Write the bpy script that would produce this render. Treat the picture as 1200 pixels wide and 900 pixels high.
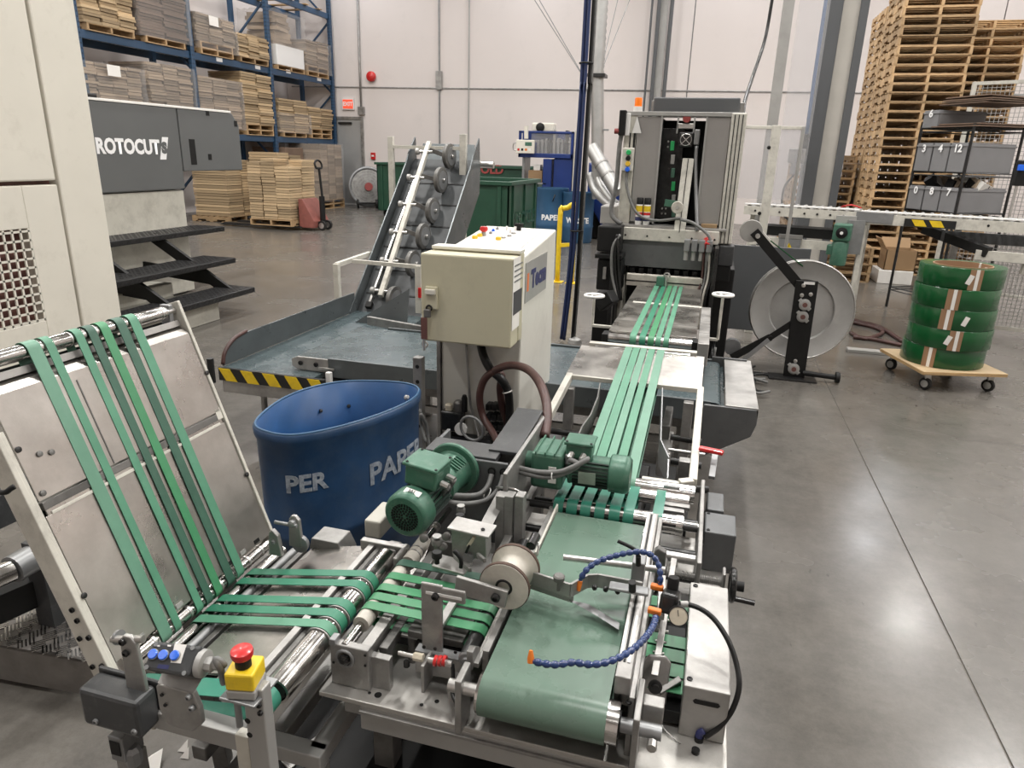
import bpy, bmesh, math, random
from mathutils import Vector, Matrix, Euler
for _o in list(bpy.data.objects):
    bpy.data.objects.remove(_o)
SC = bpy.context.scene
COL = SC.collection
rnd = random.Random(7)
PI = math.pi

# ---------------------------------------------------------------- camera
FPX = 815.0                      # focal length in pixels of the 1200 x 900 frame
EYE = Vector((0, 0, 1.70))
PITCH, YAW, ROLL = math.radians(18.3), math.radians(15.2), math.atan(.0286)
_h = Vector((-math.sin(YAW), math.cos(YAW), 0))
_F = Vector((_h.x*math.cos(PITCH), _h.y*math.cos(PITCH), -math.sin(PITCH)))
_R = Vector((_h.y, -_h.x, 0))
_D = _F.cross(_R)
_c, _s = math.cos(ROLL), math.sin(ROLL)
camd = bpy.data.cameras.new('camera'); camd.sensor_width = 36; camd.lens = FPX/1200*36
camd.clip_start = .02; camd.clip_end = 200
cam = bpy.data.objects.new('camera', camd); COL.objects.link(cam)
_cx = _R*_c - _D*_s; _cy = -(_R*_s + _D*_c); _cz = -_F
cam.matrix_world = Matrix(((_cx.x,_cy.x,_cz.x,EYE.x),(_cx.y,_cy.y,_cz.y,EYE.y),(_cx.z,_cy.z,_cz.z,EYE.z),(0,0,0,1)))
SC.camera = cam

def _ray(px, py):
    dx, dy = px-600, py-450
    return _R*(dx*_c+dy*_s) + _D*(-dx*_s+dy*_c) + _F*FPX
# survey helpers: where a sight line meets a level plane or an upright plane of the hall
def P(px, py, z):  d = _ray(px, py); return EYE + d*((z-EYE.z)/d.z)
def PY(px, py, Y): d = _ray(px, py); return EYE + d*(Y/d.y)
def PX(px, py, X): d = _ray(px, py); return EYE + d*(X/d.x)

# ---------------------------------------------------------------- world, exposure, lamps
SC.view_settings.view_transform = 'Standard'
SC.view_settings.look = 'None'
SC.view_settings.gamma = 1
SC.view_settings.use_curve_mapping = False
SC.view_settings.exposure = 0.0
SC.cycles.use_denoising = True
SC.cycles.max_bounces = 8
SC.cycles.diffuse_bounces = 4
SC.cycles.transparent_max_bounces = 12
SC.cycles.caustics_reflective = False
SC.cycles.caustics_refractive = False
SC.cycles.sample_clamp_indirect = 4
W = bpy.data.worlds.new('world'); SC.world = W; W.use_nodes = True
W.node_tree.nodes['Background'].inputs[0].default_value = (.9, .95, 1, 1)
W.node_tree.nodes['Background'].inputs[1].default_value = 0.3
LAMP_W = 215
LAMP_ROW = {-5.2: .1, 0.0: .85, 5.2: 1.35, 10.3: 1.1, 15.4: .75, 20.2: .5}
LAMP_SPOTS = [(x, y) for x in (-10.5, -5.2, 0.1, 5.4, 10.7) for y in (-5.2, 0.0, 5.2, 10.3, 15.4, 20.2)]
CEIL = 8.6

# ---------------------------------------------------------------- materials
MATS = {}
def mat(name, col, rough=.5, metal=0., var=.0, vscale=6., dirt=None, dirt_amt=0., dscale=3., bump=0., bscale=60.,
        spec=.5, rvar=0., objrand=0., stretch=None, alpha=1., coat=0., emit=0., coords='Object'):
    m = bpy.data.materials.new(name); m.use_nodes = True
    nt = m.node_tree; N = nt.nodes; L = nt.links
    b = N['Principled BSDF']
    b.inputs['Roughness'].default_value = rough
    b.inputs['Metallic'].default_value = metal
    b.inputs['Specular IOR Level'].default_value = spec
    b.inputs['Coat Weight'].default_value = coat
    if alpha < 1: b.inputs['Alpha'].default_value = alpha
    if emit:
        b.inputs['Emission Color'].default_value = (*col, 1); b.inputs['Emission Strength'].default_value = emit
    base = N.new('ShaderNodeRGB'); base.outputs[0].default_value = (*col, 1); out = base.outputs[0]
    if var or dirt or bump or rvar:
        tc = N.new('ShaderNodeTexCoord'); src = tc.outputs[coords]
        if stretch:
            mp = N.new('ShaderNodeMapping'); mp.inputs['Scale'].default_value = stretch
            L.new(src, mp.inputs[0]); src = mp.outputs[0]
    def noise(scale, detail=5, rough_=.6):
        n = N.new('ShaderNodeTexNoise'); n.inputs['Scale'].default_value = scale
        n.inputs['Detail'].default_value = detail; n.inputs['Roughness'].default_value = rough_
        L.new(src, n.inputs['Vector']); return n.outputs['Fac']
    def ramp(fac, a, b_):
        r = N.new('ShaderNodeMapRange'); r.inputs['From Min'].default_value = a; r.inputs['From Max'].default_value = b_
        L.new(fac, r.inputs['Value']); return r.outputs[0]
    if var:
        f = ramp(noise(vscale), .3, .7)
        mr = N.new('ShaderNodeMapRange'); mr.inputs['To Min'].default_value = 1-var; mr.inputs['To Max'].default_value = 1+var
        L.new(f, mr.inputs['Value'])
        mx = N.new('ShaderNodeMix'); mx.data_type = 'RGBA'; mx.blend_type = 'MULTIPLY'; mx.inputs['Factor'].default_value = 1
        L.new(out, mx.inputs['A']); L.new(mr.outputs[0], mx.inputs['B']); out = mx.outputs['Result']
    if objrand:
        oi = N.new('ShaderNodeObjectInfo')
        mr = N.new('ShaderNodeMapRange'); mr.inputs['To Min'].default_value = 1-objrand; mr.inputs['To Max'].default_value = 1+objrand
        L.new(oi.outputs['Random'], mr.inputs['Value'])
        mx = N.new('ShaderNodeMix'); mx.data_type = 'RGBA'; mx.blend_type = 'MULTIPLY'; mx.inputs['Factor'].default_value = 1
        L.new(out, mx.inputs['A']); L.new(mr.outputs[0], mx.inputs['B']); out = mx.outputs['Result']
    if dirt:
        f = ramp(noise(dscale, 8, .72), .56-.25*dirt_amt, .92-.1*dirt_amt)
        mx = N.new('ShaderNodeMix'); mx.data_type = 'RGBA'
        ml = N.new('ShaderNodeMath'); ml.operation = 'MULTIPLY'; ml.inputs[1].default_value = min(1, .35+dirt_amt*.6)
        L.new(f, ml.inputs[0]); L.new(ml.outputs[0], mx.inputs['Factor'])
        L.new(out, mx.inputs['A']); mx.inputs['B'].default_value = (*dirt, 1); out = mx.outputs['Result']
    if rvar:
        f = ramp(noise(vscale*1.7), .3, .7)
        mr = N.new('ShaderNodeMapRange'); mr.inputs['To Min'].default_value = max(.02, rough-rvar); mr.inputs['To Max'].default_value = min(1, rough+rvar)
        L.new(f, mr.inputs['Value']); L.new(mr.outputs[0], b.inputs['Roughness'])
    if bump:
        bp = N.new('ShaderNodeBump'); bp.inputs['Strength'].default_value = bump; bp.inputs['Distance'].default_value = .004
        L.new(noise(bscale, 3), bp.inputs['Height']); L.new(bp.outputs[0], b.inputs['Normal'])
    L.new(out, b.inputs['Base Color'])
    MATS[name] = m
    return m
def s2l(*c):   # display 0-255 to scene linear
    return tuple((x/255/12.92 if x/255 <= .04045 else ((x/255+.055)/1.055)**2.4) for x in c)

mat('alu', (.41,.40,.385), .46, .82, .25, 5, (.07,.062,.055), .3, 7, .08, 300, rvar=.12)
mat('alu_plate', (.46,.44,.41), .32, .95, .35, 3, (.06,.052,.045), .55, 5, .06, 200, rvar=.15)
mat('panel_plate', (.48,.455,.425), .34, .92, .2, 3.5, (.15,.13,.11), .45, 2.2, .05, 200, rvar=.13)
mat('rough_plate', (.56,.545,.515), .45, .7, .3, 14, (.10,.09,.08), .6, 14, .12, 260, rvar=.15)
mat('cast_grey', (.17,.166,.158), .48, .6, .3, 9, (.03,.028,.026), .4, 12, .1, 250, rvar=.1)
mat('mid_grey', (.35,.343,.33), .42, .65, .25, 8, (.05,.045,.04), .4, 9, .08, 250, rvar=.1)
mat('steel', (.58,.565,.545), .18, 1., .25, 14, (.09,.08,.07), .25, 20, rvar=.1)
mat('steel_dark', (.045,.045,.045), .35, .7, .3, 20, rvar=.1)
mat('zinc', (.55,.54,.52), .32, .9, .15, 30)
mat('bolt_black', (.03,.03,.03), .4, .6)
mat('box_grey', (.048,.050,.052), .42, .1, .15, 6, (.22,.22,.22), .12, 26, .1, 400)
mat('hammer_grey', (.13,.135,.138), .4, .35, .12, 8, (.03,.03,.03), .2, 10, .12, 350)
mat('cover_grey', (.28,.285,.288), .4, .5, .15, 6, (.08,.075,.07), .25, 9)
mat('cream', s2l(222,218,206), .45, 0, .03, 2, (.30,.26,.2), .07, 3.3, .04, 120, rvar=.08)
mat('cream_dirty', s2l(196,193,182), .45, 0, .08, 3, (.12,.105,.085), .4, 5, .04, 120)
mat('cab_door', s2l(196,191,166), .45, 0, .05, 3, (.22,.2,.15), .2, 4)
mat('cab_body', s2l(216,214,205), .42, 0, .04, 3, (.3,.28,.24), .2, 4)
mat('white_paint', s2l(205,202,192), .42, 0, .06, 6, (.10,.09,.08), .38, 14, .04, 160)
mat('grey_paint', s2l(108,110,110), .4, .1, .05, 4, (.2,.2,.2), .1, 8)
mat('sign_grey', s2l(96,98,98), .42, 0, .04, 1.5)
mat('belt_green', (.036,.205,.122), .42, 0, .14, 7, (.08,.22,.15), .3, 14, .03, 500)
mat('belt_green_b', (.095,.275,.175), .45, 0, .12, 9, (.14,.28,.20), .3, 14, .03, 500)
mat('belt_green_dark', (.045,.118,.082), .5, 0, .14, 9, (.075,.16,.115), .3, 14)
mat('belt_bright', (.062,.255,.12), .4, 0, .1, 8, (.1,.27,.16), .2, 10)
mat('belt_teal', (.04,.215,.15), .3, 0, .1, 6, (.10,.25,.19), .3, 12)
mat('belt_wide', (.112,.185,.140), .28, 0, .12, 4, (.14,.175,.15), .5, 3, .02, 500, rvar=.06)
mat('belt_pale', (.135,.30,.21), .42, 0, .1, 9, (.19,.32,.25), .3, 14)
mat('belt_blue_grey', (.065,.088,.095), .28, 0, .2, 4, (.11,.135,.14), .4, 2.5, rvar=.1)
mat('slide_steel', (.115,.13,.135), .34, .4, .15, 4, (.05,.053,.056), .35, 3, rvar=.1)
mat('motor_green', (.058,.155,.105), .36, .1, .15, 14, (.30,.36,.31), .22, 34, .05, 300)
mat('motor_fin', (.025,.04,.033), .55, .2, .3, 30)
mat('drum_blue', (.016,.052,.125), .4, 0, .25, 5, (.07,.10,.14), .4, 12, .05, 200, rvar=.08)
mat('drum_blue_in', (.010,.068,.20), .4, 0, .2, 5, (.03,.09,.19), .25, 9)
mat('stencil', (.34,.38,.42), .6, 0, .35, 60, (.02,.06,.17), .6, 45)
mat('black', (.009,.009,.009), .5, 0, .2, 20, spec=.3)
mat('black_gloss', (.01,.01,.01), .2, 0)
mat('rubber', (.018,.017,.016), .6, 0, .3, 20, spec=.3)
mat('cable_grey', (.17,.17,.165), .5, 0, .2, 30, (.06,.06,.06), .3, 40)
mat('hose_red', (.062,.026,.022), .45, 0, .25, 18, (.11,.07,.06), .3, 20)
mat('hose_black', (.010,.010,.010), .35, 0, spec=.35)
mat('loc_blue', (.012,.038,.14), .25, 0, .2, 40, coat=.4)
mat('orange', (.72,.19,.02), .4, 0, .1, 40)
mat('yellow', (.80,.56,.02), .42, 0, .06, 20, (.25,.17,.03), .3, 24)
mat('red', (.55,.02,.02), .3, 0, .1, 20, coat=.2)
mat('dark_red', (.28,.05,.045), .45, 0, .15, 10)
mat('button_blue', (.01,.13,.75), .3, 0, coat=.3)
mat('white', (.78,.77,.75), .5, 0)
mat('paper', (.82,.80,.76), .6, 0, .03, 20)
mat('print_dark', (.05,.05,.055), .6, 0)
mat('print_navy', (.03,.035,.12), .5, 0)
mat('print_orange', (.75,.2,.06), .5, 0)
mat('white_print', (.88,.88,.88), .5, 0)
mat('gauge_face', (.62,.56,.44), .4, 0, .1, 60, coat=.5)
mat('ivory', (.55,.52,.46), .45, 0, .2, 16, (.28,.25,.21), .4, 14)
mat('felt_brown', (.07,.04,.028), .7, 0, .2, 30)
mat('blue_paint', (.022,.062,.125), .42, 0, .1, 1.5, (.01,.02,.04), .15, 3)
mat('blue_bin', (.03,.095,.19), .45, 0, .1, 3, (.07,.12,.18), .3, 5)
mat('blue_machine', (.012,.035,.17), .35, 0, .1, 3)
mat('green_bin', (.014,.060,.034), .45, 0, .15, 3, (.03,.09,.06), .3, 4)
mat('cardboard', (.42,.31,.185), .8, 0, .14, 3, objrand=.38, stretch=(1,1,14), coords='Generated')
mat('cardboard_grey', (.32,.25,.18), .8, 0, .15, 3, objrand=.35, stretch=(1,1,14), coords='Generated')
mat('cardboard_dark', (.15,.10,.07), .8, 0, .12, 3, objrand=.2)
mat('box_brown', (.33,.21,.11), .75, 0, .05, 3)
mat('wood', (.43,.29,.155), .75, 0, .25, 5, (.11,.07,.045), .35, 8, objrand=.25)
mat('plywood', (.50,.37,.22), .6, 0, .15, 3, (.2,.16,.12), .3, 5)
mat('ply_edge', (.55,.36,.16), .6, 0, .3, 4, stretch=(1,1,30))
mat('strap_green', (.007,.078,.022), .22, 0, .1, 6, coat=.15)
mat('label_brown', (.31,.18,.10), .6, 0)
mat('column_grey', s2l(84,86,88), .5, 0, .04, 2)
mat('column_light', s2l(178,174,166), .6, 0, .05, 4)
mat('tote_grey', (.20,.20,.205), .5, 0, .05, 4)
mat('duct', (.42,.42,.41), .42, .7, .08, 6)
mat('belt_incline', (.040,.045,.048), .55, 0, .3, 5, (.085,.09,.095), .4, 3)
mat('air_blue', (.03,.085,.20), .4, 0)
mat('hose_blue', (.015,.03,.10), .45, 0)
mat('beacon', (.85,.18,.01), .3, 0, emit=.25)
mat('exit_red', (.85,.10,.05), .4, 0, emit=.6)
mat('door_steel', (.36,.36,.355), .45, .2, .05, 2)
mat('step_black', (.020,.020,.021), .42, .3, .3, 20, (.07,.07,.07), .3, 30, .3, 160)
mat('tread_plate', (.26,.245,.23), .42, .7, .2, 8, (.04,.037,.034), .3, 6)
mat('reel_grey', (.38,.375,.36), .42, .25, .06, 5, (.22,.21,.20), .3, 4)
mat('jack_red', (.23,.075,.06), .5, 0, .15, 10)
mat('green_btn', (.02,.42,.12), .35, 0)
mat('yellow_btn', (.8,.5,.04), .35, 0)
mat('hazard_black', (.012,.012,.012), .5, 0)
mat('pipe_brown', (.14,.06,.05), .5, 0, .2, 10)
mat('lamp_body', (.5,.5,.5), .5, 0)

def clear_mat(name, tint, alpha, rough=.05):
    m = bpy.data.materials.new(name); m.use_nodes = True
    nt = m.node_tree; N = nt.nodes; L = nt.links; N.clear()
    o = N.new('ShaderNodeOutputMaterial'); t = N.new('ShaderNodeBsdfTransparent'); t.inputs[0].default_value = (*tint, 1)
    p = N.new('ShaderNodeBsdfPrincipled'); p.inputs['Base Color'].default_value = (.8,.8,.8,1); p.inputs['Roughness'].default_value = rough
    mx = N.new('ShaderNodeMixShader'); mx.inputs[0].default_value = alpha
    L.new(t.outputs[0], mx.inputs[1]); L.new(p.outputs[0], mx.inputs[2]); L.new(mx.outputs[0], o.inputs[0])
    MATS[name] = m
    return m
clear_mat('acrylic', (.93,.93,.94), .14)
clear_mat('film', (.95,.94,.93), .13, .12)

# polished concrete floor
def floor_mat():
    m = mat('concrete', (.128,.118,.105), .25, 0, .10, .55, (.085,.079,.07), .3, 1.1, .03, 40, rvar=.07, spec=.6)
    nt = m.node_tree; N = nt.nodes; L = nt.links; b = N['Principled BSDF']
    src = b.inputs['Base Color'].links[0].from_socket
    tc = N.new('ShaderNodeTexCoord')
    n1 = N.new('ShaderNodeTexNoise'); n1.inputs['Scale'].default_value = 5; n1.inputs['Detail'].default_value = 12; n1.inputs['Roughness'].default_value = .85
    L.new(tc.outputs['Object'], n1.inputs['Vector'])
    r = N.new('ShaderNodeMapRange'); r.inputs['From Min'].default_value = .3; r.inputs['From Max'].default_value = .7
    r.inputs['To Min'].default_value = .62; r.inputs['To Max'].default_value = 1.22; L.new(n1.outputs['Fac'], r.inputs['Value'])
    mx = N.new('ShaderNodeMix'); mx.data_type = 'RGBA'; mx.blend_type = 'MULTIPLY'; mx.inputs['Factor'].default_value = 1
    L.new(src, mx.inputs['A']); L.new(r.outputs[0], mx.inputs['B'])
    # scattered scuffs
    v = N.new('ShaderNodeTexNoise'); v.inputs['Scale'].default_value = 26; v.inputs['Detail'].default_value = 4
    mp = N.new('ShaderNodeMapping'); mp.inputs['Scale'].default_value = (1,.35,1); mp.inputs['Rotation'].default_value = (0,0,.6)
    L.new(tc.outputs['Object'], mp.inputs[0]); L.new(mp.outputs[0], v.inputs['Vector'])
    r2 = N.new('ShaderNodeMapRange'); r2.inputs['From Min'].default_value = .70; r2.inputs['From Max'].default_value = .76; L.new(v.outputs['Fac'], r2.inputs['Value'])
    mx2 = N.new('ShaderNodeMix'); mx2.data_type = 'RGBA'; L.new(r2.outputs[0], mx2.inputs['Factor'])
    L.new(mx.outputs['Result'], mx2.inputs['A']); mx2.inputs['B'].default_value = (.06,.055,.05,1)
    L.new(mx2.outputs['Result'], b.inputs['Base Color'])
floor_mat()
mat('wall_white', s2l(221,213,209), .75, 0, .02, .4, (.5,.48,.45), .05, 1.2)
mat('ceiling_white', (.72,.72,.72), .8)
mat('joint_dark', (.13,.12,.105), .9)
mat('profile', (.40,.395,.385), .38, .8, .1, 2, (.2,.2,.19), .2, 4)
mat('crack', (.09,.082,.075), .8)

# ---------------------------------------------------------------- mesh builder
class MB:
    def __init__(s): s.v = []; s.f = []
    def add(s, vs, fs):
        n = len(s.v); s.v += [tuple(v) for v in vs]; s.f += [tuple(i+n for i in f) for f in fs]; return s
    def box(s, x0, x1, y0, y1, z0, z1):
        vs = [(x0,y0,z0),(x1,y0,z0),(x1,y1,z0),(x0,y1,z0),(x0,y0,z1),(x1,y0,z1),(x1,y1,z1),(x0,y1,z1)]
        return s.add(vs, [(0,3,2,1),(4,5,6,7),(0,1,5,4),(1,2,6,5),(2,3,7,6),(3,0,4,7)])
    def obox(s, c, size, M):          # box about c, with rotation matrix M
        a, b, d = [q/2 for q in size]; c = Vector(c)
        vs = [c + M @ Vector(p) for p in ((-a,-b,-d),(a,-b,-d),(a,b,-d),(-a,b,-d),(-a,-b,d),(a,-b,d),(a,b,d),(-a,b,d))]
        return s.add(vs, [(0,3,2,1),(4,5,6,7),(0,1,5,4),(1,2,6,5),(2,3,7,6),(3,0,4,7)])
    def bar(s, p, q, w, h, up=(0,0,1)):   # rectangular bar from p to q; w across, h along 'up'
        p, q = Vector(p), Vector(q); d = (q-p); L = d.length; d = d/L; up = Vector(up)
        r = d.cross(up)
        if r.length < 1e-4: up = Vector((0,1,0)); r = d.cross(up)
        r.normalize(); u = r.cross(d)
        return s.obox((p+q)/2, (w, L, h), Matrix((r, d, u)).transposed())
    def cyl(s, p, q, r, r2=None, n=16, caps=True):
        p, q = Vector(p), Vector(q); r2 = r if r2 is None else r2
        d = (q-p).normalized(); a = d.orthogonal().normalized(); b = d.cross(a)
        vs = []
        for c, rr in ((p, r), (q, r2)):
            for i in range(n):
                t = 2*PI*i/n; vs.append(c + a*math.cos(t)*rr + b*math.sin(t)*rr)
        fs = [(i, (i+1) % n, n+(i+1) % n, n+i) for i in range(n)]
        if caps: fs += [tuple(range(n-1, -1, -1)), tuple(range(n, 2*n))]
        return s.add(vs, fs)
    def lathe(s, prof, p, d, n=24, caps=True):   # prof = [(radius, height along d)]
        p, d = Vector(p), Vector(d).normalized(); a = d.orthogonal().normalized(); b = d.cross(a)
        vs = []
        for r, h in prof:
            for i in range(n):
                t = 2*PI*i/n; vs.append(p + d*h + a*math.cos(t)*r + b*math.sin(t)*r)
        fs = []
        for k in range(len(prof)-1):
            fs += [(k*n+i, k*n+(i+1) % n, (k+1)*n+(i+1) % n, (k+1)*n+i) for i in range(n)]
        if caps:
            if prof[0][0] > 1e-5: fs.append(tuple(range(n-1, -1, -1)))
            if prof[-1][0] > 1e-5: m = (len(prof)-1)*n; fs.append(tuple(range(m, m+n)))
        return s.add(vs, fs)
    def tube(s, pts, r, n=8, smooth=3, radf=None, closed=False):
        pts = spline([Vector(p) for p in pts], smooth, closed) if smooth > 1 else [Vector(p) for p in pts]
        m = len(pts); vs = []; prev = None
        for k, p in enumerate(pts):
            if closed: d = pts[(k+1) % m] - pts[k-1]
            else: d = pts[min(k+1, m-1)] - pts[max(k-1, 0)]
            d.normalize()
            a = d.orthogonal().normalized() if prev is None else (prev - d*prev.dot(d)).normalized()
            prev = a; b = d.cross(a)
            rr = r*(radf(k) if radf else 1)
            for i in range(n):
                t = 2*PI*i/n; vs.append(p + a*math.cos(t)*rr + b*math.sin(t)*rr)
        fs = []
        for k in range(m if closed else m-1):
            k2 = (k+1) % m
            fs += [(k*n+i, k*n+(i+1) % n, k2*n+(i+1) % n, k2*n+i) for i in range(n)]
        if not closed: fs += [tuple(range(n-1, -1, -1)), tuple(range((m-1)*n, m*n))]
        return s.add(vs, fs)
    def prism(s, poly, o, ux, uy, depth):   # polygon in the (ux, uy) plane at o, extruded along ux x uy
        o, ux, uy = Vector(o), Vector(ux).normalized(), Vector(uy).normalized(); d = ux.cross(uy)*depth
        n = len(poly); v0 = [o + ux*a + uy*b for a, b in poly]
        return s.add(v0 + [v+d for v in v0], [tuple(range(n-1, -1, -1)), tuple(range(n, 2*n))] + [(i, (i+1) % n, n+(i+1) % n, n+i) for i in range(n)])
    def torus(s, c, d, R, r, n=24, m=8, a0=0, a1=2*PI):
        c, d = Vector(c), Vector(d).normalized(); a = d.orthogonal().normalized(); b = d.cross(a)
        full = abs(a1-a0-2*PI) < 1e-6
        pts = [c + a*math.cos(a0+(a1-a0)*i/n)*R + b*math.sin(a0+(a1-a0)*i/n)*R for i in range(n if full else n+1)]
        return s.tube(pts, r, m, 1, closed=full)
    def build(s, name, m, parent=None, smooth=False, bevel=0., loc=None, seg=2):
        me = bpy.data.meshes.new(name); me.from_pydata(s.v, [], s.f); me.update()
        return mesh_obj(name, me, m, parent, smooth, bevel, loc, seg)

def mesh_obj(name, me, m, parent=None, smooth=False, bevel=0., loc=None, seg=2):
    for mm in (m if isinstance(m, (list, tuple)) else [m]):
        if mm: me.materials.append(MATS[mm])
    o = bpy.data.objects.new(name, me); COL.objects.link(o)
    if loc is not None: o.location = loc
    if parent is not None:
        o.parent = parent
        w = Vector((0,0,0)); q = parent
        while q is not None: w += q.location; q = q.parent
        o.location = Vector(loc if loc is not None else (0,0,0)) - w     # geometry is written in hall coordinates
    if bevel:
        b = o.modifiers.new('bevel', 'BEVEL'); b.width = bevel; b.segments = seg; b.limit_method = 'ANGLE'; b.angle_limit = .6
    if smooth:
        for p in me.polygons: p.use_smooth = True
        if smooth != 'all': me.set_sharp_from_angle(angle=.7)
    return o

def spline(pts, sub, closed=False):
    out = []; n = len(pts)
    for i in range(n if closed else n-1):
        if closed: p0, p1, p2, p3 = pts[i-1], pts[i], pts[(i+1) % n], pts[(i+2) % n]
        else: p0, p1, p2, p3 = pts[max(i-1, 0)], pts[i], pts[i+1], pts[min(i+2, n-1)]
        for k in range(sub):
            t = k/sub
            out.append(.5*((2*p1) + (p2-p0)*t + (2*p0-5*p1+4*p2-p3)*t*t + (3*p1-p0-3*p2+p3)*t**3))
    if not closed: out.append(pts[-1])
    return out

def thing(name, label, cat, loc=(0,0,0), group=None):
    o = bpy.data.objects.new(name, None); COL.objects.link(o); o.location = loc; o.empty_display_size = .1
    o['label'] = label; o['category'] = cat
    if group: o['group'] = group
    return o
def tag(o, label, cat, group=None):
    o['label'] = label; o['category'] = cat
    if group: o['group'] = group
    return o
def lab(o, label): o['label'] = label; return o
def struct(o): o['kind'] = 'structure'; return o

def B(name, m, parent, x0, x1, y0, y1, z0, z1, bevel=.0015):
    return MB().box(min(x0,x1), max(x0,x1), min(y0,y1), max(y0,y1), min(z0,z1), max(z0,z1)).build(name, m, parent, bevel=bevel)
def BAR(name, m, parent, p, q, w, h, up=(0,0,1), bevel=.0015):
    return MB().bar(p, q, w, h, up).build(name, m, parent, bevel=bevel)
def CYL(name, m, parent, p, q, r, r2=None, n=18, bevel=0):
    return MB().cyl(p, q, r, r2, n).build(name, m, parent, smooth=True, bevel=bevel)
def TUBE(name, m, parent, pts, r, n=8, smooth=5):
    return MB().tube(pts, r, n, smooth).build(name, m, parent, smooth='all')

def belt(name, m, parent, c0, c1, r0, r1, w0, w1, axis='y', t=.002, n=10):
    """endless strap round two rollers. c0, c1: roller centres in the plane across the axis; w0..w1: extent along the axis"""
    (a0, b0), (a1, b1) = c0, c1
    dx, dz = a1-a0, b1-b0; L = math.hypot(dx, dz); th = math.atan2(dz, dx)
    ph = math.acos(max(-1, min(1, (r0-r1)/L)))
    pts = []
    for i in range(n+1):
        an = th - ph + (2*ph)*i/n; pts.append((a1 + r1*math.cos(an), b1 + r1*math.sin(an)))
    for i in range(n+1):
        an = th + ph + (2*PI-2*ph)*i/n; pts.append((a0 + r0*math.cos(an), b0 + r0*math.sin(an)))
    k = len(pts); vs = []; fs = []
    # outward offset for thickness
    outer = []
    for i, (x, z) in enumerate(pts):
        cx, cz = (a1, b1) if i <= n else (a0, b0)
        d = math.hypot(x-cx, z-cz); outer.append((x+(x-cx)/d*t, z+(z-cz)/d*t))
    def V(a, b, w): return (a, w, b) if axis == 'y' else (w, a, b)
    for ring, w in ((outer, w0), (outer, w1), (pts, w1), (pts, w0)):
        vs += [V(x, z, w) for x, z in ring]
    for q in range(4):
        q2 = (q+1) % 4
        for i in range(k):
            j = (i+1) % k; fs.append((q*k+i, q*k+j, q2*k+j, q2*k+i))
    return MB().add(vs, fs).build(name, m, parent, smooth=True)

def bolts(parent, pts, d, r=.005, h=.005, m='bolt_black', name='bolt'):
    d = Vector(d).normalized()
    for p in pts: MB().lathe([(r*.999, 0), (r, h*.7), (r*.7, h), (r*.45, h), (r*.4, h*.5), (0, h*.5)], p, d, 10).build(name, m, parent, smooth=True)

def text_mesh(s, size, extrude=.0005, bold=0., align='LEFT', sx=1.):
    c = bpy.data.curves.new('lettering', 'FONT'); c.body = s; c.size = size; c.extrude = extrude; c.offset = bold
    c.align_x = align; c.align_y = 'CENTER'; c.resolution_u = 3
    o = bpy.data.objects.new('lettering', c); COL.objects.link(o)
    bpy.context.view_layer.update()
    me = bpy.data.meshes.new_from_object(o.evaluated_get(bpy.context.evaluated_depsgraph_get()))
    bpy.data.objects.remove(o); bpy.data.curves.remove(c)
    if sx != 1:
        for v in me.vertices: v.co.x *= sx
    return me
def TEXT(name, s, m, parent, o, ux, uy, size, bold=0., align='CENTER', sx=1., extrude=.0005, warp=None):
    me = text_mesh(s, size, extrude, bold, align, sx)
    o, ux, uy = Vector(o), Vector(ux).normalized(), Vector(uy).normalized(); n = ux.cross(uy)
    for v in me.vertices:
        q = v.co.copy()
        v.co = warp(q) if warp else o + ux*q.x + uy*q.y + n*q.z
    me.materials.clear()
    return mesh_obj(name, me, m, parent)
# ================================================================ the hall
YW, XL, XR, YF = 20.9, -13.3, 14.0, -9.0
fl = struct(thing('floor', 'polished grey concrete floor with saw-cut joint', 'floor'))
del fl['category'], fl['label']
B('subfloor', 'joint_dark', fl, XL, XR, YF, YW, -.2, -.004, 0)
xs = [XL, -8.45, -3.7, 1.05, 5.8, 10.5, XR]
for i in range(len(xs)-1):
    for y0, y1 in ((YF, 14.0), (14.0, YW)):
        MB().box(xs[i]+.0025, xs[i+1]-.0025, y0+.004, y1-.004, -.15, 0).build('slab', 'concrete', fl, bevel=.002)
cr = [(870,493),(900,489),(930,487),(962,486),(990,487),(1012,492),(1040,495),(1068,503),(1100,508),(1130,515),(1160,518),(1230,527)]
m_ = MB(); pts = [P(a, b, .0006) for a, b in cr]
pts = spline(pts, 4)
for i in range(len(pts)-1):
    q, r_ = pts[i], pts[i+1]; n_ = (r_-q).cross(Vector((0,0,1))).normalized()*.0035*(.6+.6*rnd.random())
    m_.add([q-n_, r_-n_, r_+n_, q+n_], [(0,1,2,3)])
m_.build('crack', 'crack', fl)

wb = struct(bpy.data.objects.new('wall_back', None)); COL.objects.link(wb)
px_ = [XL, -8.16, -1.0, 6.2, XR]
for i in range(4):
    B('wall_panel', 'wall_white', wb, px_[i]+.015, px_[i+1]-.015, YW, YW+.2, 0, CEIL, .004)
B('panel_backing', 'cover_grey', wb, XL, XR, YW+.06, YW+.2, 0, CEIL, 0)
for q in ((441,38),(491,40),(562,57),(560,152)):
    c = PY(*q, YW); MB().cyl((c.x, YW-.004, c.z), (c.x, YW+.01, c.z), .14, n=20).build('patch_disc', 'wall_white', wb)
for nm, x0, x1, y0, y1 in (('wall_left', XL-.2, XL, YF, YW+.2), ('wall_right', XR, XR+.2, YF, YW+.2), ('wall_front', XL-.2, XR+.2, YF-.2, YF)):
    struct(B(nm, 'wall_white', None, x0, x1, y0, y1, 0, CEIL, 0))
struct(B('ceiling', 'ceiling_white', None, XL-.2, XR+.2, YF-.2, YW+.2, CEIL, CEIL+.2, 0))
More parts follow.
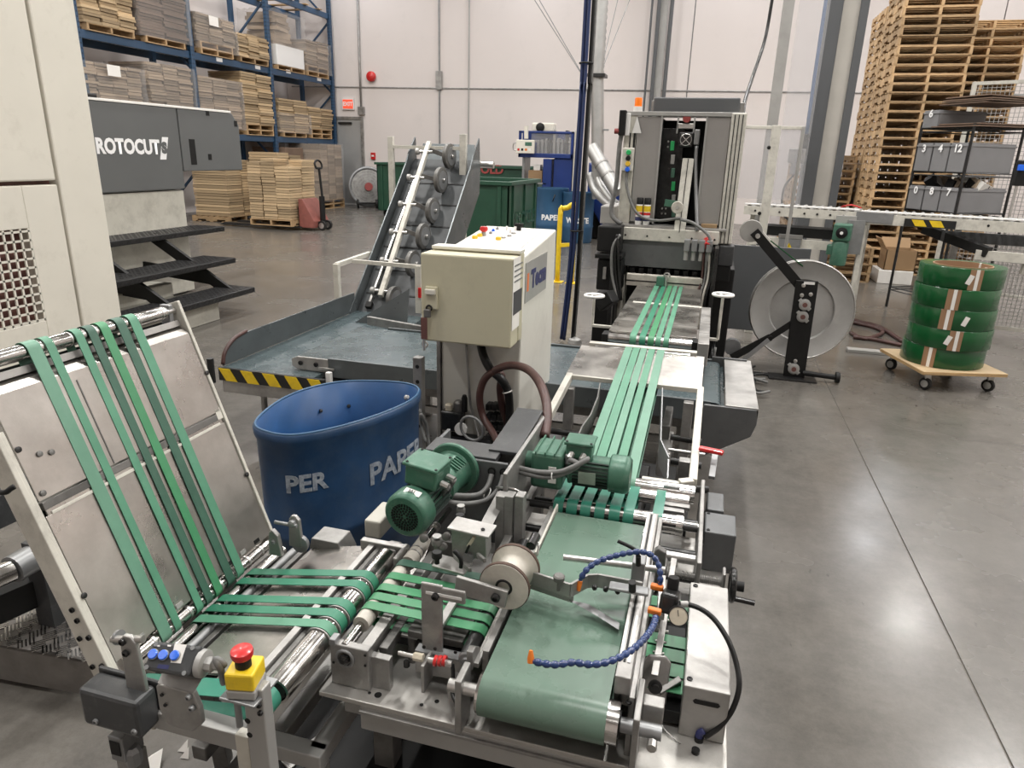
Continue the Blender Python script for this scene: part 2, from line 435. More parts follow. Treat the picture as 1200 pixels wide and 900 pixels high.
# steel exit door
dr = struct(bpy.data.objects.new('door_1', None)); COL.objects.link(dr)
B('door_leaf', 'door_steel', dr, -11.85, -10.76, YW-.05, YW-.004, .01, 2.58)
B('door_frame', 'mid_grey', dr, -10.76, -10.68, YW-.08, YW-.002, 0, 2.66)
B('door_frame', 'mid_grey', dr, -11.95, -11.85, YW-.08, YW-.002, 0, 2.66)
B('door_frame', 'mid_grey', dr, -11.85, -10.76, YW-.08, YW-.002, 2.58, 2.66)
BAR('door_closer', 'steel_dark', dr, (-11.5, YW-.09, 2.47), (-11.05, YW-.09, 2.47), .05, .06)
B('kick_gap', 'white', dr, -11.8, -10.8, YW-.07, YW-.05, .01, .05)
# conduits on the back wall
t = tag(MB().cyl((XL+.2, YW-.03, 3.52), (XR-.2, YW-.03, 3.36), .018, n=8).build('wall_conduit', 'mid_grey', smooth=True), 'thin grey conduit running level across the white back wall', 'conduit')
t = thing('vertical_conduit', 'thin grey vertical conduit with a small junction box on the back wall', 'conduit', (-8.16, YW, 0))
CYL('pipe', 'cover_grey', t, (-8.16, YW-.03, 1.0), (-8.16, YW-.03, 8.4), .022, n=8)
B('junction_box', 'mid_grey', t, -8.25, -8.07, YW-.09, YW-.002, 3.45, 3.95)
tag(MB().cyl((-7.24, YW-.03, 1.2), (-7.24, YW-.03, 8.4), .02, n=8).build('vertical_conduit', 'reel_grey', smooth=True), 'plain pale vertical conduit right of the one with a junction box', 'conduit')
t = thing('vertical_conduit', 'grey conduit beside the rack coming down to a box above the door', 'conduit', (-10.72, YW, 0))
TUBE('pipe', 'mid_grey', t, [(-10.72, YW-.06, 2.95), (-10.72, YW-.06, 4), (-10.68, YW-.06, 8)], .03, 8, 1)
B('box', 'mid_grey', t, -10.82, -10.62, YW-.1, YW-.01, 2.72, 2.95)
# alarm bell, exit sign, fire call point
t = thing('alarm_bell', 'round red alarm bell high on the white back wall', 'alarm bell', (-10.34, YW, 3.8))
MB().lathe([(.15, 0), (.15, .05), (.13, .09), (.06, .12), (0, .125)], (-10.34, YW-.05, 3.8), (0,-1,0), 20).build('gong', 'red', t, smooth=True)
B('back_box', 'dark_red', t, -10.42, -10.26, YW-.05, YW-.002, 3.72, 3.88)
t = thing('exit_sign', 'lit red exit sign above the grey steel door', 'exit sign', (-11.15, YW, 2.9))
B('housing', 'white', t, -11.36, -10.96, YW-.07, YW-.002, 2.86, 3.18)
B('lit_face', 'exit_red', t, -11.33, -10.99, YW-.078, YW-.068, 2.89, 3.15)
TEXT('lettering', 'EXIT', 'white_print', t, (-11.16, YW-.08, 3.02), (1,0,0), (0,0,1), .16, .006)
t = thing('fire_call_point', 'small red fire call point beside the grey steel door', 'fire alarm', (-10.38, YW, 1.5))
B('body', 'red', t, -10.45, -10.31, YW-.06, YW-.002, 1.42, 1.62)
B('window', 'white', t, -10.42, -10.34, YW-.066, YW-.06, 1.5, 1.55)

# high-bay lamps
for x, y in LAMP_SPOTS:
    t = thing('high_bay_lamp', 'long high-bay lamp hung under the hall ceiling', 'lamp', (x, y, CEIL-.35), 'high-bay lamps under the ceiling')
    B('housing', 'lamp_body', t, x-.25, x+.25, y-.7, y+.7, CEIL-.32, CEIL-.22)
    CYL('drop_rod', 'zinc', t, (x, y, CEIL-.22), (x, y, CEIL-.004), .012, n=8)
    ld = bpy.data.lights.new('lamp_light', 'AREA'); ld.shape = 'RECTANGLE'; ld.size = .46; ld.size_y = 1.36
    ld.energy = LAMP_W*LAMP_ROW[y]; ld.color = (.92, .95, 1) if y > 20 else (1, .975, .94)
    lo = bpy.data.objects.new('lamp_light', ld); COL.objects.link(lo); lo.parent = t; lo.location = (0, 0, .02)
# ================================================================ left background: rack, loads, hand truck
XF, XB = -11.6, -12.65
RY = [11.45, 14.5, 17.5, 20.72]
rack = thing('pallet_rack', 'blue steel pallet rack of three bays along the left wall', 'rack', (XF, 16, 0))
for y in RY:
    fr = MB()
    for x in (XF, XB):
        o = MB().box(x-.05, x+.05, y-.06, y+.06, .012, 7.2).build('post', 'blue_paint', rack, bevel=.006)
        mm = MB()
        if x == XF:
            for k in range(78):
                z = .25 + k*.088
                mm.box(x+.046, x+.0515, y-.035, y-.017, z, z+.03); mm.box(x+.046, x+.0515, y+.017, y+.035, z, z+.03)
                mm.box(x-.03, x-.012, y-.0615, y-.058, z, z+.03); mm.box(x+.012, x+.03, y-.0615, y-.058, z, z+.03)
            h = mm.build('slot_row', 'black', o); h['kind'] = 'stuff'
        B('foot_plate', 'blue_paint', rack, x-.08, x+.08, y-.09, y+.09, 0, .012, 0)
    zz = [.3, 1.3, 2.3, 3.3, 4.3, 5.3, 6.3]
    for k in range(len(zz)-1):
        a, b = (XF, XB) if k % 2 else (XB, XF)
        BAR('brace', 'blue_paint', rack, (a, y, zz[k]), (b, y, zz[k+1]), .04, .05)
LV = (1.98, 3.68, 5.50)
for z in LV:
    for i in range(3):
        for x in (XF-.02, XB+.02):
            B('beam', 'blue_paint', rack, x-.03, x+.03, RY[i]+.06, RY[i+1]-.06, z-.15, z, .006)
for i, q in enumerate(((257,70),(302,79),(338,84),(374,93))):
    c = PX(*q, XF+.012); B('location_tag', 'white', rack, XF+.0105, XF+.014, c.y-.11, c.y+.11, c.z-.045, c.z+.045, 0)
for yy in (17.9, 18.6, 19.3, 20.0):
    B('deck_board', 'wood', rack, XB-.1, XF+.1, yy, yy+.16, 5.50, 5.525, 0)

def pallet_mb(lx=1.02, ly=1.22, h=.127, along='y', notch=True):
    """stringer pallet, stringers along 'along'; origin at the centre of its base"""
    m = MB(); W_, L_ = (lx, ly) if along == 'y' else (ly, lx)   # W_ across stringers, L_ along
    def bx(a0, a1, b0, b1, z0, z1):
        if along == 'y': m.box(a0, a1, b0, b1, z0, z1)
        else: m.box(b0, b1, a0, a1, z0, z1)
    t = .016; sh = h-2*t
    for a in (-W_/2+.02, 0, W_/2-.02):
        if notch:
            bx(a-.02, a+.02, -L_/2, L_/2, t+.04, h-t)
            for b0, b1 in ((-.5, -.36), (-.14, .14), (.36, .5)): bx(a-.02, a+.02, b0*L_, b1*L_, t, t+.04)
        else: bx(a-.02, a+.02, -L_/2, L_/2, t, h-t)
    for k in range(7):
        b = -L_/2 + .05 + k*(L_-.1)/6; bx(-W_/2, W_/2, b-.045, b+.045, h-t, h)
    for k in (0, 1, 3, 5, 6):
        b = -L_/2 + .05 + k*(L_-.1)/6; bx(-W_/2, W_/2, b-.045, b+.045, 0, t)
    return m
def mesh_of(m, name, *ms):
    me = bpy.data.meshes.new(name); me.from_pydata(m.v, [], m.f); me.update()
    for q in ms: me.materials.append(MATS[q])
    return me
CUBE = {}
def unit(mname):
    if mname not in CUBE: CUBE[mname] = mesh_of(MB().box(-.5,.5,-.5,.5,0,1), 'bundle', mname)
    return CUBE[mname]
PAL_Y = mesh_of(pallet_mb(1.05, 1.15, .13), 'pallet', 'wood')
PAL_X = mesh_of(pallet_mb(1.05, 1.15, .13, 'x'), 'pallet', 'wood')
def put(name, me, parent, loc, scale=(1,1,1), rz=0.):
    o = bpy.data.objects.new(name, me); COL.objects.link(o)
    if parent is not None:
        o.parent = parent; o.location = Vector(loc) - parent.location
    else: o.location = loc
    o.scale = scale; o.rotation_euler = (0, 0, rz)
    return o
def film_hull(parent, x0, x1, y0, y1, z0, z1, amp=.025):
    m = MB(); nx, nz = 10, 8; ring = []
    per = [(x0,y0),(x1,y0),(x1,y1),(x0,y1)]
    pts2 = []
    for e in range(4):
        a, b = per[e], per[(e+1) % 4]
        for k in range(nx): pts2.append((a[0]+(b[0]-a[0])*k/nx, a[1]+(b[1]-a[1])*k/nx))
    n = len(pts2); vs = []; cx, cy = (x0+x1)/2, (y0+y1)/2
    for j in range(nz+1):
        z = z0+(z1-z0)*j/nz
        for (a, b) in pts2:
            d = rnd.uniform(.2, 1)*amp; l = math.hypot(a-cx, b-cy)
            vs.append((a+(a-cx)/l*d, b+(b-cy)/l*d, z+rnd.uniform(-.5, .5)*amp*(j == nz)))
    fs = [(j*n+i, j*n+(i+1) % n, (j+1)*n+(i+1) % n, (j+1)*n+i) for j in range(nz) for i in range(n)]
    fs.append(tuple(range(nz*n, nz*n+n)))
    return m.add(vs, fs).build('stretch_film', 'film', parent, smooth=True)

def load(label, y0, y1, z0, ztop, npal=1, cols=2, layer=.085, wrap=False, m='cardboard', xf=XF+.06, depth=1.0, steps=None, drop=0., paper=None):
    layer *= .72
    yc = (y0+y1)/2; x0 = xf-depth; xc = (xf+x0)/2
    t = thing('pallet_load', label, 'pallet load', (xc, yc, z0), 'loads on the pallet rack')
    z = z0
    for k in range(npal):
        me = PAL_X
        put('pallet', me, t, (xc, yc, z), (depth/1.05, min(1, (y1-y0)/1.15), 1)); z += .13
    n = max(1, int((ztop-z)/layer)); cw = (y1-y0)/cols
    for c in range(cols):
        nn = n - (steps[c] if steps else 0)
        zz = z
        for k in range(nn):
            h = layer*(1+rnd.uniform(-.12, .12)) if k < nn-1 else layer
            put('bundle', unit(m), t, (xc+rnd.uniform(-.03,.03), y0+cw*(c+.5)+rnd.uniform(-.02,.02), zz), (depth*rnd.uniform(.94, 1.), cw*rnd.uniform(.93, .99), h*.86), rnd.uniform(-.012,.012))
            zz += h
    if wrap: film_hull(t, x0-.04, xf+.05, y0-.03, y1+.03, z0+.1, z+(n-.3)*layer-drop)
    if paper:
        a, b = paper; B('paper_label', 'paper', t, xf+.08, xf+.082, a.y-.16, a.y+.16, a.z-.1, a.z+.1, 0)
    return t
def yr(px, py): return PX(px, py, XF+.05).y
def zt(px, py): return PX(px, py, XF+.05).z
L3, L2 = LV[1], LV[0]
load('tall brown bundles on the rack upper beam, nearest the cream cabinet', yr(97,20), yr(160,40), L3, 5.3, 1, 3)
load('dark brown bundles on the rack upper beam beside the diagonal brace', yr(165,40), yr(221,50), L3, 4.85, 1, 2, m='cardboard_dark', wrap=True)
load('film-wrapped bundles on two pallets with white tag, upper beam', yr(231,50), yr(276,60), L3, zt(250,18), 2, 3, .075, True, 'cardboard_grey', paper=(PX(250,25,XF+.13), 0))
load('low brown bundles on one pallet, middle bay of upper beam', yr(279,60), yr(316,70), L3, zt(290,38), 1, 3, .075)
t = load('film-wrapped grey bundles on two pallets at far end of upper beam', yr(359,80), yr(386,90), L3, zt(365,47), 2, 2, .08, True, 'cardboard_grey')
y0, y1 = yr(325,70), yr(357,80)
t = thing('wrapped_carton', 'white film-wrapped carton under loose wrapped goods on the upper beam', 'carton', (XF-.45, (y0+y1)/2, L3), 'loads on the pallet rack')
B('carton', 'white', t, XF-.95, XF+.05, y0, y1, L3+.12, L3+.62, .01)
put('pallet', PAL_X, t, (XF-.45, (y0+y1)/2, L3), (.95, (y1-y0)/1.15, .9))
for k in range(9):
    put('bundle', unit('cardboard_grey'), t, (XF-.5+rnd.uniform(-.05,.05), y0+.5+rnd.uniform(-.05,.1), L3+.62+k*.09), (.85, .85-.03*k, .085), rnd.uniform(-.2,.2))
film_hull(t, XF-.97, XF+.04, y0-.06, y1+.1, L3+.60, L3+1.45, .07)
load('film-wrapped bundles with white paper sheet, rack lower beam behind the lettered panel', yr(97,110), yr(168,112), L2, zt(120,73), 1, 4, .08, True, 'cardboard_grey', paper=(PX(133,83,XF+.13), 0))
load('tall film-wrapped bundles on the lower beam just left of the blue post', yr(176,110), yr(227,115), L2, zt(190,74), 1, 3, .08, True, 'cardboard_grey')
load('bulging white film-wrapped bundles on the lower beam behind the grey panel corner', yr(234,120), yr(283,130), L2, zt(250,88), 1, 3, .08, True, 'cardboard_grey')
load('two neat columns of brown bundles on two pallets, lower beam', yr(286,130), yr(321,140), L2, zt(300,86), 2, 2, .085)
load('low film-covered bundles on one pallet, far bay of lower beam', yr(328,145), yr(362,150), L2, zt(340,116), 1, 2, .085, True, 'cardboard', drop=.35)
load('brown bundles in two columns on two pallets, far end of lower beam', yr(362,150), yr(391,155), L2, zt(370,123), 2, 2, .085)
# loads standing on the floor by the rack
def zfl(px, py, X): return PX(px, py, X).z
t = thing('wrapped_pallet_load', 'tall pale film-wrapped load on a pallet at the rack end', 'pallet load', (-11.4, 19.2, 0))
put('pallet', PAL_X, t, (-11.5, 19.35, 0), (1, 1.15, 1)); put('pallet', PAL_X, t, (-11.5, 19.35, .13), (1, 1.15, 1))
for k in range(20):
    for c in range(3): put('bundle', unit('cardboard_grey'), t, (-11.5, 18.95+c*.42, .26+k*.078), (1.0, .40, .073), rnd.uniform(-.01,.01))
film_hull(t, -12.03, -10.97, 18.7, 20.02, .2, 1.83)
t = thing('carton', 'large plain dark brown carton on the floor under the far rack bay', 'carton', (-11.9, 17.9, 0))
B('box', 'cardboard_dark', t, -12.5, -11.45, 17.7, 18.6, .13, 1.7, .01); put('pallet', PAL_X, t, (-12., 18.15, 0), (.95, .75, 1))
def bundle_stack(label, grp, x0, x1, y0, y1, z0, nx, ny, layers, h, taper=0., skip=None):
    dx, dy = (x1-x0)/nx, (y1-y0)/ny
    for i in range(nx):
        for j in range(ny):
            z = z0; jx, jy = 0, 0
            for k in range(layers - (skip[i*ny+j] if skip else 0)):
                hh = h*(1+rnd.uniform(-.15, .15)); jx = jx*.6+rnd.uniform(-.01,.01); jy = jy*.6+rnd.uniform(-.01,.01)
                o = put('cardboard_bundle', unit('cardboard'), None, (x0+dx*(i+.5)+jx, y0+dy*(j+.5)+jy, z), (dx*.955, dy*.955, hh*.86), rnd.uniform(-.02,.02))
                tag(o, label, 'cardboard', grp); z += hh
a = P(250,262,0)
tag(put('wooden_pallet', PAL_X, None, (-11.25, 14.75, 0), (1, 1.05, 1)), 'wooden pallet under the two-column bundle stack left of the hand truck', 'pallet')
bundle_stack('flat cardboard bundle in the square stack left of the hand pallet truck', 'bundles in the square stack', -11.72, -10.75, 14.2, 15.3, .135, 1, 2, 21, .0595)
tag(put('wooden_pallet', PAL_X, None, (-10.35, 15.55, 0), (.8, .9, 1)), 'wooden pallet under the bundle stack behind the hand truck load', 'pallet')
bundle_stack('flat cardboard bundle in the stack behind the hand truck load', 'bundles behind the hand truck', -10.75, -9.95, 15.05, 16.05, .135, 1, 2, 25, .0575, skip=[0, 1])
tag(put('wooden_pallet', PAL_Y, None, (-9.12, 13.9, .088), (.98, .93, 1)), 'wooden pallet lifted on the forks of the hand pallet truck', 'pallet')
bundle_stack('flat cardboard bundle in the uneven stack on the hand pallet truck', 'bundles on the hand truck', -9.63, -8.62, 13.38, 14.42, .225, 3, 2, 21, .058, skip=[1, 0, 0, 2, 2, 0])
# hand pallet truck: forks run along X, handle end to the right
t = thing('hand_pallet_truck', 'dull red hand pallet truck with upright black handle carrying cardboard bundles', 'pallet truck', (-8.5, 13.9, 0))
for y in (13.72, 14.25): MB().prism([(0,.02),(1.95,.05),(1.95,.084),(0,.084),(-.12,.03)], (-10.45, y, 0), (1,0,0), (0,0,1), .16).build('fork', 'steel_dark', t)
MB().prism([(0,.06),(.34,.06),(.36,.2),(.10,.66),(0,.66)], (-8.56, 14.2, 0), (1,0,0), (0,0,1), .62).build('frame', 'jack_red', t, bevel=.01)
for y in (13.78, 14.02): 
    w = MB().lathe([(.04,-.03),(.1,-.03),(.105,0),(.1,.03),(.04,.03)], (-8.13, y, .105), (0,1,0), 18).build('wheel', 'rubber', t, smooth=True)
    MB().lathe([(.062,-.034),(.062,.034)], (-8.13, y, .105), (0,1,0), 14).build('wheel_hub', 'zinc', w, smooth=True)
CYL('pump', 'black', t, (-8.17, 13.9, .15), (-8.17, 13.9, .72), .06)
CYL('handle_bar', 'black', t, (-8.15, 13.9, .6), (-8.2, 13.9, 1.3), .026)
TUBE('handle_grip', 'rubber', t, [(-8.2,13.79,1.3),(-8.22,13.77,1.4),(-8.22,13.9,1.46),(-8.22,14.03,1.4),(-8.2,14.01,1.3),(-8.2,13.79,1.3)], .022, 8, 4)
# drum fan by the green bin
c = P(436, 243.5, 0)
t = thing('drum_fan', 'round grey floor fan on small wheels by the steel door', 'fan', (c.x, c.y, 0))
fc = Vector((c.x-.1, c.y, .62))
MB().torus(fc, (.5,-.8,.1), .56, .05, 28, 8).build('fan_ring', 'cover_grey', t, smooth='all')
g = MB()
for k in range(1, 7): g.torus(fc+Vector((.05,-.08,.01)), (.5,-.8,.1), .08*k, .006, 24, 4)
for k in range(8):
    an = PI*k/4; d = Vector((.5,-.8,.1)).normalized(); u = d.orthogonal().normalized(); v = d.cross(u)
    g.cyl(fc+Vector((.05,-.08,.01)), fc+Vector((.05,-.08,.01))+(u*math.cos(an)+v*math.sin(an))*.55, .006, n=4)
g.build('guard', 'reel_grey', t)
d = Vector((.5,-.8,.1)).normalized()
CYL('fan_shell', 'mid_grey', t, fc-d*.2, fc+d*.0, .55, n=28)
CYL('hub', 'dark_red', t, fc+d*.01, fc+d*.13, .12)
for s_ in (-.3, .3): MB().lathe([(.03,-.03),(.13,-.03),(.13,.03),(.03,.03)], (c.x+s_*.8-.05, c.y+s_*.5-.2, .13), (.8,.5,0), 14).build('wheel', 'rubber', t, smooth=True)
BAR('stand', 'steel_dark', t, (c.x-.35, c.y-.35, .14), (c.x+.2, c.y, .14), .06, .06)
# ================================================================ left machine: cream cabinet, lettered head, steps
CX = -4.5
t = thing('machine_cabinet', 'tall cream machine cabinet with door seams and square-hole vent at the left edge', 'machine cabinet', (CX-.9, 3, 0))
ys = PX(48.5, 100, CX).y; yfar = PX(109, 148, CX).y; zs = PX(32, 215, CX).z
B('corner_panel', 'cream', t, CX-1.8, CX, ys+.012, yfar, 0.02, 3.6, .012)
B('upper_door', 'cream', t, CX-.4, CX, 1.2, ys-.012, zs+.014, 3.6, .012)
v0, v1 = PX(0, 268, CX), PX(44, 390, CX)
vy1 = PX(44, 330, CX).y; vz0, vz1 = .48, PX(20, 269, CX).z
B('lower_door', 'cream', t, CX-.4, CX, vy1+.012, ys-.012, .02, zs-.014, .006)
B('lower_door', 'cream', t, CX-.4, CX, 1.2, vy1+.012, vz1, zs-.014, .006)
B('lower_door', 'cream', t, CX-.4, CX, 1.2, vy1+.012, .02, vz0, .006)
B('dark_interior', 'pipe_brown', t, CX-.5, CX-.08, 1.2, ys, .02, 3.55, 0)
y = vy1
k = 0
while y > 2.2:
    B('grille_bar', 'cream', t, CX-.012, CX-.001, y-.0, y+.014, vz0, vz1, 0); y -= .062
z = vz0
while z < vz1:
    B('grille_bar', 'cream', t, CX-.012, CX-.001, 2.2, vy1+.012, z, z+.014, 0); z += .062
# machine head with lettering
SX = -5.95
t = thing('cutting_machine', 'dark grey lettered machine head on a cream base behind black steps', 'machine', (SX-.6, 6.5, 0))
def sy(px, py): return PX(px, py, SX).y
def sz(px, py): return PX(px, py, SX).z
ya, yb, yc2 = 5.0, sy(212,170), sy(281,165)
zb, ztp, zb2 = sz(170,224), sz(200,126), sz(250,200)
B('lettered_panel', 'sign_grey', t, SX-1.1, SX, ya, yb-.008, zb, ztp, .012)
h2 = ztp-zb2; w2 = yc2-yb
MB().prism([(0,0),(w2,0),(w2,h2*.8),(w2-.12,h2),(0,h2)], (SX-1.1, yb+.008, zb2), (0,1,0), (0,0,1), 1.1).build('end_panel', 'sign_grey', t, bevel=.01)
c0, c1 = PX(221,163,SX), PX(231,193,SX)
B('window_slot', 'black', t, SX-.01, SX+.003, c0.y, c1.y, c1.z, c0.z, 0)
for q in ((243,132),(276,145),(246,184)):
    c = PX(*q, SX); B('tape_mark', 'black', t, SX-.005, SX+.003, c.y-.03, c.y+.03, c.z-.035, c.z+.035, 0)
B('top_edge', 'paper', t, SX-1.1, SX+.01, ya, yc2-.14, ztp, ztp+.025, .004)
B('base', 'cream_dirty', t, SX-1.0, SX-.03, ya, sy(221,240)-.02, .02, zb-.012, .01)
B('plinth', 'cream_dirty', t, SX-.03, SX+.62, 4.8, 6.0, 0, .33, .01); B('plinth', 'cream_dirty', t, SX+.62, SX+1.2, 4.9, 5.95, 0, .20, .01)
B('hose_clip', 'steel_dark', t, SX-.5, SX+.01, ya+.5, ya+1.0, ztp+.02, ztp+.06, .01)
# lettering: 'ROTOCUT' and its slanted emblem
p0, p1 = PX(112, 172, SX+.002), PX(187, 174, SX+.002)
hh = abs(PX(150,164,SX).z - PX(150,181.5,SX).z)
me_w = p1.y-p0.y
me = text_mesh('ROTOCUT', 1, 0, .018, 'LEFT'); w_ = max(v.co.x for v in me.vertices); h_ = max(v.co.y for v in me.vertices)-min(v.co.y for v in me.vertices)
bpy.data.meshes.remove(me)
zc = (PX(150,164,SX).z + PX(150,181.5,SX).z)/2 + .005
yo = (p0.y)
me = text_mesh('ROTOCUT', 1, .0, .045, 'LEFT')
ymn = min(v.co.y for v in me.vertices)
for v in me.vertices:
    q = v.co.copy(); v.co = (SX+.004, yo + q.x/w_*me_w, zc - hh/2 + (q.y-ymn)/h_*hh)
me.materials.clear()
mesh_obj('lettering', me, 'white_print', t)
e0 = PX(188, 187, SX+.004); e1 = PX(200.5, 161, SX+.004)
ew = (PX(195.5,175,SX).y-PX(188.5,175,SX).y); eh = e1.z-e0.z
MB().prism([(0,0),(ew,0),(ew*1.75,eh),(ew*.75,eh)], (SX+.001, e0.y, e0.z), (0,1,0), (0,0,1), .003).build('emblem', 'white_print', t)
TEXT('emblem_letter', 'S', 'sign_grey', t, (SX+.006, e0.y+ew*.87, e0.z+eh*.5), (0,1,0), (0,0,1), eh*.62, .012, sx=1.1)
# black steps
t = thing('machine_steps', 'three black checker-plate steps on slanted stringers beside the machine', 'steps', (SX+.6, 6, 0))
tr = [(.27, -5.0, -4.63, 6.4), (.53, -5.42, -5.0, 6.62), (.79, -5.93, -5.55, 7.2)]
for z, xa, xb, ye in tr:
    o = B('tread', 'step_black', t, xa, xb, 4.75, ye, z-.055, z, .006)
    g = MB()
    for i in range(int((ye-4.75)/.055)):
        for j in range(int((xb-xa)/.06)):
            a_ = .6 if (i+j) % 2 else -.6; c = Vector((xa+.03+j*.06, 4.78+i*.055, z+.001))
            g.bar(c-Vector((math.cos(a_),math.sin(a_),0))*.016, c+Vector((math.cos(a_),math.sin(a_),0))*.016, .008, .004)
        g.bar((xb+.001, 4.77+i*.055, z-.04), (xb+.001, 4.80+i*.055, z-.015), .004, .008, (1,0,0))
    h = g.build('tread_pattern', 'step_black', o); h['kind'] = 'stuff'
for ye in (5.35, 6.25):
    BAR('stringer', 'black', t, (-4.80, ye, .20), (-5.72, ye, .75), .04, .11)
    BAR('stringer_tie', 'black', t, (-5.05, ye, .35), (-5.9, ye, .42), .03, .12)
# chequer-plate platform and roller drive at the left edge
t = thing('tread_platform', 'low bright checker-plate platform on the floor behind the tilted panel', 'platform', (-2.4, 1.8, 0))
a, b, c, d = P(-60,745,.16), P(112,776,.16), P(105,700,.16), P(-60,640,.16)
m_ = MB(); vs = [a, b, c, d]
m_.add([Vector((q.x,q.y,.15)) for q in vs]+[Vector((q.x,q.y,.16)) for q in vs], [(3,2,1,0),(4,5,6,7),(0,1,5,4),(1,2,6,5),(2,3,7,6),(3,0,4,7)])
o = m_.build('plate', 'tread_plate', t)
f = MB(); f.add([a, b, Vector((b.x,b.y,.02)), Vector((a.x,a.y,.02)), a+Vector((0,.01,0)), b+Vector((0,.01,0)), Vector((b.x,b.y+.01,.02)), Vector((a.x,a.y+.01,.02))], [(0,3,2,1),(4,5,6,7),(0,1,5,4),(1,2,6,5),(2,3,7,6),(3,0,4,7)])
f.build('front_skirt', 'tread_plate', t)
g = MB()
for i in range(12):
    for j in range(7):
        for k in range(5):
            u, v = (i+.5)/12, (j+.5)/7; q = (a*(1-u)+b*u)*(1-v)+(d*(1-u)+c*u)*v; q.z = .161
            ang = .9 if (i+j) % 2 else -.7; dd = Vector((math.cos(ang), math.sin(ang), 0))*.02; nn = Vector((-math.sin(ang), math.cos(ang), 0))*(k-2)*.0105
            g.bar(q+nn-dd, q+nn+dd, .0045, .004)
h = g.build('raised_pattern', 'steel', o); h['kind'] = 'stuff'
BAR('side_beam', 'box_grey', t, P(-40,610,.45), P(75,560,.45), .1, .12)
BAR('lower_beam', 'black', t, P(-40,720,.28), P(100,660,.28), .12, .1)
B('back_leg', 'black', t, a.x-.1, a.x+.0, a.y+.3, a.y+.4, 0, .15)
t = thing('drive_roller', 'bright steel roller with grey sleeve at the left edge', 'roller', (-2.2, 1.9, 0))
q0, q1, q2 = P(-60,700,.42), P(14,668,.42), P(52,646,.42)
CYL('roller_body', 'steel', t, q0, q1, .035); CYL('sleeve', 'cover_grey', t, q1, q2, .045)
BAR('bearing_post', 'box_grey', t, Vector((q2.x,q2.y,0)), q2+Vector((0,0,.05)), .07, .09, (0,1,0))
# ================================================================ middle background
# floor-level conveyor with steep incline and pressure wheels
t = thing('incline_conveyor', 'grey steel conveyor with striped nose and steep incline under a row of pressure wheels', 'conveyor', (-2.4, 4.8, 0))
x0, x1 = -2.66, -2.06
bed = .47
B('bed_belt', 'belt_blue_grey', t, x0+.0, x1, 3.30, 5.02, bed-.03, bed, .004)
B('bed_frame', 'slide_steel', t, x0, x1, 3.31, 5.0, bed-.14, bed-.032, .004)
nose = B('striped_nose', 'hazard_black', t, x0-.01, -1.98, 3.28, 3.30, bed-.075, bed+.002, .001)
for k in range(5):
    xx = x0-.005+k*.145
    MB().prism([(0,0),(.075,0),(.03,.072),(-.045,.072)], (xx+.045, 3.279, bed-.073), (1,0,0), (0,0,1), .003).build('yellow_stripe', 'yellow', nose)
B('nose_channel', 'mid_grey', t, x0, -1.98, 3.29, 3.33, bed-.15, bed-.078, .003)
gl = [(0,0),(1.62,0),(1.62,.15),(.25,.15),(.12,.13),(.03,.07),(0,.02)]
MB().prism([(-a, b) for a, b in gl][::-1], (x0-.012, 3.32, bed), (0,-1,0), (0,0,1), -.012).build('side_guard', 'slide_steel', t, bevel=.002)
TUBE('guard_edge', 'hose_red', t, [(x0-.006, 3.32, bed+.01), (x0-.006, 3.35, bed+.08), (x0-.006, 3.44, bed+.135), (x0-.006, 3.56, bed+.155)], .012, 8, 4)
B('nose_motor', 'steel_dark', t, -2.02, -1.86, 3.34, 3.46, .3, .44, .01)
B('nose_motor_foot', 'white', t, -2.0, -1.97, 3.33, 3.36, .4, .5, .004)
for yy in (3.6, 4.8):
    for xx in (x0+.05, x1-.05):
        CYL('leg', 'mid_grey', t, (xx, yy, .09), (xx, yy, bed-.13), .02); MB().lathe([(.012,-.018),(.045,-.018),(.045,.018),(.012,.018)], (xx, yy, .046), (1,0,0), 14).build('caster', 'rubber', t, smooth=True)
# incline: from (y 5.0, z .47) to (y 6.1, z 1.58)
i0, i1 = Vector((0, 4.98, .49)), Vector((0, 6.12, 1.60)); dI = (i1-i0).normalized(); nI = Vector((0, -dI.z, dI.y))
def onI(x, s, h=0.): return Vector((x, 0, 0)) + i0 + dI*s + nI*h
LI = (i1-i0).length
MB().bar(onI((x0+x1)/2, -.05, -.02), onI((x0+x1)/2, LI+.05, -.02), x1-x0-.02, .04, nI).build('incline_belt', 'belt_incline', t, bevel=.003)
for k in range(6): BAR('belt_cleat', 'black', t, onI(x0+.03, .15+k*.24, .002), onI(x1-.03, .15+k*.24, .002), .012, .006, nI, 0)
pl = [(-.2,-.2),(LI-.1,-.25),(LI+.05,-.12),(LI+.22,.1),(LI+.02,.11),(LI-.1,.09),(-.1,.09)]
for xx, nm in ((x0-.01, 'incline_cheek'), (x1+.0, 'incline_cheek')):
    MB().prism(pl, onI(xx, 0, 0), dI, nI, .012).build(nm, 'slide_steel', t, bevel=.002)
BAR('inner_strip', 'zinc', t, onI(x0+.1, .05, .015), onI(x0+.1, LI-.18, .015), .018, .03, nI)
BAR('strip_end', 'rubber', t, onI(x0+.1, .0, .015), onI(x0+.1, .05, .015), .05, .035, nI)
MB().prism([(0,0),(.42,0),(.42,.28)], (x1-.42, 4.6, bed), (1,0,0), (0,.2,1), .006).build('deflector_plate', 'slide_steel', t)
BAR('deflector_bar', 'mid_grey', t, (-2.3, 4.46, .53), (-1.7, 4.3, .53), .03, .06)
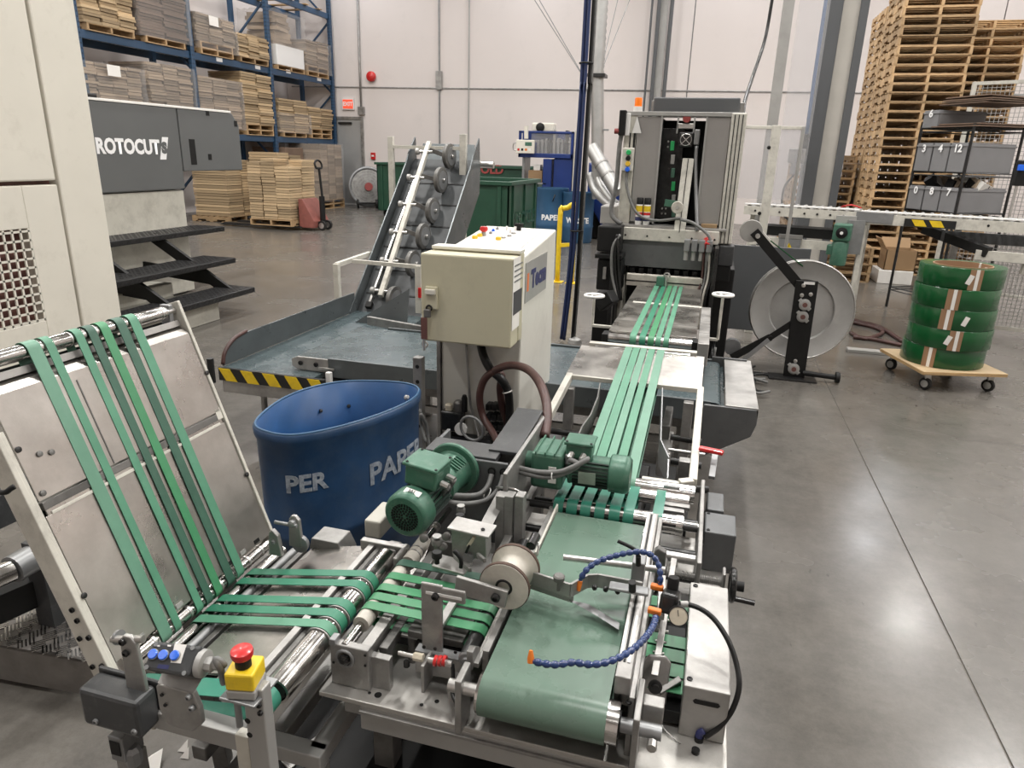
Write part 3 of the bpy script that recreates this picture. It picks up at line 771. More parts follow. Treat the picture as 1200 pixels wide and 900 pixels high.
# white beam carrying arms and wheels
b0, b1 = PY(446, 347, 5.02), PY(503, 167, 6.05)
BAR('wheel_beam', 'white_paint', t, b0, b1, .038, .038, nI, .002)
wp = [(462,351),(484,309),(496,277),(507,247),(516.5,211),(526.5,183)]
dB = (b1-b0); 
for k, q in enumerate(wp):
    f = (k+.35)/6
    pb = b0 + dB*(.03+.94*k/5.2)
    s_ = .16 + k*(LI-.22)/5
    Yk = 5.07 + s_*dI.y
    wc = PY(q[0], q[1], Yk-.14)
    arm = BAR('wheel_arm', 'cast_grey', t, pb+Vector((.03,0,.02)), wc-Vector((.03,0,0)), .012, .035)
    w = MB().lathe([(.03,-.02),(.085,-.022),(.105,-.016),(.108,0),(.105,.016),(.085,.022),(.03,.02)], wc, (1,-.12,0), 22).build('wheel', 'cast_grey', t, smooth=True)
    MB().lathe([(.02,-.026),(.078,-.024),(.082,0),(.078,.024),(.02,.026)], wc, (1,-.12,0), 16).build('wheel_rim', 'cover_grey', w, smooth=True)
    MB().lathe([(.012,-.045),(.018,-.04),(.018,.04),(.012,.045)], wc, (1,-.12,0), 10).build('axle', 'zinc', w, smooth=True)
    CYL('adjust_knob', 'zinc', t, pb+Vector((-.07,-.0,.0)), pb+Vector((.06,0,0)), .014, n=10)
    MB().lathe([(.015,0),(.028,.005),(.028,.03),(.012,.04)], pb+Vector((-.1,0,0)), (1,0,0), 12).build('knob_cap', 'reel_grey', t, smooth=True)
# white portal frames
for Y, qs in ((6.05, ((458,160),(543,160),(461,172),(541,176))),):
    a, b = PY(*qs[0], Y), PY(*qs[1], Y)
    B('frame_post', 'white_paint', t, a.x-.025, a.x+.025, Y-.02, Y+.02, 0, a.z, .003)
    B('frame_post', 'white_paint', t, b.x-.03, b.x+.03, Y-.02, Y+.02, 0, b.z+.02, .003)
    c = PY(*qs[2], Y); BAR('cross_bar', 'white_paint', t, (a.x, Y, c.z), (b.x, Y, c.z), .03, .03)
a, b = PY(413,306,5.0), PY(494,313,5.0)
BAR('cross_bar', 'white_paint', t, (a.x, 5.0, a.z), (b.x+.02, 5.0, b.z), .025, .03)
c = PX(394,312,-2.78)
B('side_post', 'white_paint', t, -2.80, -2.755, c.y-.02, c.y+.02, 0, c.z+.02, .003)
BAR('side_rail', 'white_paint', t, (-2.778, c.y, c.z+.01), (-2.70, 5.3, .88), .035, .035)
d = PY(490,320,5.0)
B('side_post', 'white_paint', t, d.x-.02, d.x+.03, 4.98, 5.03, 0, .86, .003)
e = PY(489,340,4.97); B('red_reflector', 'red', t, d.x+.01, d.x+.035, 4.965, 4.978, e.z-.06, e.z+.02, .003)
BAR('discharge_chute', 'slide_steel', t, onI(-2.36, LI+.05, -.05), onI(-2.36, LI+.22, .02), .5, .01, nI)
CYL('chute_bolt', 'zinc', t, (x1-.02, 6.3, 1.6), (x1+.12, 6.3, 1.6), .03)

# cross conveyor running under the strap conveyor
t = thing('cross_conveyor', 'low blue-grey belt conveyor crossing behind the control cabinet to a grey hood', 'conveyor', (-1, 3.8, 0))
yn, yf, zc = 3.42, 4.20, .55
belt('cross_belt', 'belt_blue_grey', t, (-2.22, zc-.032), (.12, zc-.032), .03, .03, yn, yf-.02, 'y', .003)
for yy, nm in ((yn-.022, 'side_plate'), (yf-.01, 'side_plate')):
    B(nm, 'slide_steel', t, -2.02, .1, yy, yy+.02, zc-.10, zc+.012, .003)
MB().prism([(-.24,.012),(-.2,.03),(0,.03),(0,-.05),(-.2,-.05),(-.24,-.03)], (-2.02, yn-.001, zc-.028), (1,0,0), (0,0,1), .012).build('nose_plate', 'alu', t, bevel=.003)
for xx in (-2.2, -2.1): bolts(t, [(xx, yn-.016, zc-.035)], (0,-1,0), .014, .008, 'steel_dark')
B('tension_bolt', 'zinc', t, -2.08, -1.98, yn-.028, yn-.014, zc-.06, zc-.045, .002)
B('cross_frame', 'cast_grey', t, -1.95, .1, yn+.02, yf-.04, zc-.16, zc-.11, .003)
for xx in (-1.7, -.95, .0):
    for yy in (yn+.05, yf-.08): B('leg', 'mid_grey', t, xx-.02, xx+.02, yy-.02, yy+.02, 0, zc-.16, .002)
    B('leg_tie', 'mid_grey', t, xx-.015, xx+.015, yn+.05, yf-.08, .2, .24, .002)
B('stand_tie', 'mid_grey', t, -1.7, 0, yn+.045, yn+.075, .28, .32, .002)
MB().prism([(0,-.04),(.16,-.04),(.2,.05),(.2,.10),(.0,.10)], (.1, yf+.04, zc-.08), (1,0,0), (0,0,1), .02).build('hood_end', 'hammer_grey', t)
MB().prism([(-.03,0.),(.215,.0),(.225,-.07),(.205,-.14),(-.05,-.3),(-.05,-.06)], (.1, yn-.04, zc+.005), (1,0,0), (0,0,1), .02).build('hood_side', 'hammer_grey', t, bevel=.003)
B('hood_top', 'alu', t, .17, .325, yn-.05, yf+.05, zc, zc+.012, .003)
B('hood_lip', 'steel_dark', t, .315, .325, yn-.05, yf+.05, zc-.07, zc, .002)
B('hood_inner', 'belt_blue_grey', t, .08, .17, yn-.02, yf+.02, zc-.05, zc-.035, .002)

# perforated leg post of the cross conveyor beside the cabinet
# green bins
def bin_box(name, label, x0, x1, y0, y1, z1, lip=.05, z0=.12, cat='bin', mt='green_bin'):
    t = thing(name, label, cat, ((x0+x1)/2, (y0+y1)/2, 0))
    w = .03
    B('front_panel', mt, t, x0, x1, y0, y0+w, z0, z1, .005); B('back_panel', mt, t, x0, x1, y1-w, y1, z0, z1, .005)
    B('side_panel', mt, t, x0, x0+w, y0, y1, z0, z1, .005); B('side_panel', mt, t, x1-w, x1, y0, y1, z0, z1, .005)
    B('floor_panel', mt, t, x0, x1, y0, y1, z0, z0+.03, .005)
    m = MB().box(x0-lip, x1+lip, y0-lip, y0+w, z1, z1+.06).box(x0-lip, x1+lip, y1-w, y1+lip, z1, z1+.06).box(x0-lip, x0+w, y0, y1, z1, z1+.06).box(x1-w, x1+lip, y0, y1, z1, z1+.06)
    m.build('rim', mt, t, bevel=.008)
    for xx in (x0+.15, (x0+x1)/2, x1-.15): B('rib', mt, t, xx-.03, xx+.03, y0-.03, y0, z0, z1, .004)
    for yy in (y0+.2, (y0+y1)/2, y1-.2): B('rib', mt, t, x1, x1+.03, yy-.03, yy+.03, z0, z1, .004)
    for xx in (x0+.15, x1-.15):
        for yy in (y0+.15, y1-.15):
            MB().lathe([(.02,-.03),(.06,-.03),(.06,.03),(.02,.03)], (xx, yy, .06), (1,0,0), 12).build('caster', 'rubber', t, smooth=True)
    return t
c = PY(597, 213, 10.5)
t = bin_box('waste_bin', 'large open dark green steel bin behind the control cabinet', c.x-1.5, c.x, 10.5, 12.3, c.z-.06)
TEXT('faded_lettering', 'RECYCLE', 'strap_green', t, (c.x+.034, 11.4, c.z-.6), (0,1,0), (0,0,1), .3, .006)
a, b = PY(441, 190, 18.0), PY(622, 195, 18.0)
t = bin_box('waste_container', 'long low dark green container along the back wall', a.x, b.x, 18.0, 19.6, a.z-.06)
c = PY(577, 199, 18.0); TEXT('red_lettering', 'OLD', 'dark_red', t, (c.x, 17.96, c.z), (1,0,0), (0,0,1), .3, .01)
# blue plastic paper-waste drums
def small_drum(label, x, y, r, z1, word):
    t = thing('waste_drum', label, 'drum', (x, y, 0), 'blue waste drums by the back wall')
    MB().lathe([(r*.9,0),(r*.98,.05),(r,.3),(r*1.03,.33),(r,.36),(r,z1-.05),(r*1.02,z1-.04),(r*1.02,z1),(r*.95,z1),(r*.95,.1),(0,.1)], (x,y,0), (0,0,1), 28).build('shell', 'blue_bin', t, smooth=True)
    ca = math.atan2(0-y, 0-x)
    def wr(q):
        an = ca + q.x/r; return Vector((x+math.cos(an)*(r+.004+q.z), y+math.sin(an)*(r+.004+q.z), z1*.45+q.y))
    TEXT('lettering', word, 'white_print', t, (0,0,0), (1,0,0), (0,0,1), .15, .006, warp=wr)
    TUBE('handle', 'steel_dark', t, [(x+.1, y-r-.01, z1-.25), (x+.12, y-r-.05, z1-.2), (x+.14, y-r-.01, z1-.12)], .012, 6, 3)
    return t
a = PY(646, 250, 14.6); small_drum('blue plastic drum stencilled PAPER, left of the hanging hoses', a.x, 14.6, .34, 1.06, 'PAPER')
a = PY(676, 250, 14.5); small_drum('blue plastic drum stencilled WASTE, behind the hanging hoses', a.x+.02, 14.5, .32, 1.0, 'WASTE')
# blue packaging machine by the wall
Y = 16.6
def q(px, py): return PY(px, py, Y)
t = thing('packing_machine', 'dark blue packing machine with clear window and cream control panel by the back wall', 'machine', (q(640,200).x, Y+.4, 0))
a, b = q(608, 153), q(671, 186)
B('back_panel', 'blue_machine', t, a.x, b.x, Y+.35, Y+.75, b.z, a.z, .01)
B('frame_rail', 'blue_machine', t, a.x, b.x, Y, Y+.06, b.z, b.z+.1, .01); B('frame_rail', 'blue_machine', t, a.x, b.x, Y, Y+.06, a.z-.05, a.z, .01)
B('frame_stile', 'blue_machine', t, b.x-.06, b.x, Y, Y+.06, b.z, a.z, .01); B('frame_stile', 'blue_machine', t, a.x, a.x+.06, Y, Y+.06, b.z, a.z, .01)
B('window', 'acrylic', t, a.x+.3, b.x-.06, Y+.02, Y+.03, b.z+.1, a.z-.05, 0)
for k in range(9):
    x = a.x+.42+k*.095; hh = .25+.3*rnd.random()
    B('mechanism', ['zinc','reel_grey','mid_grey','steel_dark'][k % 4], t, x, x+.06, Y+.1, Y+.3, b.z+.1, b.z+.1+hh, .005)
CYL('shaft', 'zinc', t, (a.x+.35, Y+.2, a.z-.22), (b.x-.1, Y+.2, a.z-.22), .03)
c = q(618, 172)
pn = B('control_panel', 'cream', t, c.x-.24, c.x+.2, Y-.14, Y-.08, c.z-.15, c.z+.15, .015)
B('screen', 'motor_green', pn, c.x-.02, c.x+.14, Y-.145, Y-.139, c.z+.02, c.z+.1, 0)
for i in range(4): B('key', ['red','black','orange','white'][i], pn, c.x-.2+i*.09, c.x-.15+i*.09, Y-.145, Y-.139, c.z-.09, c.z-.04, 0)
TUBE('grab_handle', 'zinc', pn, [(c.x-.24, Y-.1, c.z+.08), (c.x-.31, Y-.1, c.z+.06), (c.x-.31, Y-.1, c.z-.06), (c.x-.24, Y-.1, c.z-.08)], .014, 6, 3)
c = q(634, 149); B('top_motor', 'cream', t, q(622,150).x, q(648,150).x, Y+.1, Y+.4, c.z-.09, c.z+.1, .03)
MB().lathe([(.1,0),(.1,.03),(.04,.05)], (q(632,150).x, Y+.1, c.z), (0,-1,0), 16).build('top_pulley', 'black', t, smooth=True)
CYL('panel_post', 'cream', t, (q(618,160).x, Y-.1, q(618,160).z-.05), (q(618,150).x, Y-.1, q(618,148).z), .05)
B('end_column', 'cream_dirty', t, q(671,200).x, q(677,200).x, Y, Y+.3, .0, q(674,153).z, .01)
B('lower_cabinet', 'blue_machine', t, q(648,200).x, q(670,200).x, Y+.05, Y+.6, 0, b.z, .02)
B('waste_chute', 'blue_machine', t, q(636,200).x, q(646,200).x, Y+.0, Y+.5, .3, b.z-.02, .01)
B('side_leg', 'cover_grey', t, q(611,200).x, q(614,200).x, Y+.05, Y+.6, 0, b.z, .01)
c = q(626, 206)
tt = thing('carton', 'small brown carton on the shelf of the blue packing machine', 'carton', (c.x, Y+.3, c.z))
B('box', 'box_brown', tt, c.x-.17, c.x+.17, Y+.1, Y+.5, c.z-.15, c.z+.12, .01); B('sheet', 'paper', tt, c.x-.06, c.x+.1, Y+.15, Y+.4, c.z+.12, c.z+.25, .01)
B('shelf', 'cover_grey', t, q(612,215).x, q(640,215).x, Y, Y+.6, c.z-.19, c.z-.152, .005)

# extraction duct
Y = 14.2
t = thing('extraction_duct', 'silver extraction duct with ribbed flexible hose rising to the ceiling', 'duct', (PY(700,150,Y).x, Y, 0))
a, b, c = PY(701, 230, Y), PY(700, 89, Y), PY(704, 0, Y)
xx = b.x
CYL('steel_pipe', 'duct', t, (a.x, Y, .9), (xx, Y, b.z), .12)
B('collar', 'steel_dark', t, xx-.17, xx+.17, Y-.17, Y+.17, b.z-.03, b.z+.03, .005)
n = 90
MB().tube([(xx+(c.x-xx)*k/n, Y, b.z+(CEIL-.2-b.z)*k/n) for k in range(n+1)], .13, 14, 1, lambda k: 1 if k % 2 else .86).build('flex_hose', 'duct', t, smooth=True)
e0, e1 = PY(693, 173, Y-.2), PY(724, 226, Y-.6)
CYL('branch_pipe', 'duct', t, e0, e1, .13); dv = (e1-e0)
for f in (.38, .62): MB().lathe([(.14,-.02),(.14,.02)], e0+dv*f, dv, 16).build('clamp_band', 'mid_grey', t, smooth=True)
f0, f1 = PY(692, 203, Y), PY(712, 238, Y-.4)
TUBE('small_hose', 'duct', t, [f0, PY(697,222,Y-.1), f1, PY(722,245,Y-.6)], .09, 10, 4)
TUBE('small_hose', 'duct', t, [PY(699,200,Y), PY(703,215,Y-.1), PY(716,234,Y-.4), PY(726,242,Y-.6)], .08, 10, 4)
B('damper_plate', 'cover_grey', t, xx-.02, xx+.28, Y-.05, Y+.05, PY(700,152,Y).z-.015, PY(700,152,Y).z+.015, .003)
for (qa, qb) in (((683,88),(632,0)),((683,89),(624,-4)),((703,88),(724,0)),((703,88),(738,0))):
    CYL('guy_wire', 'cover_grey', t, PY(*qa, Y), PY(*qb, Y+.6), .008, n=5)
bh = thing('dust_hopper', 'dark blue sloping hopper behind the silver branch pipe', 'hopper', (PY(705,215,15.2).x, 15.2, 0))
a = PY(693,190,15.2); b = PY(728,245,15.2)
MB().prism([(0,0),(.75,-.55),(.75,-1.3),(.35,-1.3),(0,-.7)], (a.x, 15.4, a.z), (1,0,0), (0,0,1), .5).build('shell', 'blue_machine', bh, bevel=.02)
for xx in (a.x+.4, a.x+.7): B('leg', 'steel_dark', bh, xx-.03, xx+.03, 15.0, 15.06, 0, a.z-1.28, .003)
# black bin and small table near it
c = P(698, 275, 0)
tag(MB().lathe([(.2,0),(.26,.02),(.3,.75),(.32,.75),(.32,.79),(.28,.79),(.24,.08),(0,.08)], (c.x, c.y-.6, 0), (0,0,1), 18).build('round_bin', 'black', smooth=True), 'black round bin beside the blue drums', 'bin')
# hanging supply hoses in front of the duct
t = thing('supply_hoses', 'bundle of dark blue and black supply hoses dropping from the ceiling to the floor', 'hoses', (-1.17, 6.4, 0))
Y = 6.4
top = PY(691, 0, Y)
def drop(nm, m, r, dx, foot, y=Y):
    f = P(*foot, .01)
    TUBE(nm, m, t, [(top.x+dx*1.0, y, CEIL-.25), (top.x+dx, y, top.z), (top.x+dx+.0, y, 2.2), (top.x+dx*1.1-.01, y, 1.3), (f.x*.3+(top.x+dx)*.7, y, .75), (f.x, y, .02)], r, 8, 5)
drop('blue_hose', 'hose_blue', .018, -.03, (659, 397)); drop('blue_hose', 'hose_blue', .014, .005, (664, 396), Y-.03)
drop('black_hose', 'hose_black', .016, .035, (675, 394)); drop('grey_cable', 'cable_grey', .011, .05, (676, 395), Y+.03)
for zz in (1.05, 2.45): MB().torus((top.x, Y, zz), (0,0,1), .055, .008, 14, 6).build('hose_tie', 'black', t)
f = P(676, 398, 0); MB().lathe([(.07,0),(.06,.03),(.02,.05),(0,.05)], (f.x, Y, 0), (0,0,1), 12).build('floor_boot', 'reel_grey', t, smooth=True)
# yellow guard rail
Y = 9.6
a, b = PY(656, 300, Y), PY(668, 327, Y)
t = thing('guard_rail', 'yellow tubular guard rail standing behind the control cabinet', 'guard rail', (a.x, Y, 0))
zt_ = PY(660, 243, Y).z
TUBE('hoop', 'yellow', t, [(a.x-.02, Y+.0, 0), (a.x-.02, Y, zt_-.1), (a.x+.01, Y, zt_-.02), (a.x+.08, Y, zt_), (b.x-.02, Y, zt_+.04), (b.x+.02, Y, zt_-.03), (b.x+.02, Y, 0)], .035, 8, 4)
BAR('mid_rail', 'yellow', t, (a.x, Y, zt_*.5), (b.x, Y, zt_*.52), .04, .05)
for x in (a.x-.02, b.x+.02): B('base_plate', 'yellow', t, x-.08, x+.08, Y-.08, Y+.08, 0, .012, .003)
# ================================================================ right background
PAL = [mesh_of(pallet_mb(1.02, 1.22, .131), 'wooden_pallet', 'wood')]
def pallet_stack(n, x0, y0, label, grp, z0=0.):
    dx = dy = 0
    for k in range(n):
        dx = dx*.7+rnd.uniform(-.012,.012); dy = dy*.7+rnd.uniform(-.02,.02)
        tag(put('wooden_pallet', PAL[0], None, (x0+.51+dx, y0+.61+dy, z0+k*.131), (1,1,.985), rnd.uniform(-.008,.008)), label, 'pallet', grp)
pallet_stack(33, 2.43, 12.7, 'wooden pallet in the tallest stack reaching out of the picture', 'pallets of the tallest stack')
pallet_stack(30, 3.50, 13.9, 'wooden pallet in the second tall stack, behind and right of the tallest', 'pallets of the second stack')
pallet_stack(14, 1.33, 14.0, 'wooden pallet in the low stack right beside the grey column', 'pallets of the low stack')
pallet_stack(4, 1.36, 11.5, 'wooden pallet in the small pile under the roller conveyor', 'pallets of the small pile')
pallet_stack(32, 2.44, 14.05, 'wooden pallet in the stack hidden behind the tallest', 'pallets of the hidden stack')
# carton with bottles on a white box, on the floor
c = P(1046, 333, 0)
t = thing('white_box', 'low white carton on the floor below the open brown carton', 'carton', (c.x, c.y+.3, 0))
B('box', 'paper', t, c.x-.22, c.x+.25, c.y, c.y+.5, 0, .2, .008)
t = thing('open_carton', 'open brown carton with raised flaps on a white box', 'carton', (c.x, c.y+.3, .2))
for a in ((c.x-.16,c.x+.26,c.y+.02,c.y+.03),(c.x-.16,c.x+.26,c.y+.44,c.y+.45),(c.x-.16,c.x-.15,c.y+.02,c.y+.45),(c.x+.25,c.x+.26,c.y+.02,c.y+.45)):
    B('wall', 'box_brown', t, *a, .201, .5, 0)
B('bottom', 'box_brown', t, c.x-.16, c.x+.26, c.y+.02, c.y+.45, .2, .21, 0)
MB().bar((c.x-.16,c.y+.24,.5), (c.x-.26,c.y+.24,.66), .42, .006, (1,0,.6)).build('flap', 'box_brown', t)
MB().bar((c.x+.05,c.y+.45,.5), (c.x+.05,c.y+.55,.64), .4, .006, (0,1,-.6)).build('flap', 'box_brown', t)
for k in range(3): MB().cyl((c.x-.05+k*.12, c.y+.2, .215), (c.x-.05+k*.12, c.y+.2, .47), .05, n=12).build('jar', 'white', t, smooth=True)
# building column with dark guards
Y = 10.4
a, b = PY(985,0,Y), PY(1010,0,Y); xc = (a.x+b.x)/2+.02
t = thing('building_column', 'pale building column between two dark grey corner guards', 'column', (xc, Y+.15, 0))
B('shaft', 'column_light', t, xc-.13, xc+.13, Y+.02, Y+.3, 0, CEIL-.01, .005)
B('corner_guard', 'column_grey', t, xc-.28, xc-.10, Y-.02, Y+.32, 0, CEIL-.01, .006)
B('corner_guard', 'column_grey', t, xc+.10, xc+.2, Y-.02, Y+.32, 0, CEIL-.01, .006)
t = thing('air_drop', 'blue compressed-air pipe with filter valve hanging beside the grey column', 'air pipe', (PY(955,100,10.2).x, 10.2, .9))
Y = 10.2; v = PY(968, 0, Y); w = PY(944, 165, Y)
TUBE('pipe', 'air_blue', t, [(v.x+.02, Y, CEIL-.1), (v.x, Y, v.z), (w.x, Y, w.z)], .022, 8, 3)
CYL('valve', 'steel_dark', t, (w.x, Y, w.z-.18), (w.x, Y, w.z+.08), .045, n=10)
CYL('filter_bowl', 'cover_grey', t, (w.x-.08, Y, w.z-.42), (w.x-.08, Y, w.z-.18), .06, n=12)
B('regulator', 'mid_grey', t, w.x-.18, w.x+.02, Y-.05, Y+.05, w.z-.28, w.z-.1, .01)
TUBE('drain_hose', 'hose_black', t, [(w.x-.08, Y, w.z-.42), (w.x-.18, Y, w.z-.6), (w.x-.16, Y, w.z-.9), (w.x-.05, Y, .95)], .014, 6, 4)
# pipes beside the machine top, running up the wall
t = thing('wall_pipes', 'three dark vertical pipes running up behind the strapping machine', 'pipes', (PY(765,60,20.6).x, 20.6, 3))
for (u, v, r) in ((765, 755, .03), (773, 763, .05), (789, 777, .05)):
    a, b = PY(u, 0, 20.6), PY(v, 118, 20.6)
    CYL('pipe', 'column_grey', t, (a.x, 20.6, CEIL-.05), (b.x, 20.6, b.z-1.0), r, n=8)
t = tag(MB().box(PY(771,50,20.75).x, PY(776,50,20.75).x+.08, 20.7, 20.85, 2, CEIL-.01).build('cable_tray', 'reel_grey', bevel=.004), 'pale vertical cable tray between dark pipes on the back wall', 'cable tray')
# wire shelf with grey totes
Fc = PY(1121, 243, 9.0); F0 = Vector((Fc.x, 9.0, 0))
dL, dR = Vector((-.5,.866,0)), Vector((.866,.5,0)); LLn, LRn = .72, .68
t = thing('wire_shelf', 'dark wire shelving unit holding grey totes behind the roller conveyor', 'shelf', F0)
zs3 = [.25, 1.2, PY(1126,203,9.0).z, PY(1135,149,9.0).z]
for a in (0, 1):
    for b in (0, 1):
        p = F0 + dL*LLn*a + dR*LRn*b; CYL('post', 'steel_dark', t, p, p+Vector((0,0,zs3[3]+.04)), .016, n=8)
for z in zs3:
    g = MB()
    for k in range(13): p = F0 + dL*LLn*k/12; g.cyl(p+Vector((0,0,z)), p+dR*LRn+Vector((0,0,z)), .004, n=4)
    for a, b in ((F0, F0+dL*LLn), (F0, F0+dR*LRn), (F0+dL*LLn, F0+dL*LLn+dR*LRn), (F0+dR*LRn, F0+dL*LLn+dR*LRn)):
        for dz in (0, -.035): g.cyl(a+Vector((0,0,z+dz)), b+Vector((0,0,z+dz)), .007, n=5)
    g.build('wire_deck', 'steel_dark', t)
RM = Matrix((dR, dL, Vector((0,0,1)))).transposed()
def tote(label, i, z, h, wd=.22, ln=.66, dl=.0, num=None, junk=False):
    c = F0 + dL*(.01+.235*i+wd/2+dl) + dR*(ln/2-.02); c.z = z
    tt = thing('grey_tote', label, 'tote', c, 'grey totes on the wire shelf')
    m = MB(); w = .008
    m.obox(c+Vector((0,0,.006)), (ln, wd, .012), RM)
    for s_ in (-1, 1):
        m.obox(c+dL*s_*(wd/2-w/2)+Vector((0,0,h/2)), (ln, w, h), RM); m.obox(c+dR*s_*(ln/2-w/2)+Vector((0,0,h/2)), (w, wd, h), RM)
    m.build('body', 'tote_grey', tt, bevel=.004)
    MB().obox(c+Vector((0,0,h-.03)), (ln+.02, wd+.012, .02), RM).build('rim', 'tote_grey', tt, bevel=.003)
    TEXT('number', num, 'white_print', tt, c-dR*(ln/2+.012)+Vector((0,0,h*.8)), -dL, (0,0,1), .11, .004)
    if junk: 
        for k in range(3): MB().obox(c+Vector((rnd.uniform(-.1,.1), rnd.uniform(-.05,.05), h+.02)), (.2, .12, .1), Euler((rnd.random(), rnd.random(), rnd.random())).to_matrix()).build('loose_item', ['paper','black','cardboard_grey'][k], tt)
for i, nm in enumerate(('12', '4', '3')):
    tote(('rightmost','middle','leftmost')[i]+' of three grey totes side by side on the middle wire shelf', i, zs3[2]+.006, PY(1126,170,9.0).z-zs3[2]+.02, num=nm)
for i, nm in enumerate(('7', '8', '0')):
    tote(('rightmost','middle','leftmost')[i]+' of three grey totes heaped with loose items on the low wire shelf', i, zs3[1]+.006, .27, num=nm, junk=True)
tote('single shallow grey tote on the shelf top under flat cardboard', 2, zs3[3]+.006, .19, num='6')
for k in range(6):
    c = F0 + dL*.3 + dR*.36; z = zs3[3]+.21+k*.022 if k > 1 else zs3[3]+.02+k*.022
    o = MB().obox((0,0,0), (.9-.05*k, .62, .012), Matrix.Identity(3)).build('cardboard_sheet', 'cardboard_dark', loc=Vector((c.x+.08, c.y+rnd.uniform(-.03,.03), z)))
    o.rotation_euler = (0, rnd.uniform(-.03,.03), .52+rnd.uniform(-.1,.1)); tag(o, 'loose dark cardboard sheet lying on top of the wire shelf', 'cardboard', 'sheets on the wire shelf')
# white mesh guards
def mesh_guard(label, x0, x1, y0, y1, z0, z1, step=.05):
    t = thing('mesh_guard', label, 'mesh guard', (x0, y0, 0))
    p, q = Vector((x0,y0,0)), Vector((x1,y1,0)); L = (q-p).length; d = (q-p)/L
    for pp in (p, q): BAR('post', 'white_paint', t, pp, pp+Vector((0,0,z1)), .05, .05, (0,1,0))
    for z in (z0, z1): BAR('rail', 'white_paint', t, p+Vector((0,0,z-.02)), q+Vector((0,0,z-.02)), .03, .04)
    g = MB(); n = int(L/step)
    for k in range(n): a = p+d*(k*step); g.bar(a+Vector((0,0,z0)), a+Vector((0,0,z1)), .006, .006, (0,1,0))
    for k in range(int((z1-z0)/step)): g.bar(p+Vector((0,0,z0+k*step)), q+Vector((0,0,z0+k*step)), .006, .006)
    h = g.build('wire_mesh', 'reel_grey', t); h['kind'] = 'stuff'
a = PY(1143, 96, 10.8)
mesh_guard('tall white wire-mesh guard behind the wire shelf', a.x, a.x+1.7, 10.8, 9.8, .15, a.z)
a = PY(1163, 305, 8.6); b = PY(1200, 300, 8.3)
mesh_guard('low white wire-mesh guard right of the green strap coils', 2.75, 3.6, 8.45, 8.3, .1, 1.0, .04)
# small boxes with white label behind, at the right edge
c = PY(1196, 200, 8.6)
t = thing('valve_block', 'small black and blue pneumatic valve at the right picture edge', 'valve', (c.x, 8.6, 1.2))
B('body', 'black', t, c.x-.04, c.x+.06, 8.55, 8.65, c.z-.15, c.z+.1, .01); B('solenoid', 'button_blue', t, c.x-.05, c.x, 8.5, 8.56, c.z, c.z+.06, .005); CYL('stem', 'zinc', t, (c.x, 8.6, 1.0), (c.x, 8.6, c.z-.14), .015)

# roller conveyor leading right from the strapping machine
t = thing('outfeed_conveyor', 'white-railed outfeed conveyor running right from the strapping machine', 'conveyor', (1.5, 7.9, 0))
A, Bq = Vector((.34, 8.2, 1.235)), Vector((3.4, 7.47, 1.235)); d = (Bq-A).normalized(); nrm = Vector((-d.y, d.x, 0))
Mx = A + d*1.13
def seg(p, q, wd, zoff=0., drop=.09):
    p, q = p+Vector((0,0,zoff)), q+Vector((0,0,zoff))
    BAR('front_rail', 'white_paint', t, p-Vector((0,0,drop/2)), q-Vector((0,0,drop/2)), .035, drop)
    BAR('back_rail', 'white_paint', t, p+nrm*wd-Vector((0,0,drop/2)), q+nrm*wd-Vector((0,0,drop/2)), .035, drop)
    L = (q-p).length
    for k in range(int(L/.085)):
        c = p + d*(.045+k*.085) - Vector((0,0,.012)); CYL('roller', 'reel_grey', t, c+nrm*.02, c+nrm*(wd-.02), .026, n=10)
    BAR('edge_strip', 'white', t, p+nrm*.03+Vector((0,0,.02)), q+nrm*.03+Vector((0,0,.02)), .07, .012)
seg(A, Mx, .62); seg(Mx+d*.02, Bq, .62, -.01, .1)
for k in range(8): bolts(t, [A+d*(.12+k*.125)+Vector((0,0,-.045))-nrm*.018], -nrm, .011, .006)
for k in range(5): bolts(t, [A+d*(1.35+k*.3)+Vector((0,0,-.055))-nrm*.018], -nrm, .011, .006)
BAR('plate', 'cover_grey', t, Mx-d*.02-Vector((0,0,.04))-nrm*.02, Mx+d*.32-Vector((0,0,.05))-nrm*.02, .012, .1)
k0 = Mx+d*.42-nrm*.022-Vector((0,0,.07)); hz = BAR('hazard_plate', 'hazard_black', t, k0, k0+d*.44, .01, .075)
for k in range(2):
    MB().prism([(0,0),(.1,0),(.06,.06),(-.04,.06)], k0+d*(.1+k*.15)-nrm*.007-Vector((0,0,.03)), d, (0,0,1), .003).build('yellow_stripe', 'yellow', hz)
TUBE('red_cable', 'red', t, [Mx-d*.2+nrm*.4+Vector((0,0,.02)), Mx-d*.1+nrm*.3+Vector((0,0,.05)), Mx+nrm*.35+Vector((0,0,.02))], .008, 6, 3)
def leg(s_, across, z0=0., z1=1.15, m='white_paint', w=.05):
    p = A+d*s_+nrm*across; B('leg', m, t, p.x-w/2, p.x+w/2, p.y-w/2, p.y+w/2, z0, z1, .004)
leg(.08, .1); leg(1.2, .02); leg(1.2, .6); leg(2.05, .6, .06, 1.1, 'mid_grey', .06); leg(2.9, .05); leg(2.9, .6)
leg(2.62, .05, .75)
BAR('lower_rail', 'white_paint', t, A+d*.1-Vector((0,0,.36)), A+d*1.2-Vector((0,0,.36)), .05, .09)
BAR('lower_rail', 'white_paint', t, A+d*2.2-Vector((0,0,.33)), A+d*3.1-Vector((0,0,.34)), .05, .09)
BAR('lower_rail', 'column_grey', t, A+d*1.9-Vector((0,0,.2))+nrm*.3, A+d*3.1-Vector((0,0,.2))+nrm*.3, .05, .1)
BAR('drive_tray', 'black', t, A+d*.15-Vector((0,0,.25))+nrm*.2, A+d*1.1-Vector((0,0,.25))+nrm*.2, .3, .1)
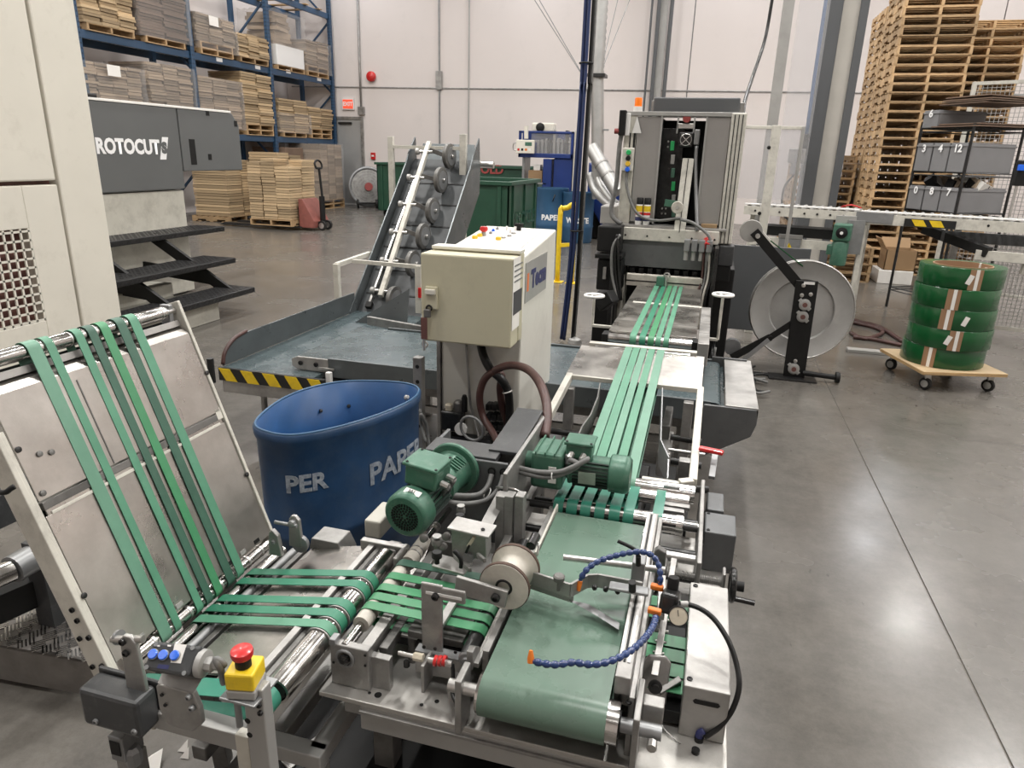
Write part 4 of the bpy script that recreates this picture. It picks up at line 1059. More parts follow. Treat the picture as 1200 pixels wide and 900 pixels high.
BAR('dark_arm', 'black', t, A+d*1.75-Vector((0,0,.16))+nrm*.5, A+d*2.3-Vector((0,0,.3))-nrm*.02, .08, .09)
f = A+d*2.05+nrm*.6; CYL('leveling_foot', 'black', t, (f.x,f.y,0), (f.x,f.y,.07), .03, n=10)
# gear motor on the conveyor
gm = A+d*1.02-nrm*.12-Vector((0,0,.2))
gb = MB().obox(gm, (.17,.16,.17), Matrix((d, nrm, Vector((0,0,1)))).transposed()).build('gearbox', 'motor_green', t, bevel=.015)
MB().lathe([(.055,0),(.055,.012),(.02,.02),(.02,.03)], gm-nrm*.08, -nrm, 18).build('gearbox_cover', 'black', gb, smooth=True)
MB().lathe([(.016,0),(.016,.01)], gm-nrm*.11, -nrm, 10).build('shaft_end', 'white', gb, smooth=True)
mo = MB().lathe([(.07,0),(.08,.02),(.08,.2),(.075,.24),(.02,.245)], gm-Vector((0,0,.09)), (0,0,-1), 20).build('motor', 'motor_green', t, smooth=True)
MB().obox(gm-d*.09-Vector((0,0,.18)), (.06,.1,.1), Matrix((d, nrm, Vector((0,0,1)))).transposed()).build('terminal_box', 'motor_green', mo, bevel=.008)
B('motor_bracket', 'reel_grey', t, gm.x-.07, gm.x+.12, gm.y+.06, gm.y+.09, gm.z+.05, gm.z+.16, .004)
BAR('support_plate', 'cover_grey', t, gm+d*.13+Vector((0,.08,.12)), gm+d*.13+Vector((0,.08,-.22)), .16, .02, (0,1,0))
sg = A+d*.52-nrm*.03-Vector((0,0,.40))
wb_ = BAR('warning_box', 'cover_grey', t, sg-d*.11, sg+d*.11, .05, .17)
tri = MB().prism([(-.03,-.025),(.03,-.025),(0,.028)], sg-nrm*.027+Vector((0,0,.02)), d, (0,0,1), .002).build('warning_triangle', 'yellow', wb_)
BAR('bolt_mark', 'black', wb_, sg-nrm*.031+Vector((.004,0,.038)), sg-nrm*.031+Vector((-.003,0,.0)), .004, .004, (1,0,0), 0)
BAR('valve_strip', 'mid_grey', t, sg-d*.12+Vector((0,0,.11)), sg+d*.12+Vector((0,0,.11)), .05, .04)
# ================================================================ strapping machine, reel, strap coils
Y = 5.7
def q(px, py, yy=None): return PY(px, py, Y if yy is None else yy)
t = thing('strapping_machine', 'tall grey strapping machine with open centre, orange beacon and button station', 'machine', (-.27, 6.3, 0))
xl, xr = q(731,200).x-.02, q(876,133).x
zt_ = q(800,132).z; zb_ = q(790,268).z
xa, xb_, xc_, xd = q(747,134).x, q(775,134).x, q(830,136).x, q(858,134).x
ydp = Y+1.0
B('left_post', 'white_paint', t, xl, xa, Y, ydp, .35, zt_-.02, .01)
B('post_slot', 'black', t, xl+.075, xl+.09, Y-.004, Y+.01, zt_-.42, zt_-.1, 0); B('post_slot', 'black', t, xl+.045, xl+.055, Y-.004, Y+.01, zt_-.42, zt_-.15, 0)
B('left_panel', 'profile', t, xa+.004, xb_, Y+.01, Y+.03, zb_+.04, zt_-.03, .003)
B('right_panel', 'profile', t, xc_, xd-.004, Y+.01, Y+.03, zb_+.04, zt_-.03, .003)
for x in (xb_, xc_-.012): B('opening_edge', 'reel_grey', t, x, x+.014, Y-.005, Y+.05, zb_+.03, zt_-.02, .002)
B('top_bar', 'reel_grey', t, xl, xr, Y-.01, Y+.04, zt_-.025, zt_+.005, .003)
B('back_wall', 'black', t, xa, xd, Y+.55, Y+.58, .5, zt_-.03, 0)
B('inner_side', 'black', t, xb_-.03, xb_, Y+.03, Y+.55, zb_, zt_-.03, 0); B('inner_side', 'black', t, xc_, xc_+.03, Y+.03, Y+.55, zb_, zt_-.03, 0)
B('inner_plate', 'steel_dark', t, xb_+.0, xb_+.17, Y+.3, Y+.32, zb_+.05, zt_-.1, .002)
bolts(t, [(xb_+.05+i*.03, Y+.3, z) for i in (0,1) for z in (zt_-.2, zt_-.24, zt_-.72, zt_-.76)], (0,-1,0), .008, .004, 'zinc')
B('right_post', 'white_paint', t, xd, xr, Y-.02, ydp, q(858,286).z, zt_, .006)
for k in range(3): B('post_groove', 'steel_dark', t, xd+.02+k*.028, xd+.027+k*.028, Y-.0225, Y-.015, q(858,286).z, zt_-.01, 0)
a, b = q(768,115,Y+.3), q(866,131,Y+.3)
B('top_box', 'column_grey', t, a.x, b.x, Y+.2, Y+.85, zt_+.006, a.z, .01)
B('top_box_cap', 'mid_grey', t, b.x, b.x+.035, Y+.25, Y+.8, zt_+.006, a.z-.03, .004); B('top_box_cap', 'mid_grey', t, a.x-.02, a.x, Y+.25, Y+.8, zt_+.006, a.z-.02, .004)
c = q(746,127); bc = CYL('beacon_base', 'white', t, (c.x, Y+.1, zt_), (c.x, Y+.1, zt_+.045), .035)
MB().lathe([(.027,.045),(.028,.05),(.028,.1),(.026,.108),(0,.108)], (c.x, Y+.1, zt_), (0,0,1), 16).build('beacon_lens', 'beacon', bc, smooth=True)
c = q(731,146); sw = B('isolator_switch', 'black', t, c.x-.03, c.x+.02, Y-.07, Y-.0, c.z-.08, c.z+.1, .006)
CYL('switch_knob', 'dark_red', sw, (c.x-.06, Y-.05, c.z-.05), (c.x-.02, Y-.05, c.z-.05), .02)
B('switch_plate', 'white', sw, c.x+.02, c.x+.05, Y-.05, Y-.0, c.z-.08, c.z+.08, .004)
MB().prism([(0,0),(.07,0),(.03,.12)], (c.x+.07, Y-.02, c.z-.06), (1,0,0), (0,0,1), .004).build('gusset', 'white', t)
c0, c1 = q(731,173), q(742,201)
bs = B('button_station', 'white_paint', t, c0.x, c1.x, Y-.065, Y-.002, c1.z, c0.z, .008)
for k, m in enumerate(('green_btn', 'black', 'yellow_btn', 'button_blue')):
    z = c0.z-.035-k*(c0.z-c1.z-.05)/3; MB().lathe([(.019,0),(.019,.008),(.015,.014),(0,.014)], ((c0.x+c1.x)/2+.005, Y-.065, z), (0,-1,0), 14).build('button', m, bs, smooth=True)
TUBE('station_cable', 'cable_grey', t, [(c0.x-.0, Y-.02, c.z+.04), (c0.x-.03, Y-.02, c0.z+.03), (c0.x-.035, Y-.02, c1.z-.1), (c0.x-.06, Y-.02, zb_+.1), (c0.x+.03, Y-.05, zb_+.02)], .018, 8, 5)
TUBE('station_cable', 'cable_grey', t, [((c0.x+c1.x)/2, Y-.03, c1.z), ((c0.x+c1.x)/2+.01, Y-.05, c1.z-.12), (c1.x+.05, Y-.06, zb_+.12), (c1.x+.2, Y-.06, zb_+.06), (c1.x+.4, Y-.06, zb_+.09)], .011, 8, 5)
# feed head in the opening
f0, f1 = q(804,186,Y+.1), q(795,268,Y-.05)
BAR('feed_column', 'white_paint', t, (f1.x+.01, Y-.06, zb_-.02), (f0.x+.02, Y+.05, f0.z), .085, .04, (0,1,0), .004)
BAR('feed_groove', 'steel_dark', t, (f1.x+.01, Y-.082, zb_-.02), (f0.x+.02, Y+.028, f0.z), .006, .004, (0,1,0), 0)
c = q(804,163,Y+.1); fan = B('cooling_fan', 'steel_dark', t, c.x-.055, c.x+.055, Y+.08, Y+.16, c.z-.06, c.z+.05, .01)
for a_ in (PI/4, -PI/4): BAR('fan_guard', 'zinc', fan, (c.x-.05*math.cos(a_), Y+.078, c.z-.005-.05*math.sin(a_)), (c.x+.05*math.cos(a_), Y+.078, c.z-.005+.05*math.sin(a_)), .005, .004, (0,1,0), 0)
MB().torus((c.x, Y+.078, c.z-.005), (0,1,0), .042, .003, 20, 5).build('fan_guard', 'zinc', fan)
B('drive_block', 'cover_grey', t, c.x+.06, c.x+.1, Y+.06, Y+.16, c.z-.04, c.z+.07, .006)
c2 = q(804,147,Y+.2); B('drive_plate', 'zinc', t, c2.x-.07, c2.x+.06, Y+.2, Y+.3, c2.z-.025, c2.z+.015, .004)
CYL('red_knob', 'dark_red', t, (c2.x, Y+.18, c2.z+.05), (c2.x, Y+.26, c2.z+.05), .03)
for dx in (-.07, .055): B('hanger', 'reel_grey', t, c2.x+dx, c2.x+dx+.012, Y+.2, Y+.23, c2.z-.06, zt_-.02, .001)
for k in range(6): B('circuit_strip', ['motor_green','reel_grey','green_btn'][k % 3], t, f0.x-.07-.012*k, f0.x-.04-.012*k, Y+.12, Y+.16, zb_+.08+.1*k, zb_+.15+.1*k, .003)
TUBE('feed_pipe', 'cover_grey', t, [(c.x+.085, Y+.06, c.z-.05), (c.x+.095, Y+.04, c.z-.2), (c.x+.13, Y-.02, zb_+.2), (c.x+.16, Y-.08, zb_+.0)], .014, 8, 5)
c = q(794,243,Y-.1); w = MB().lathe([(.01,-.012),(.042,-.014),(.046,-.006),(.046,.006),(.042,.014),(.01,.012)], (c.x, Y-.12, c.z), (0,1,0), 22).build('guide_wheel', 'ivory', t, smooth=True)
MB().lathe([(.012,-.02),(.012,.02)], (c.x, Y-.12, c.z), (0,1,0), 10).build('wheel_hub', 'zinc', w, smooth=True)
MB().bar((c.x-.1, Y-.08, c.z+.03), (c.x, Y-.08, c.z+.02), .02, .05).build('green_bracket', 'motor_green', t)
# cross beam, front cover, dark throat
xr2 = q(842,280).x
B('cross_beam', 'white_paint', t, xl+.02, xr2, Y-.08, Y+.05, q(760,281).z, zb_, .004)
B('beam_shelf', 'alu', t, xl+.02, xr2+.05, Y-.05, Y+.12, zb_+.001, zb_+.02, .002)
bolts(t, [(xl+.08+k*.17, Y-.08, zb_-.06) for k in range(5)], (0,-1,0), .008, .004)
B('front_cover', 'hammer_grey', t, xl+.03, xr2-.02, Y-.05, Y-.03, q(760,312).z, q(760,281).z, .003)
B('throat', 'black', t, xl+.03, xr2-.02, Y+.2, Y+.25, .5, q(760,312).z, 0)
for k in range(9): B('throat_finger', 'steel_dark', t, xl+.06+k*.07, xl+.1+k*.07, Y-.02, Y+.1, q(760,322).z-.02*rnd.random(), q(760,314).z, .003)
for x in (xl+.01, xr2-.02): B('side_frame', 'steel_dark', t, x, x+.03, Y-.3, Y+.3, 0, zb_-.1, .003)
er = q(734,331,5.55); er2 = q(822,340,5.55)
B('end_rail', 'ivory', t, er.x, er2.x, 5.52, 5.58, .74+.0, .83, .004)
B('rail_groove', 'steel_dark', t, er.x, er2.x, 5.517, 5.522, .775, .785, 0)
cb = q(773,341,5.5); cl = B('clamp_block', 'motor_green', t, cb.x-.03, cb.x+.03, 5.46, 5.52, .76, .83, .005)
CYL('clamp_screw', 'zinc', cl, (cb.x+.04, 5.48, .69), (cb.x+.04, 5.48, .84), .012); MB().torus((cb.x+.045, 5.48, .84), (0,1,0), .022, .006, 14, 6).build('clamp_ring', 'zinc', cl)
# pneumatic cluster
c = q(805,285,Y-.15)
for k in range(4):
    x = c.x-.02+k*.055; v_ = B('valve', 'cover_grey', t, x, x+.045, Y-.17, Y-.1, c.z-.06, c.z+.03, .006)
    CYL('bowl', 'reel_grey', v_, (x+.022, Y-.135, c.z-.13), (x+.022, Y-.135, c.z-.06), .018, n=12)
CYL('red_valve', 'red', t, (q(829,283).x, Y-.16, q(829,283).z-.02), (q(829,283).x, Y-.1, q(829,283).z+.02), .03)
for k, m in enumerate(('hose_red', 'cable_grey', 'ivory', 'hose_black')):
    x = q(824+k*3.5, 300).x; TUBE('air_tube', m, t, [(x, Y-.14, c.z-.02), (x+.01, Y-.16, c.z-.25), (x-.01, Y-.2, .7), (x-.02, Y-.25, .45)], .01, 6, 4)
TUBE('front_hose', 'cable_grey', t, [(xr2-.3, Y-.1, zb_+.08), (xr2-.2, Y-.12, zb_+.06), (xr2-.08, Y-.15, zb_-.02), (xr2-.05, Y-.16, zb_-.1)], .012, 8, 5)
# left drive: black motor blocks
a, b = q(702,264,5.5), q(727,295,5.5)
B('servo_motor', 'black', t, a.x, b.x, 5.45, 5.75, b.z, a.z, .01)
a, b = q(699,296,5.5), q(730,303,5.5); B('servo_flange', 'black', t, a.x, b.x, 5.42, 5.75, b.z, a.z, .004)
a, b = q(701,303,5.5), q(727,341,5.5); B('drive_block', 'black', t, a.x, b.x, 5.48, 5.72, b.z, a.z, .01)
for k in range(3): TUBE('drive_cable', 'cable_grey' if k == 0 else 'hose_black', t, [q(727-k*2,275,5.42), q(718+k*3,290,5.40), q(717+k*4,320,5.40), q(724+k*2,352,5.38)], .011, 8, 5)
B('drive_sensor', 'alu', t, q(707,313,5.45).x, q(711,313,5.45).x, 5.44, 5.48, q(707,327,5.45).z, q(707,313,5.45).z, .003)
a = q(704,350,5.2); MB().bar((a.x, 5.2, a.z-.05), (a.x+.1, 5.15, a.z+.04), .1, .1).build('side_motor', 'black', t, bevel=.01)
B('left_side_box', 'reel_grey', t, q(704,243,6.2).x, q(722,243,6.2).x, 6.2, 6.5, q(704,262,6.2).z, q(704,241,6.2).z, .01)
B('left_foot_frame', 'black', t, xl-.12, xl+.05, 5.5, 6.6, 0, q(712,341).z, .01)
# right black motor under the ribbed post
a, b = q(843,287), q(858,312)
B('servo_motor', 'box_grey', t, a.x, b.x, Y-.03, Y+.15, b.z, a.z, .01); B('servo_flange', 'black', t, a.x-.01, b.x-.01, Y-.02, Y+.12, b.z-.12, b.z, .006)
B('right_foot_frame', 'black', t, xr2, xr+.06, 5.9, 6.7, 0, q(858,320).z, .01)
B('cross_panel', 'column_grey', t, q(858,300,6.3).x, q(880,300,6.3).x+.55, 6.9, 6.93, .15, .95, .004)
# spray cans on the shelf
for k, px in enumerate((748.5, 757.5)):
    c = q(px, 258, Y-.0); z0 = zb_+.02
    s_ = thing('spray_can', ('left' if k == 0 else 'right')+' one of two spray cans with black caps on the machine shelf', 'spray can', (c.x, Y-.02, z0))
    MB().lathe([(.026,0),(.027,.004),(.027,.15),(.02,.165),(.018,.165)], (c.x, Y-.02, z0), (0,0,1), 16).build('can', 'white', s_, smooth=True)
    MB().lathe([(.0275,.1),(.0275,.145)], (c.x, Y-.02, z0), (0,0,1), 16, False).build('yellow_band', 'yellow', s_, smooth=True)
    MB().lathe([(.0275,.03),(.0275,.06)], (c.x, Y-.02, z0), (0,0,1), 16, False).build('blue_band', 'print_navy', s_, smooth=True)
    MB().lathe([(.0275,.075),(.0275,.095)], (c.x, Y-.02, z0), (0,0,1), 16, False).build('red_band', 'red', s_, smooth=True)
    MB().lathe([(.0255,.155),(.0255,.2),(.022,.205),(0,.205)], (c.x, Y-.02, z0), (0,0,1), 16).build('cap', 'black', s_, smooth=True)
c = q(833,259); tag(B('wood_block', 'wood', None, c.x-.07, c.x+.05, Y-.03, Y+.08, zb_+.021, zb_+.05, .003), 'small wood block on the right end of the machine shelf', 'wood block')

# feed table with five straps and two hand wheels
t = thing('feed_table', 'worn steel feed table with five green straps and two white hand wheels', 'feed table', (-.25, 4.4, 0))
zt2 = .76
a, b = P(703,391,zt2), P(820,400,zt2); yn = (a.y+b.y)/2; x0, x1 = P(706,391,zt2).x, P(818,399,zt2).x
B('table_plate', 'alu_plate', t, x0+.02, x1-.01, yn+.1, 5.45, zt2-.014, zt2-.002, .002)
B('plate_seam', 'cast_grey', t, x0+.02, x1-.01, yn+.38, yn+.386, zt2-.003, zt2-.0015, 0)
CYL('front_roller', 'steel', t, (x0+.03, yn+.04, zt2-.032), (x1-.03, yn+.04, zt2-.032), .03)
for x in (x0-.005, x1-.03): rb = B('roller_bearing', 'black', t, x, x+.035, yn-.0, yn+.09, zt2-.07, zt2-.004, .004)
B('front_beam', 'steel_dark', t, x0-.03, x1+.02, yn+.02, yn+.06, zt2-.13, zt2-.075, .003)
for k, (u0, u1) in enumerate(((736,744),(748,755.5),(758.5,766),(768,774.5),(777.5,784))):
    xa_, xb2 = P(u0,397,zt2).x, P(u1,397,zt2).x
    belt('strap', ['belt_green_b','belt_green','belt_bright','belt_green_b','belt_green_b'][k], t, (yn+.04, zt2-.032), (5.75, zt2-.032), .031, .031, xa_, xb2, 'x', .002)
B('side_block', 'alu', t, x1, x1+.06, yn-.05, 4.75, zt2-.12, zt2+.005, .004)
for yy in (yn+.2, yn+.45): B('block_joint', 'cast_grey', t, x1, x1+.0605, yy, yy+.004, zt2-.12, zt2+.0055, 0)
B('back_bar', 'white_paint', t, x0+.06, x1, 4.75, 4.8, zt2-.012, zt2-.001, .002)
for x in (x0+.04, x1-.04):
    for yy in (yn+.15, 5.3): B('leg', 'mid_grey', t, x-.025, x+.025, yy-.025, yy+.025, 0, zt2-.05, .003)
for k, (u, v, z0, xo) in enumerate(((696.5,346.5,.62,.14), (847.5,345.5,.60,-.10))):
    Yh = 4.55
    c = PY(u, v, Yh)
    wh = MB().torus(c, (0,0,1), .062, .009, 28, 8).build('hand_wheel', 'white', t, smooth='all')
    g = MB()
    for j in range(3): an = j*PI*2/3; g.cyl(c, c+Vector((math.cos(an)*.06, math.sin(an)*.06, 0)), .006, n=6)
    g.lathe([(.016,-.01),(.016,.012)], c, (0,0,1), 12); g.build('wheel_spokes', 'white', wh, smooth=True)
    CYL('wheel_stem', 'white_paint', t, c, (c.x, c.y, z0), .009, n=8)
    BAR('stem_bracket', 'white_paint', t, (c.x, c.y, z0), (c.x+xo, c.y, z0), .03, .016)

# steel pulley reel on a black stand
t = thing('strap_reel', 'large grey strap reel on a black upright stand with pulley arms', 'reel', (.85, 6.0, 0))
C = PY(938.5, 363, 6.1); ax = Vector((.03,-1,.06)).normalized(); r0 = .405
MB().lathe([(.1,-.06),(r0,-.06),(r0+.004,-.055),(r0,-.048),(r0-.07,-.045),(r0-.07,.03),(r0,.034),(r0+.005,.04),(r0,.046),(r0-.012,.046),(r0-.02,.04),(.255,.034),(.25,.028),(.245,.012),(.08,.02),(.0,.02)], C, ax, 56).build('reel_disc', 'reel_grey', t, smooth=True)
MB().torus(C+ax*.046, ax, r0-.004, .006, 56, 6).build('rim', 'zinc', t, smooth='all')
a, b = PY(930,441,5.92), PY(946,329,5.92)
up = BAR('upright', 'black', t, (a.x, 5.92, .0), (b.x-.0, 5.92, b.z), .165, .03, (0,1,0), .004)
for (u, v) in ((943,357),(940.5,371),(930,432)):
    c = PY(u, v, 5.9); fb = MB().lathe([(.045,0),(.045,.012),(.032,.014),(.032,.022),(.02,.022)], (c.x, 5.902, c.z), (0,-1,0), 18).build('flange_bearing', 'reel_grey', t, smooth=True)
    MB().bar((c.x-.045, 5.897, c.z+.04), (c.x+.045, 5.897, c.z-.04), .03, .01, (0,1,0)).build('flange_ears', 'reel_grey', fb, bevel=.004)
    CYL('bore', 'pipe_brown', fb, (c.x, 5.89, c.z), (c.x, 5.876, c.z), .019, n=14)
bolts(t, [PY(u, v, 5.903) for u, v in ((941.5,334.5),(939.5,346),(950,345),(932,423))], (0,-1,0), .016, .01, 'zinc')
c = PY(948.5,332,5.9); B('white_sticker', 'white', t, c.x-.04, c.x+.04, 5.899, 5.904, c.z-.01, c.z+.01, 0)
B('base_plate', 'steel_dark', t, a.x-.2, a.x+.17, 5.82, 5.98, 0, .016, .003); B('base_rail', 'steel_dark', t, -.3, a.x+.05, 5.9, 5.97, 0, .012, .002)
c = PY(980,440,5.88); CYL('bottom_axle', 'black', t, (a.x+.06, 5.9, .06), (c.x-.0, 5.9, .05), .022); CYL('axle_collar', 'black', t, (c.x-.0, 5.9, .05), (c.x+.03, 5.9, .05), .045)
pc = PY(883.5,271,5.98); el = PY(939,337,5.95)
BAR('upper_arm', 'black', t, (pc.x, 5.95, pc.z), (el.x, 5.95, el.z), .075, .012, (0,1,0))
pu = MB().lathe([(.02,-.02),(.085,-.022),(.088,-.012),(.075,-.006),(.075,.006),(.088,.012),(.085,.022),(.02,.02)], (pc.x-.02, 6.0, pc.z), (0,1,0), 26).build('pulley', 'reel_grey', t, smooth=True)
CYL('pulley_axle', 'zinc', pu, (pc.x+.03, 5.9, pc.z-.03), (pc.x+.03, 6.03, pc.z-.03), .018)
k0, k1, k2 = PY(936,374,5.93), PY(903,395,5.93), PY(857,419,5.9)
BAR('lower_arm', 'black', t, k0, k1, .05, .012, (0,1,0)); BAR('lower_arm', 'black', t, k1, k2, .06, .014, (0,1,0))
BAR('lower_link', 'cover_grey', t, PY(901,398,5.9), PY(868,424,5.88), .035, .012, (0,1,0))
bolts(t, [PY(903,396,5.92)], (0,-1,0), .02, .012, 'black')
rr = PY(858,406,6.05); MB().lathe([(.02,-.03),(.07,-.03),(.07,.03),(.02,.03)], rr, (0,1,0), 20).build('tension_pulley', 'cover_grey', t, smooth=True)
CYL('strap_line', 'strap_green', t, PY(903,282,6.03), PY(941,312,6.08), .005, n=5); CYL('strap_line', 'paper', t, PY(886,262,6.03), PY(903,282,6.03), .005, n=5)

# tall white post with clear guard
t = thing('guard_screen', 'clear plastic guard screen on white posts beside the strapping machine', 'guard screen', (.5, 7.55, 0))
a = PY(906,147,7.5); B('post', 'white_paint', t, .47, .55, 7.46, 7.54, 0, a.z, .004)
b = PY(940,148,7.6); c = PY(862,147,7.6); lo = PY(900,236,7.6).z
B('screen_pane', 'acrylic', t, c.x, b.x, 7.6, 7.606, lo+.02, PY(900,147,7.6).z, 0)
for x in (b.x,): B('post', 'reel_grey', t, x, x+.03, 7.58, 7.62, 0, a.z, .003)
B('top_strip', 'white_paint', t, c.x, b.x+.03, 7.59, 7.62, a.z-.03, a.z, .003)
bolts(t, [PY(u, v, 7.46) for u, v in ((901,173),(890,250))], (0,-1,0), .018, .008)
for zz in (.45, .7, .9): B('tape_band', 'column_grey', t, .468, .552, 7.458, 7.542, zz, zz+.012, 0)
t = thing('cable_riser', 'pale square riser with black cable beside the strapping machine', 'cable riser', (PY(893,100,8.6).x, 8.6, 0))
a, b = PY(908,0,8.6), PY(892,230,8.6); B('riser', 'reel_grey', t, b.x-.04, b.x+.07, 8.55, 8.65, 0, CEIL-.01, .004)
B('clear_sleeve', 'acrylic', t, b.x+.12, b.x+.42, 8.58, 8.6, .9, 4.6, 0)
TUBE('cable', 'hose_black', t, [PY(909,-30,8.3), PY(904,5,8.3), PY(896,48,8.2), PY(882,90,7.6), PY(873,118,6.6), PY(871,134,6.3)], .016, 8, 6)

# cables and hoses on the floor
t = thing('floor_cables', 'tangle of black and grey cables on the floor between table and reel', 'cables', (.25, 5.8, 0))
for k in range(9):
    x0 = .12+.05*rnd.random(); pts = [(x0, 5.25+.1*k, .25+.03*rnd.random())]
    for j in range(5): pts.append((x0+.02+.09*j+rnd.uniform(-.05,.05), 5.35+.07*k+rnd.uniform(-.22,.22), .015+.035*rnd.random()+.12*(j == 2)*rnd.random()))
    TUBE('cable', ['hose_black','cable_grey','black'][k % 3], t, pts, .011, 6, 5)
t = thing('air_hoses', 'dark red hoses looped on the floor beside the strap coils', 'hose', (1.3, 8, 0))
f = [P(u, v, .02) for u, v in ((990,372),(1010,378),(1030,383),(1058,400))]
TUBE('hose', 'hose_red', t, f, .022, 8, 5)
TUBE('hose', 'hose_red', t, [P(u, v, .02) for u, v in ((997,390),(1014,397),(1034,390),(1026,384),(1000,378))], .02, 8, 5)
TUBE('hose', 'hose_red', t, [P(u, v, .022) for u, v in ((1000,395),(1020,397),(1045,402),(1060,405))], .02, 8, 5)
tag(B('floor_duct', 'reel_grey', None, P(990,408,0).x, P(1040,408,0).x, 7.0, 7.1, 0, .03, .004), 'flat grey cable duct on the floor behind the strap dolly', 'cable duct')

# dolly with five coils of green strap
t = thing('dolly', 'plywood dolly on four black casters under green strap coils', 'dolly', (1.965, 6.3, 0))
ang = math.radians(15); ux, uy = Vector((math.cos(ang), math.sin(ang), 0)), Vector((-math.sin(ang), math.cos(ang), 0)); cd = Vector((1.965, 6.31, 0))
Md = Matrix((ux, uy, Vector((0,0,1)))).transposed()
dk = MB().obox(cd+Vector((0,0,.155)), (.66,.69,.028), Md).build('deck', 'plywood', t, bevel=.002)
for k in range(3): MB().obox(cd+Vector((0,0,.146+k*.009)), (.664,.694,.003), Md).build('ply_layer', 'ply_edge', dk)
for sx in (-1, 1):
    for sy in (-1, 1):
        c = cd + ux*sx*.25 + uy*sy*.27 + Vector((0,0,.05))
        cs = MB().lathe([(.02,-.016),(.044,-.016),(.05,-.008),(.05,.008),(.044,.016),(.02,.016)], c, ux*.85+uy*.5, 20).build('caster_wheel', 'rubber', t, smooth=True)
        MB().lathe([(.01,-.02),(.03,-.018),(.03,.018),(.01,.02)], c, ux*.85+uy*.5, 14).build('wheel_hub', 'zinc', cs, smooth=True)
        MB().bar(c+Vector((0,0,.0))+ux*.02, c+Vector((0,0,.09))+ux*.0, .046, .03, (0,1,0)).build('caster_fork', 'zinc', cs, bevel=.003)
zc = .17; rc = .302; hc = .158
tagp = [(.35, 1), (-.02, 0), (-.10, 0), (.18, 1), (-.28, 0)]
names = ('top coil of green plastic strap with bare core, uppermost on the dolly', 'green strap coil second from the top on the dolly', 'middle green strap coil of the five on the dolly', 'green strap coil second from the bottom on the dolly', 'lowest green strap coil resting on the plywood dolly')
for k in range(5):
    z = zc + k*(hc+.001); cx = cd + Vector((rnd.uniform(-.01,.01), rnd.uniform(-.01,.01), z))
    if k == 4: cx.x += .006
    lab_i = 4-k
    s_ = thing('strap_coil', names[lab_i], 'strap coil', cx, 'green strap coils on the dolly')
    MB().lathe([(.208,.004),(rc-.004,0),(rc,.006),(rc,hc-.006),(rc-.004,hc),(.208,hc-.004)], cx, (0,0,1), 64, False).build('strap_winding', 'strap_green', s_, smooth=True)
    MB().lathe([(.2085,.0),(.2085,hc+.002),(.2,hc+.002),(.2,0)], cx, (0,0,1), 48, False).build('core', 'label_brown', s_, smooth=True)
    base_an = math.atan2(-cx.y, -cx.x)
    for (da, w_, m_, zz0, zz1) in ((tagp[lab_i][0], .045, 'label_brown', .0, hc), (tagp[lab_i][0], .012, 'paper', .0, hc)):
        an = base_an + da + (.0 if m_ == 'label_brown' else .02); nb = 6; vs = []
        for j in range(nb+1):
            aa = an + (j/nb-.5)*w_*2/rc
            for zz in (zz0, zz1): vs.append(cx+Vector((math.cos(aa)*(rc+(.002 if m_ == 'label_brown' else .004)), math.sin(aa)*(rc+(.002 if m_ == 'label_brown' else .004)), zz)))
        MB().add(vs, [(2*j, 2*j+2, 2*j+3, 2*j+1) for j in range(nb)]).build('paper_band', m_, s_)
    if lab_i in (0, 2, 3):
        an = base_an + {0: .22, 2: .33, 3: .02}[lab_i]; c = cx+Vector((math.cos(an)*(rc+.003), math.sin(an)*(rc+.003), hc*.5)); tx = Vector((-math.sin(an), math.cos(an), 0))
        MB().bar(c-tx*.012-Vector((0,0,.035)), c+tx*.012+Vector((0,0,.035)), .035, .002, Vector((math.cos(an), math.sin(an), 0))).build('small_label', 'paper', s_)
    if lab_i == 0:
        for da in (.9, 2.5): 
            an = base_an+da; c = cx+Vector((math.cos(an)*.198, math.sin(an)*.198, hc*.5)); B('core_tie', 'paper', s_, c.x-.008, c.x+.008, c.y-.004, c.y+.004, z, z+hc+.004, 0)
# ================================================================ control cabinet, blue drum, strap conveyor
t = thing('control_cabinet', 'cream control cabinet on a pillar with sloping button panel and hanging lock', 'control cabinet', (-.93, 3.1, 0))
xl, xr, yf, yb = -1.115, -.742, 2.86, 3.5
prof = [(yf,.02),(yb,.02),(yb,1.345),(yf,1.285)]
MB().prism([(a-yf, b) for a, b in prof], (xl, yf, 0), (0,1,0), (0,0,1), xr-xl).build('pillar', 'cab_body', t, bevel=.008)
zd0, zd1 = PY(505,400,2.69).z, PY(550,300,2.69).z
dr = B('door', 'cab_door', t, xl-.025, xr+.0, 2.69, 2.80, zd0, zd1, .008)
B('door_frame', 'cab_door', t, xl-.015, xr+.003, 2.803, yf, zd0+.005, zd1+.012, .006)
B('hood_strip', 'cab_body', t, xl-.015, xr+.003, 2.79, 2.87, zd1+.006, zd1+.02, .003)
lp = B('latch_plate', 'cab_door', dr, xl+.0, xl+.055, 2.675, 2.69, PY(505,362,2.69).z, PY(505,335,2.69).z, .006)
B('latch_handle', 'cream', dr, xl+.003, xl+.05, 2.662, 2.676, PY(505,344,2.69).z, PY(505,338,2.69).z, .003)
MB().torus((xl+.02, 2.67, PY(503,360,2.69).z), (0,1,0), .012, .004, 14, 6).build('lock_ring', 'steel_dark', dr)
zs_ = PY(503,367,2.66).z
B('padlock', 'cast_grey', dr, xl+.0, xl+.03, 2.655, 2.672, zs_-.02, zs_+.015, .004)
B('leather_strap', 'pipe_brown', dr, xl-.012, xl+.016, 2.655, 2.66, PY(504,398,2.66).z, zs_-.02, .001)
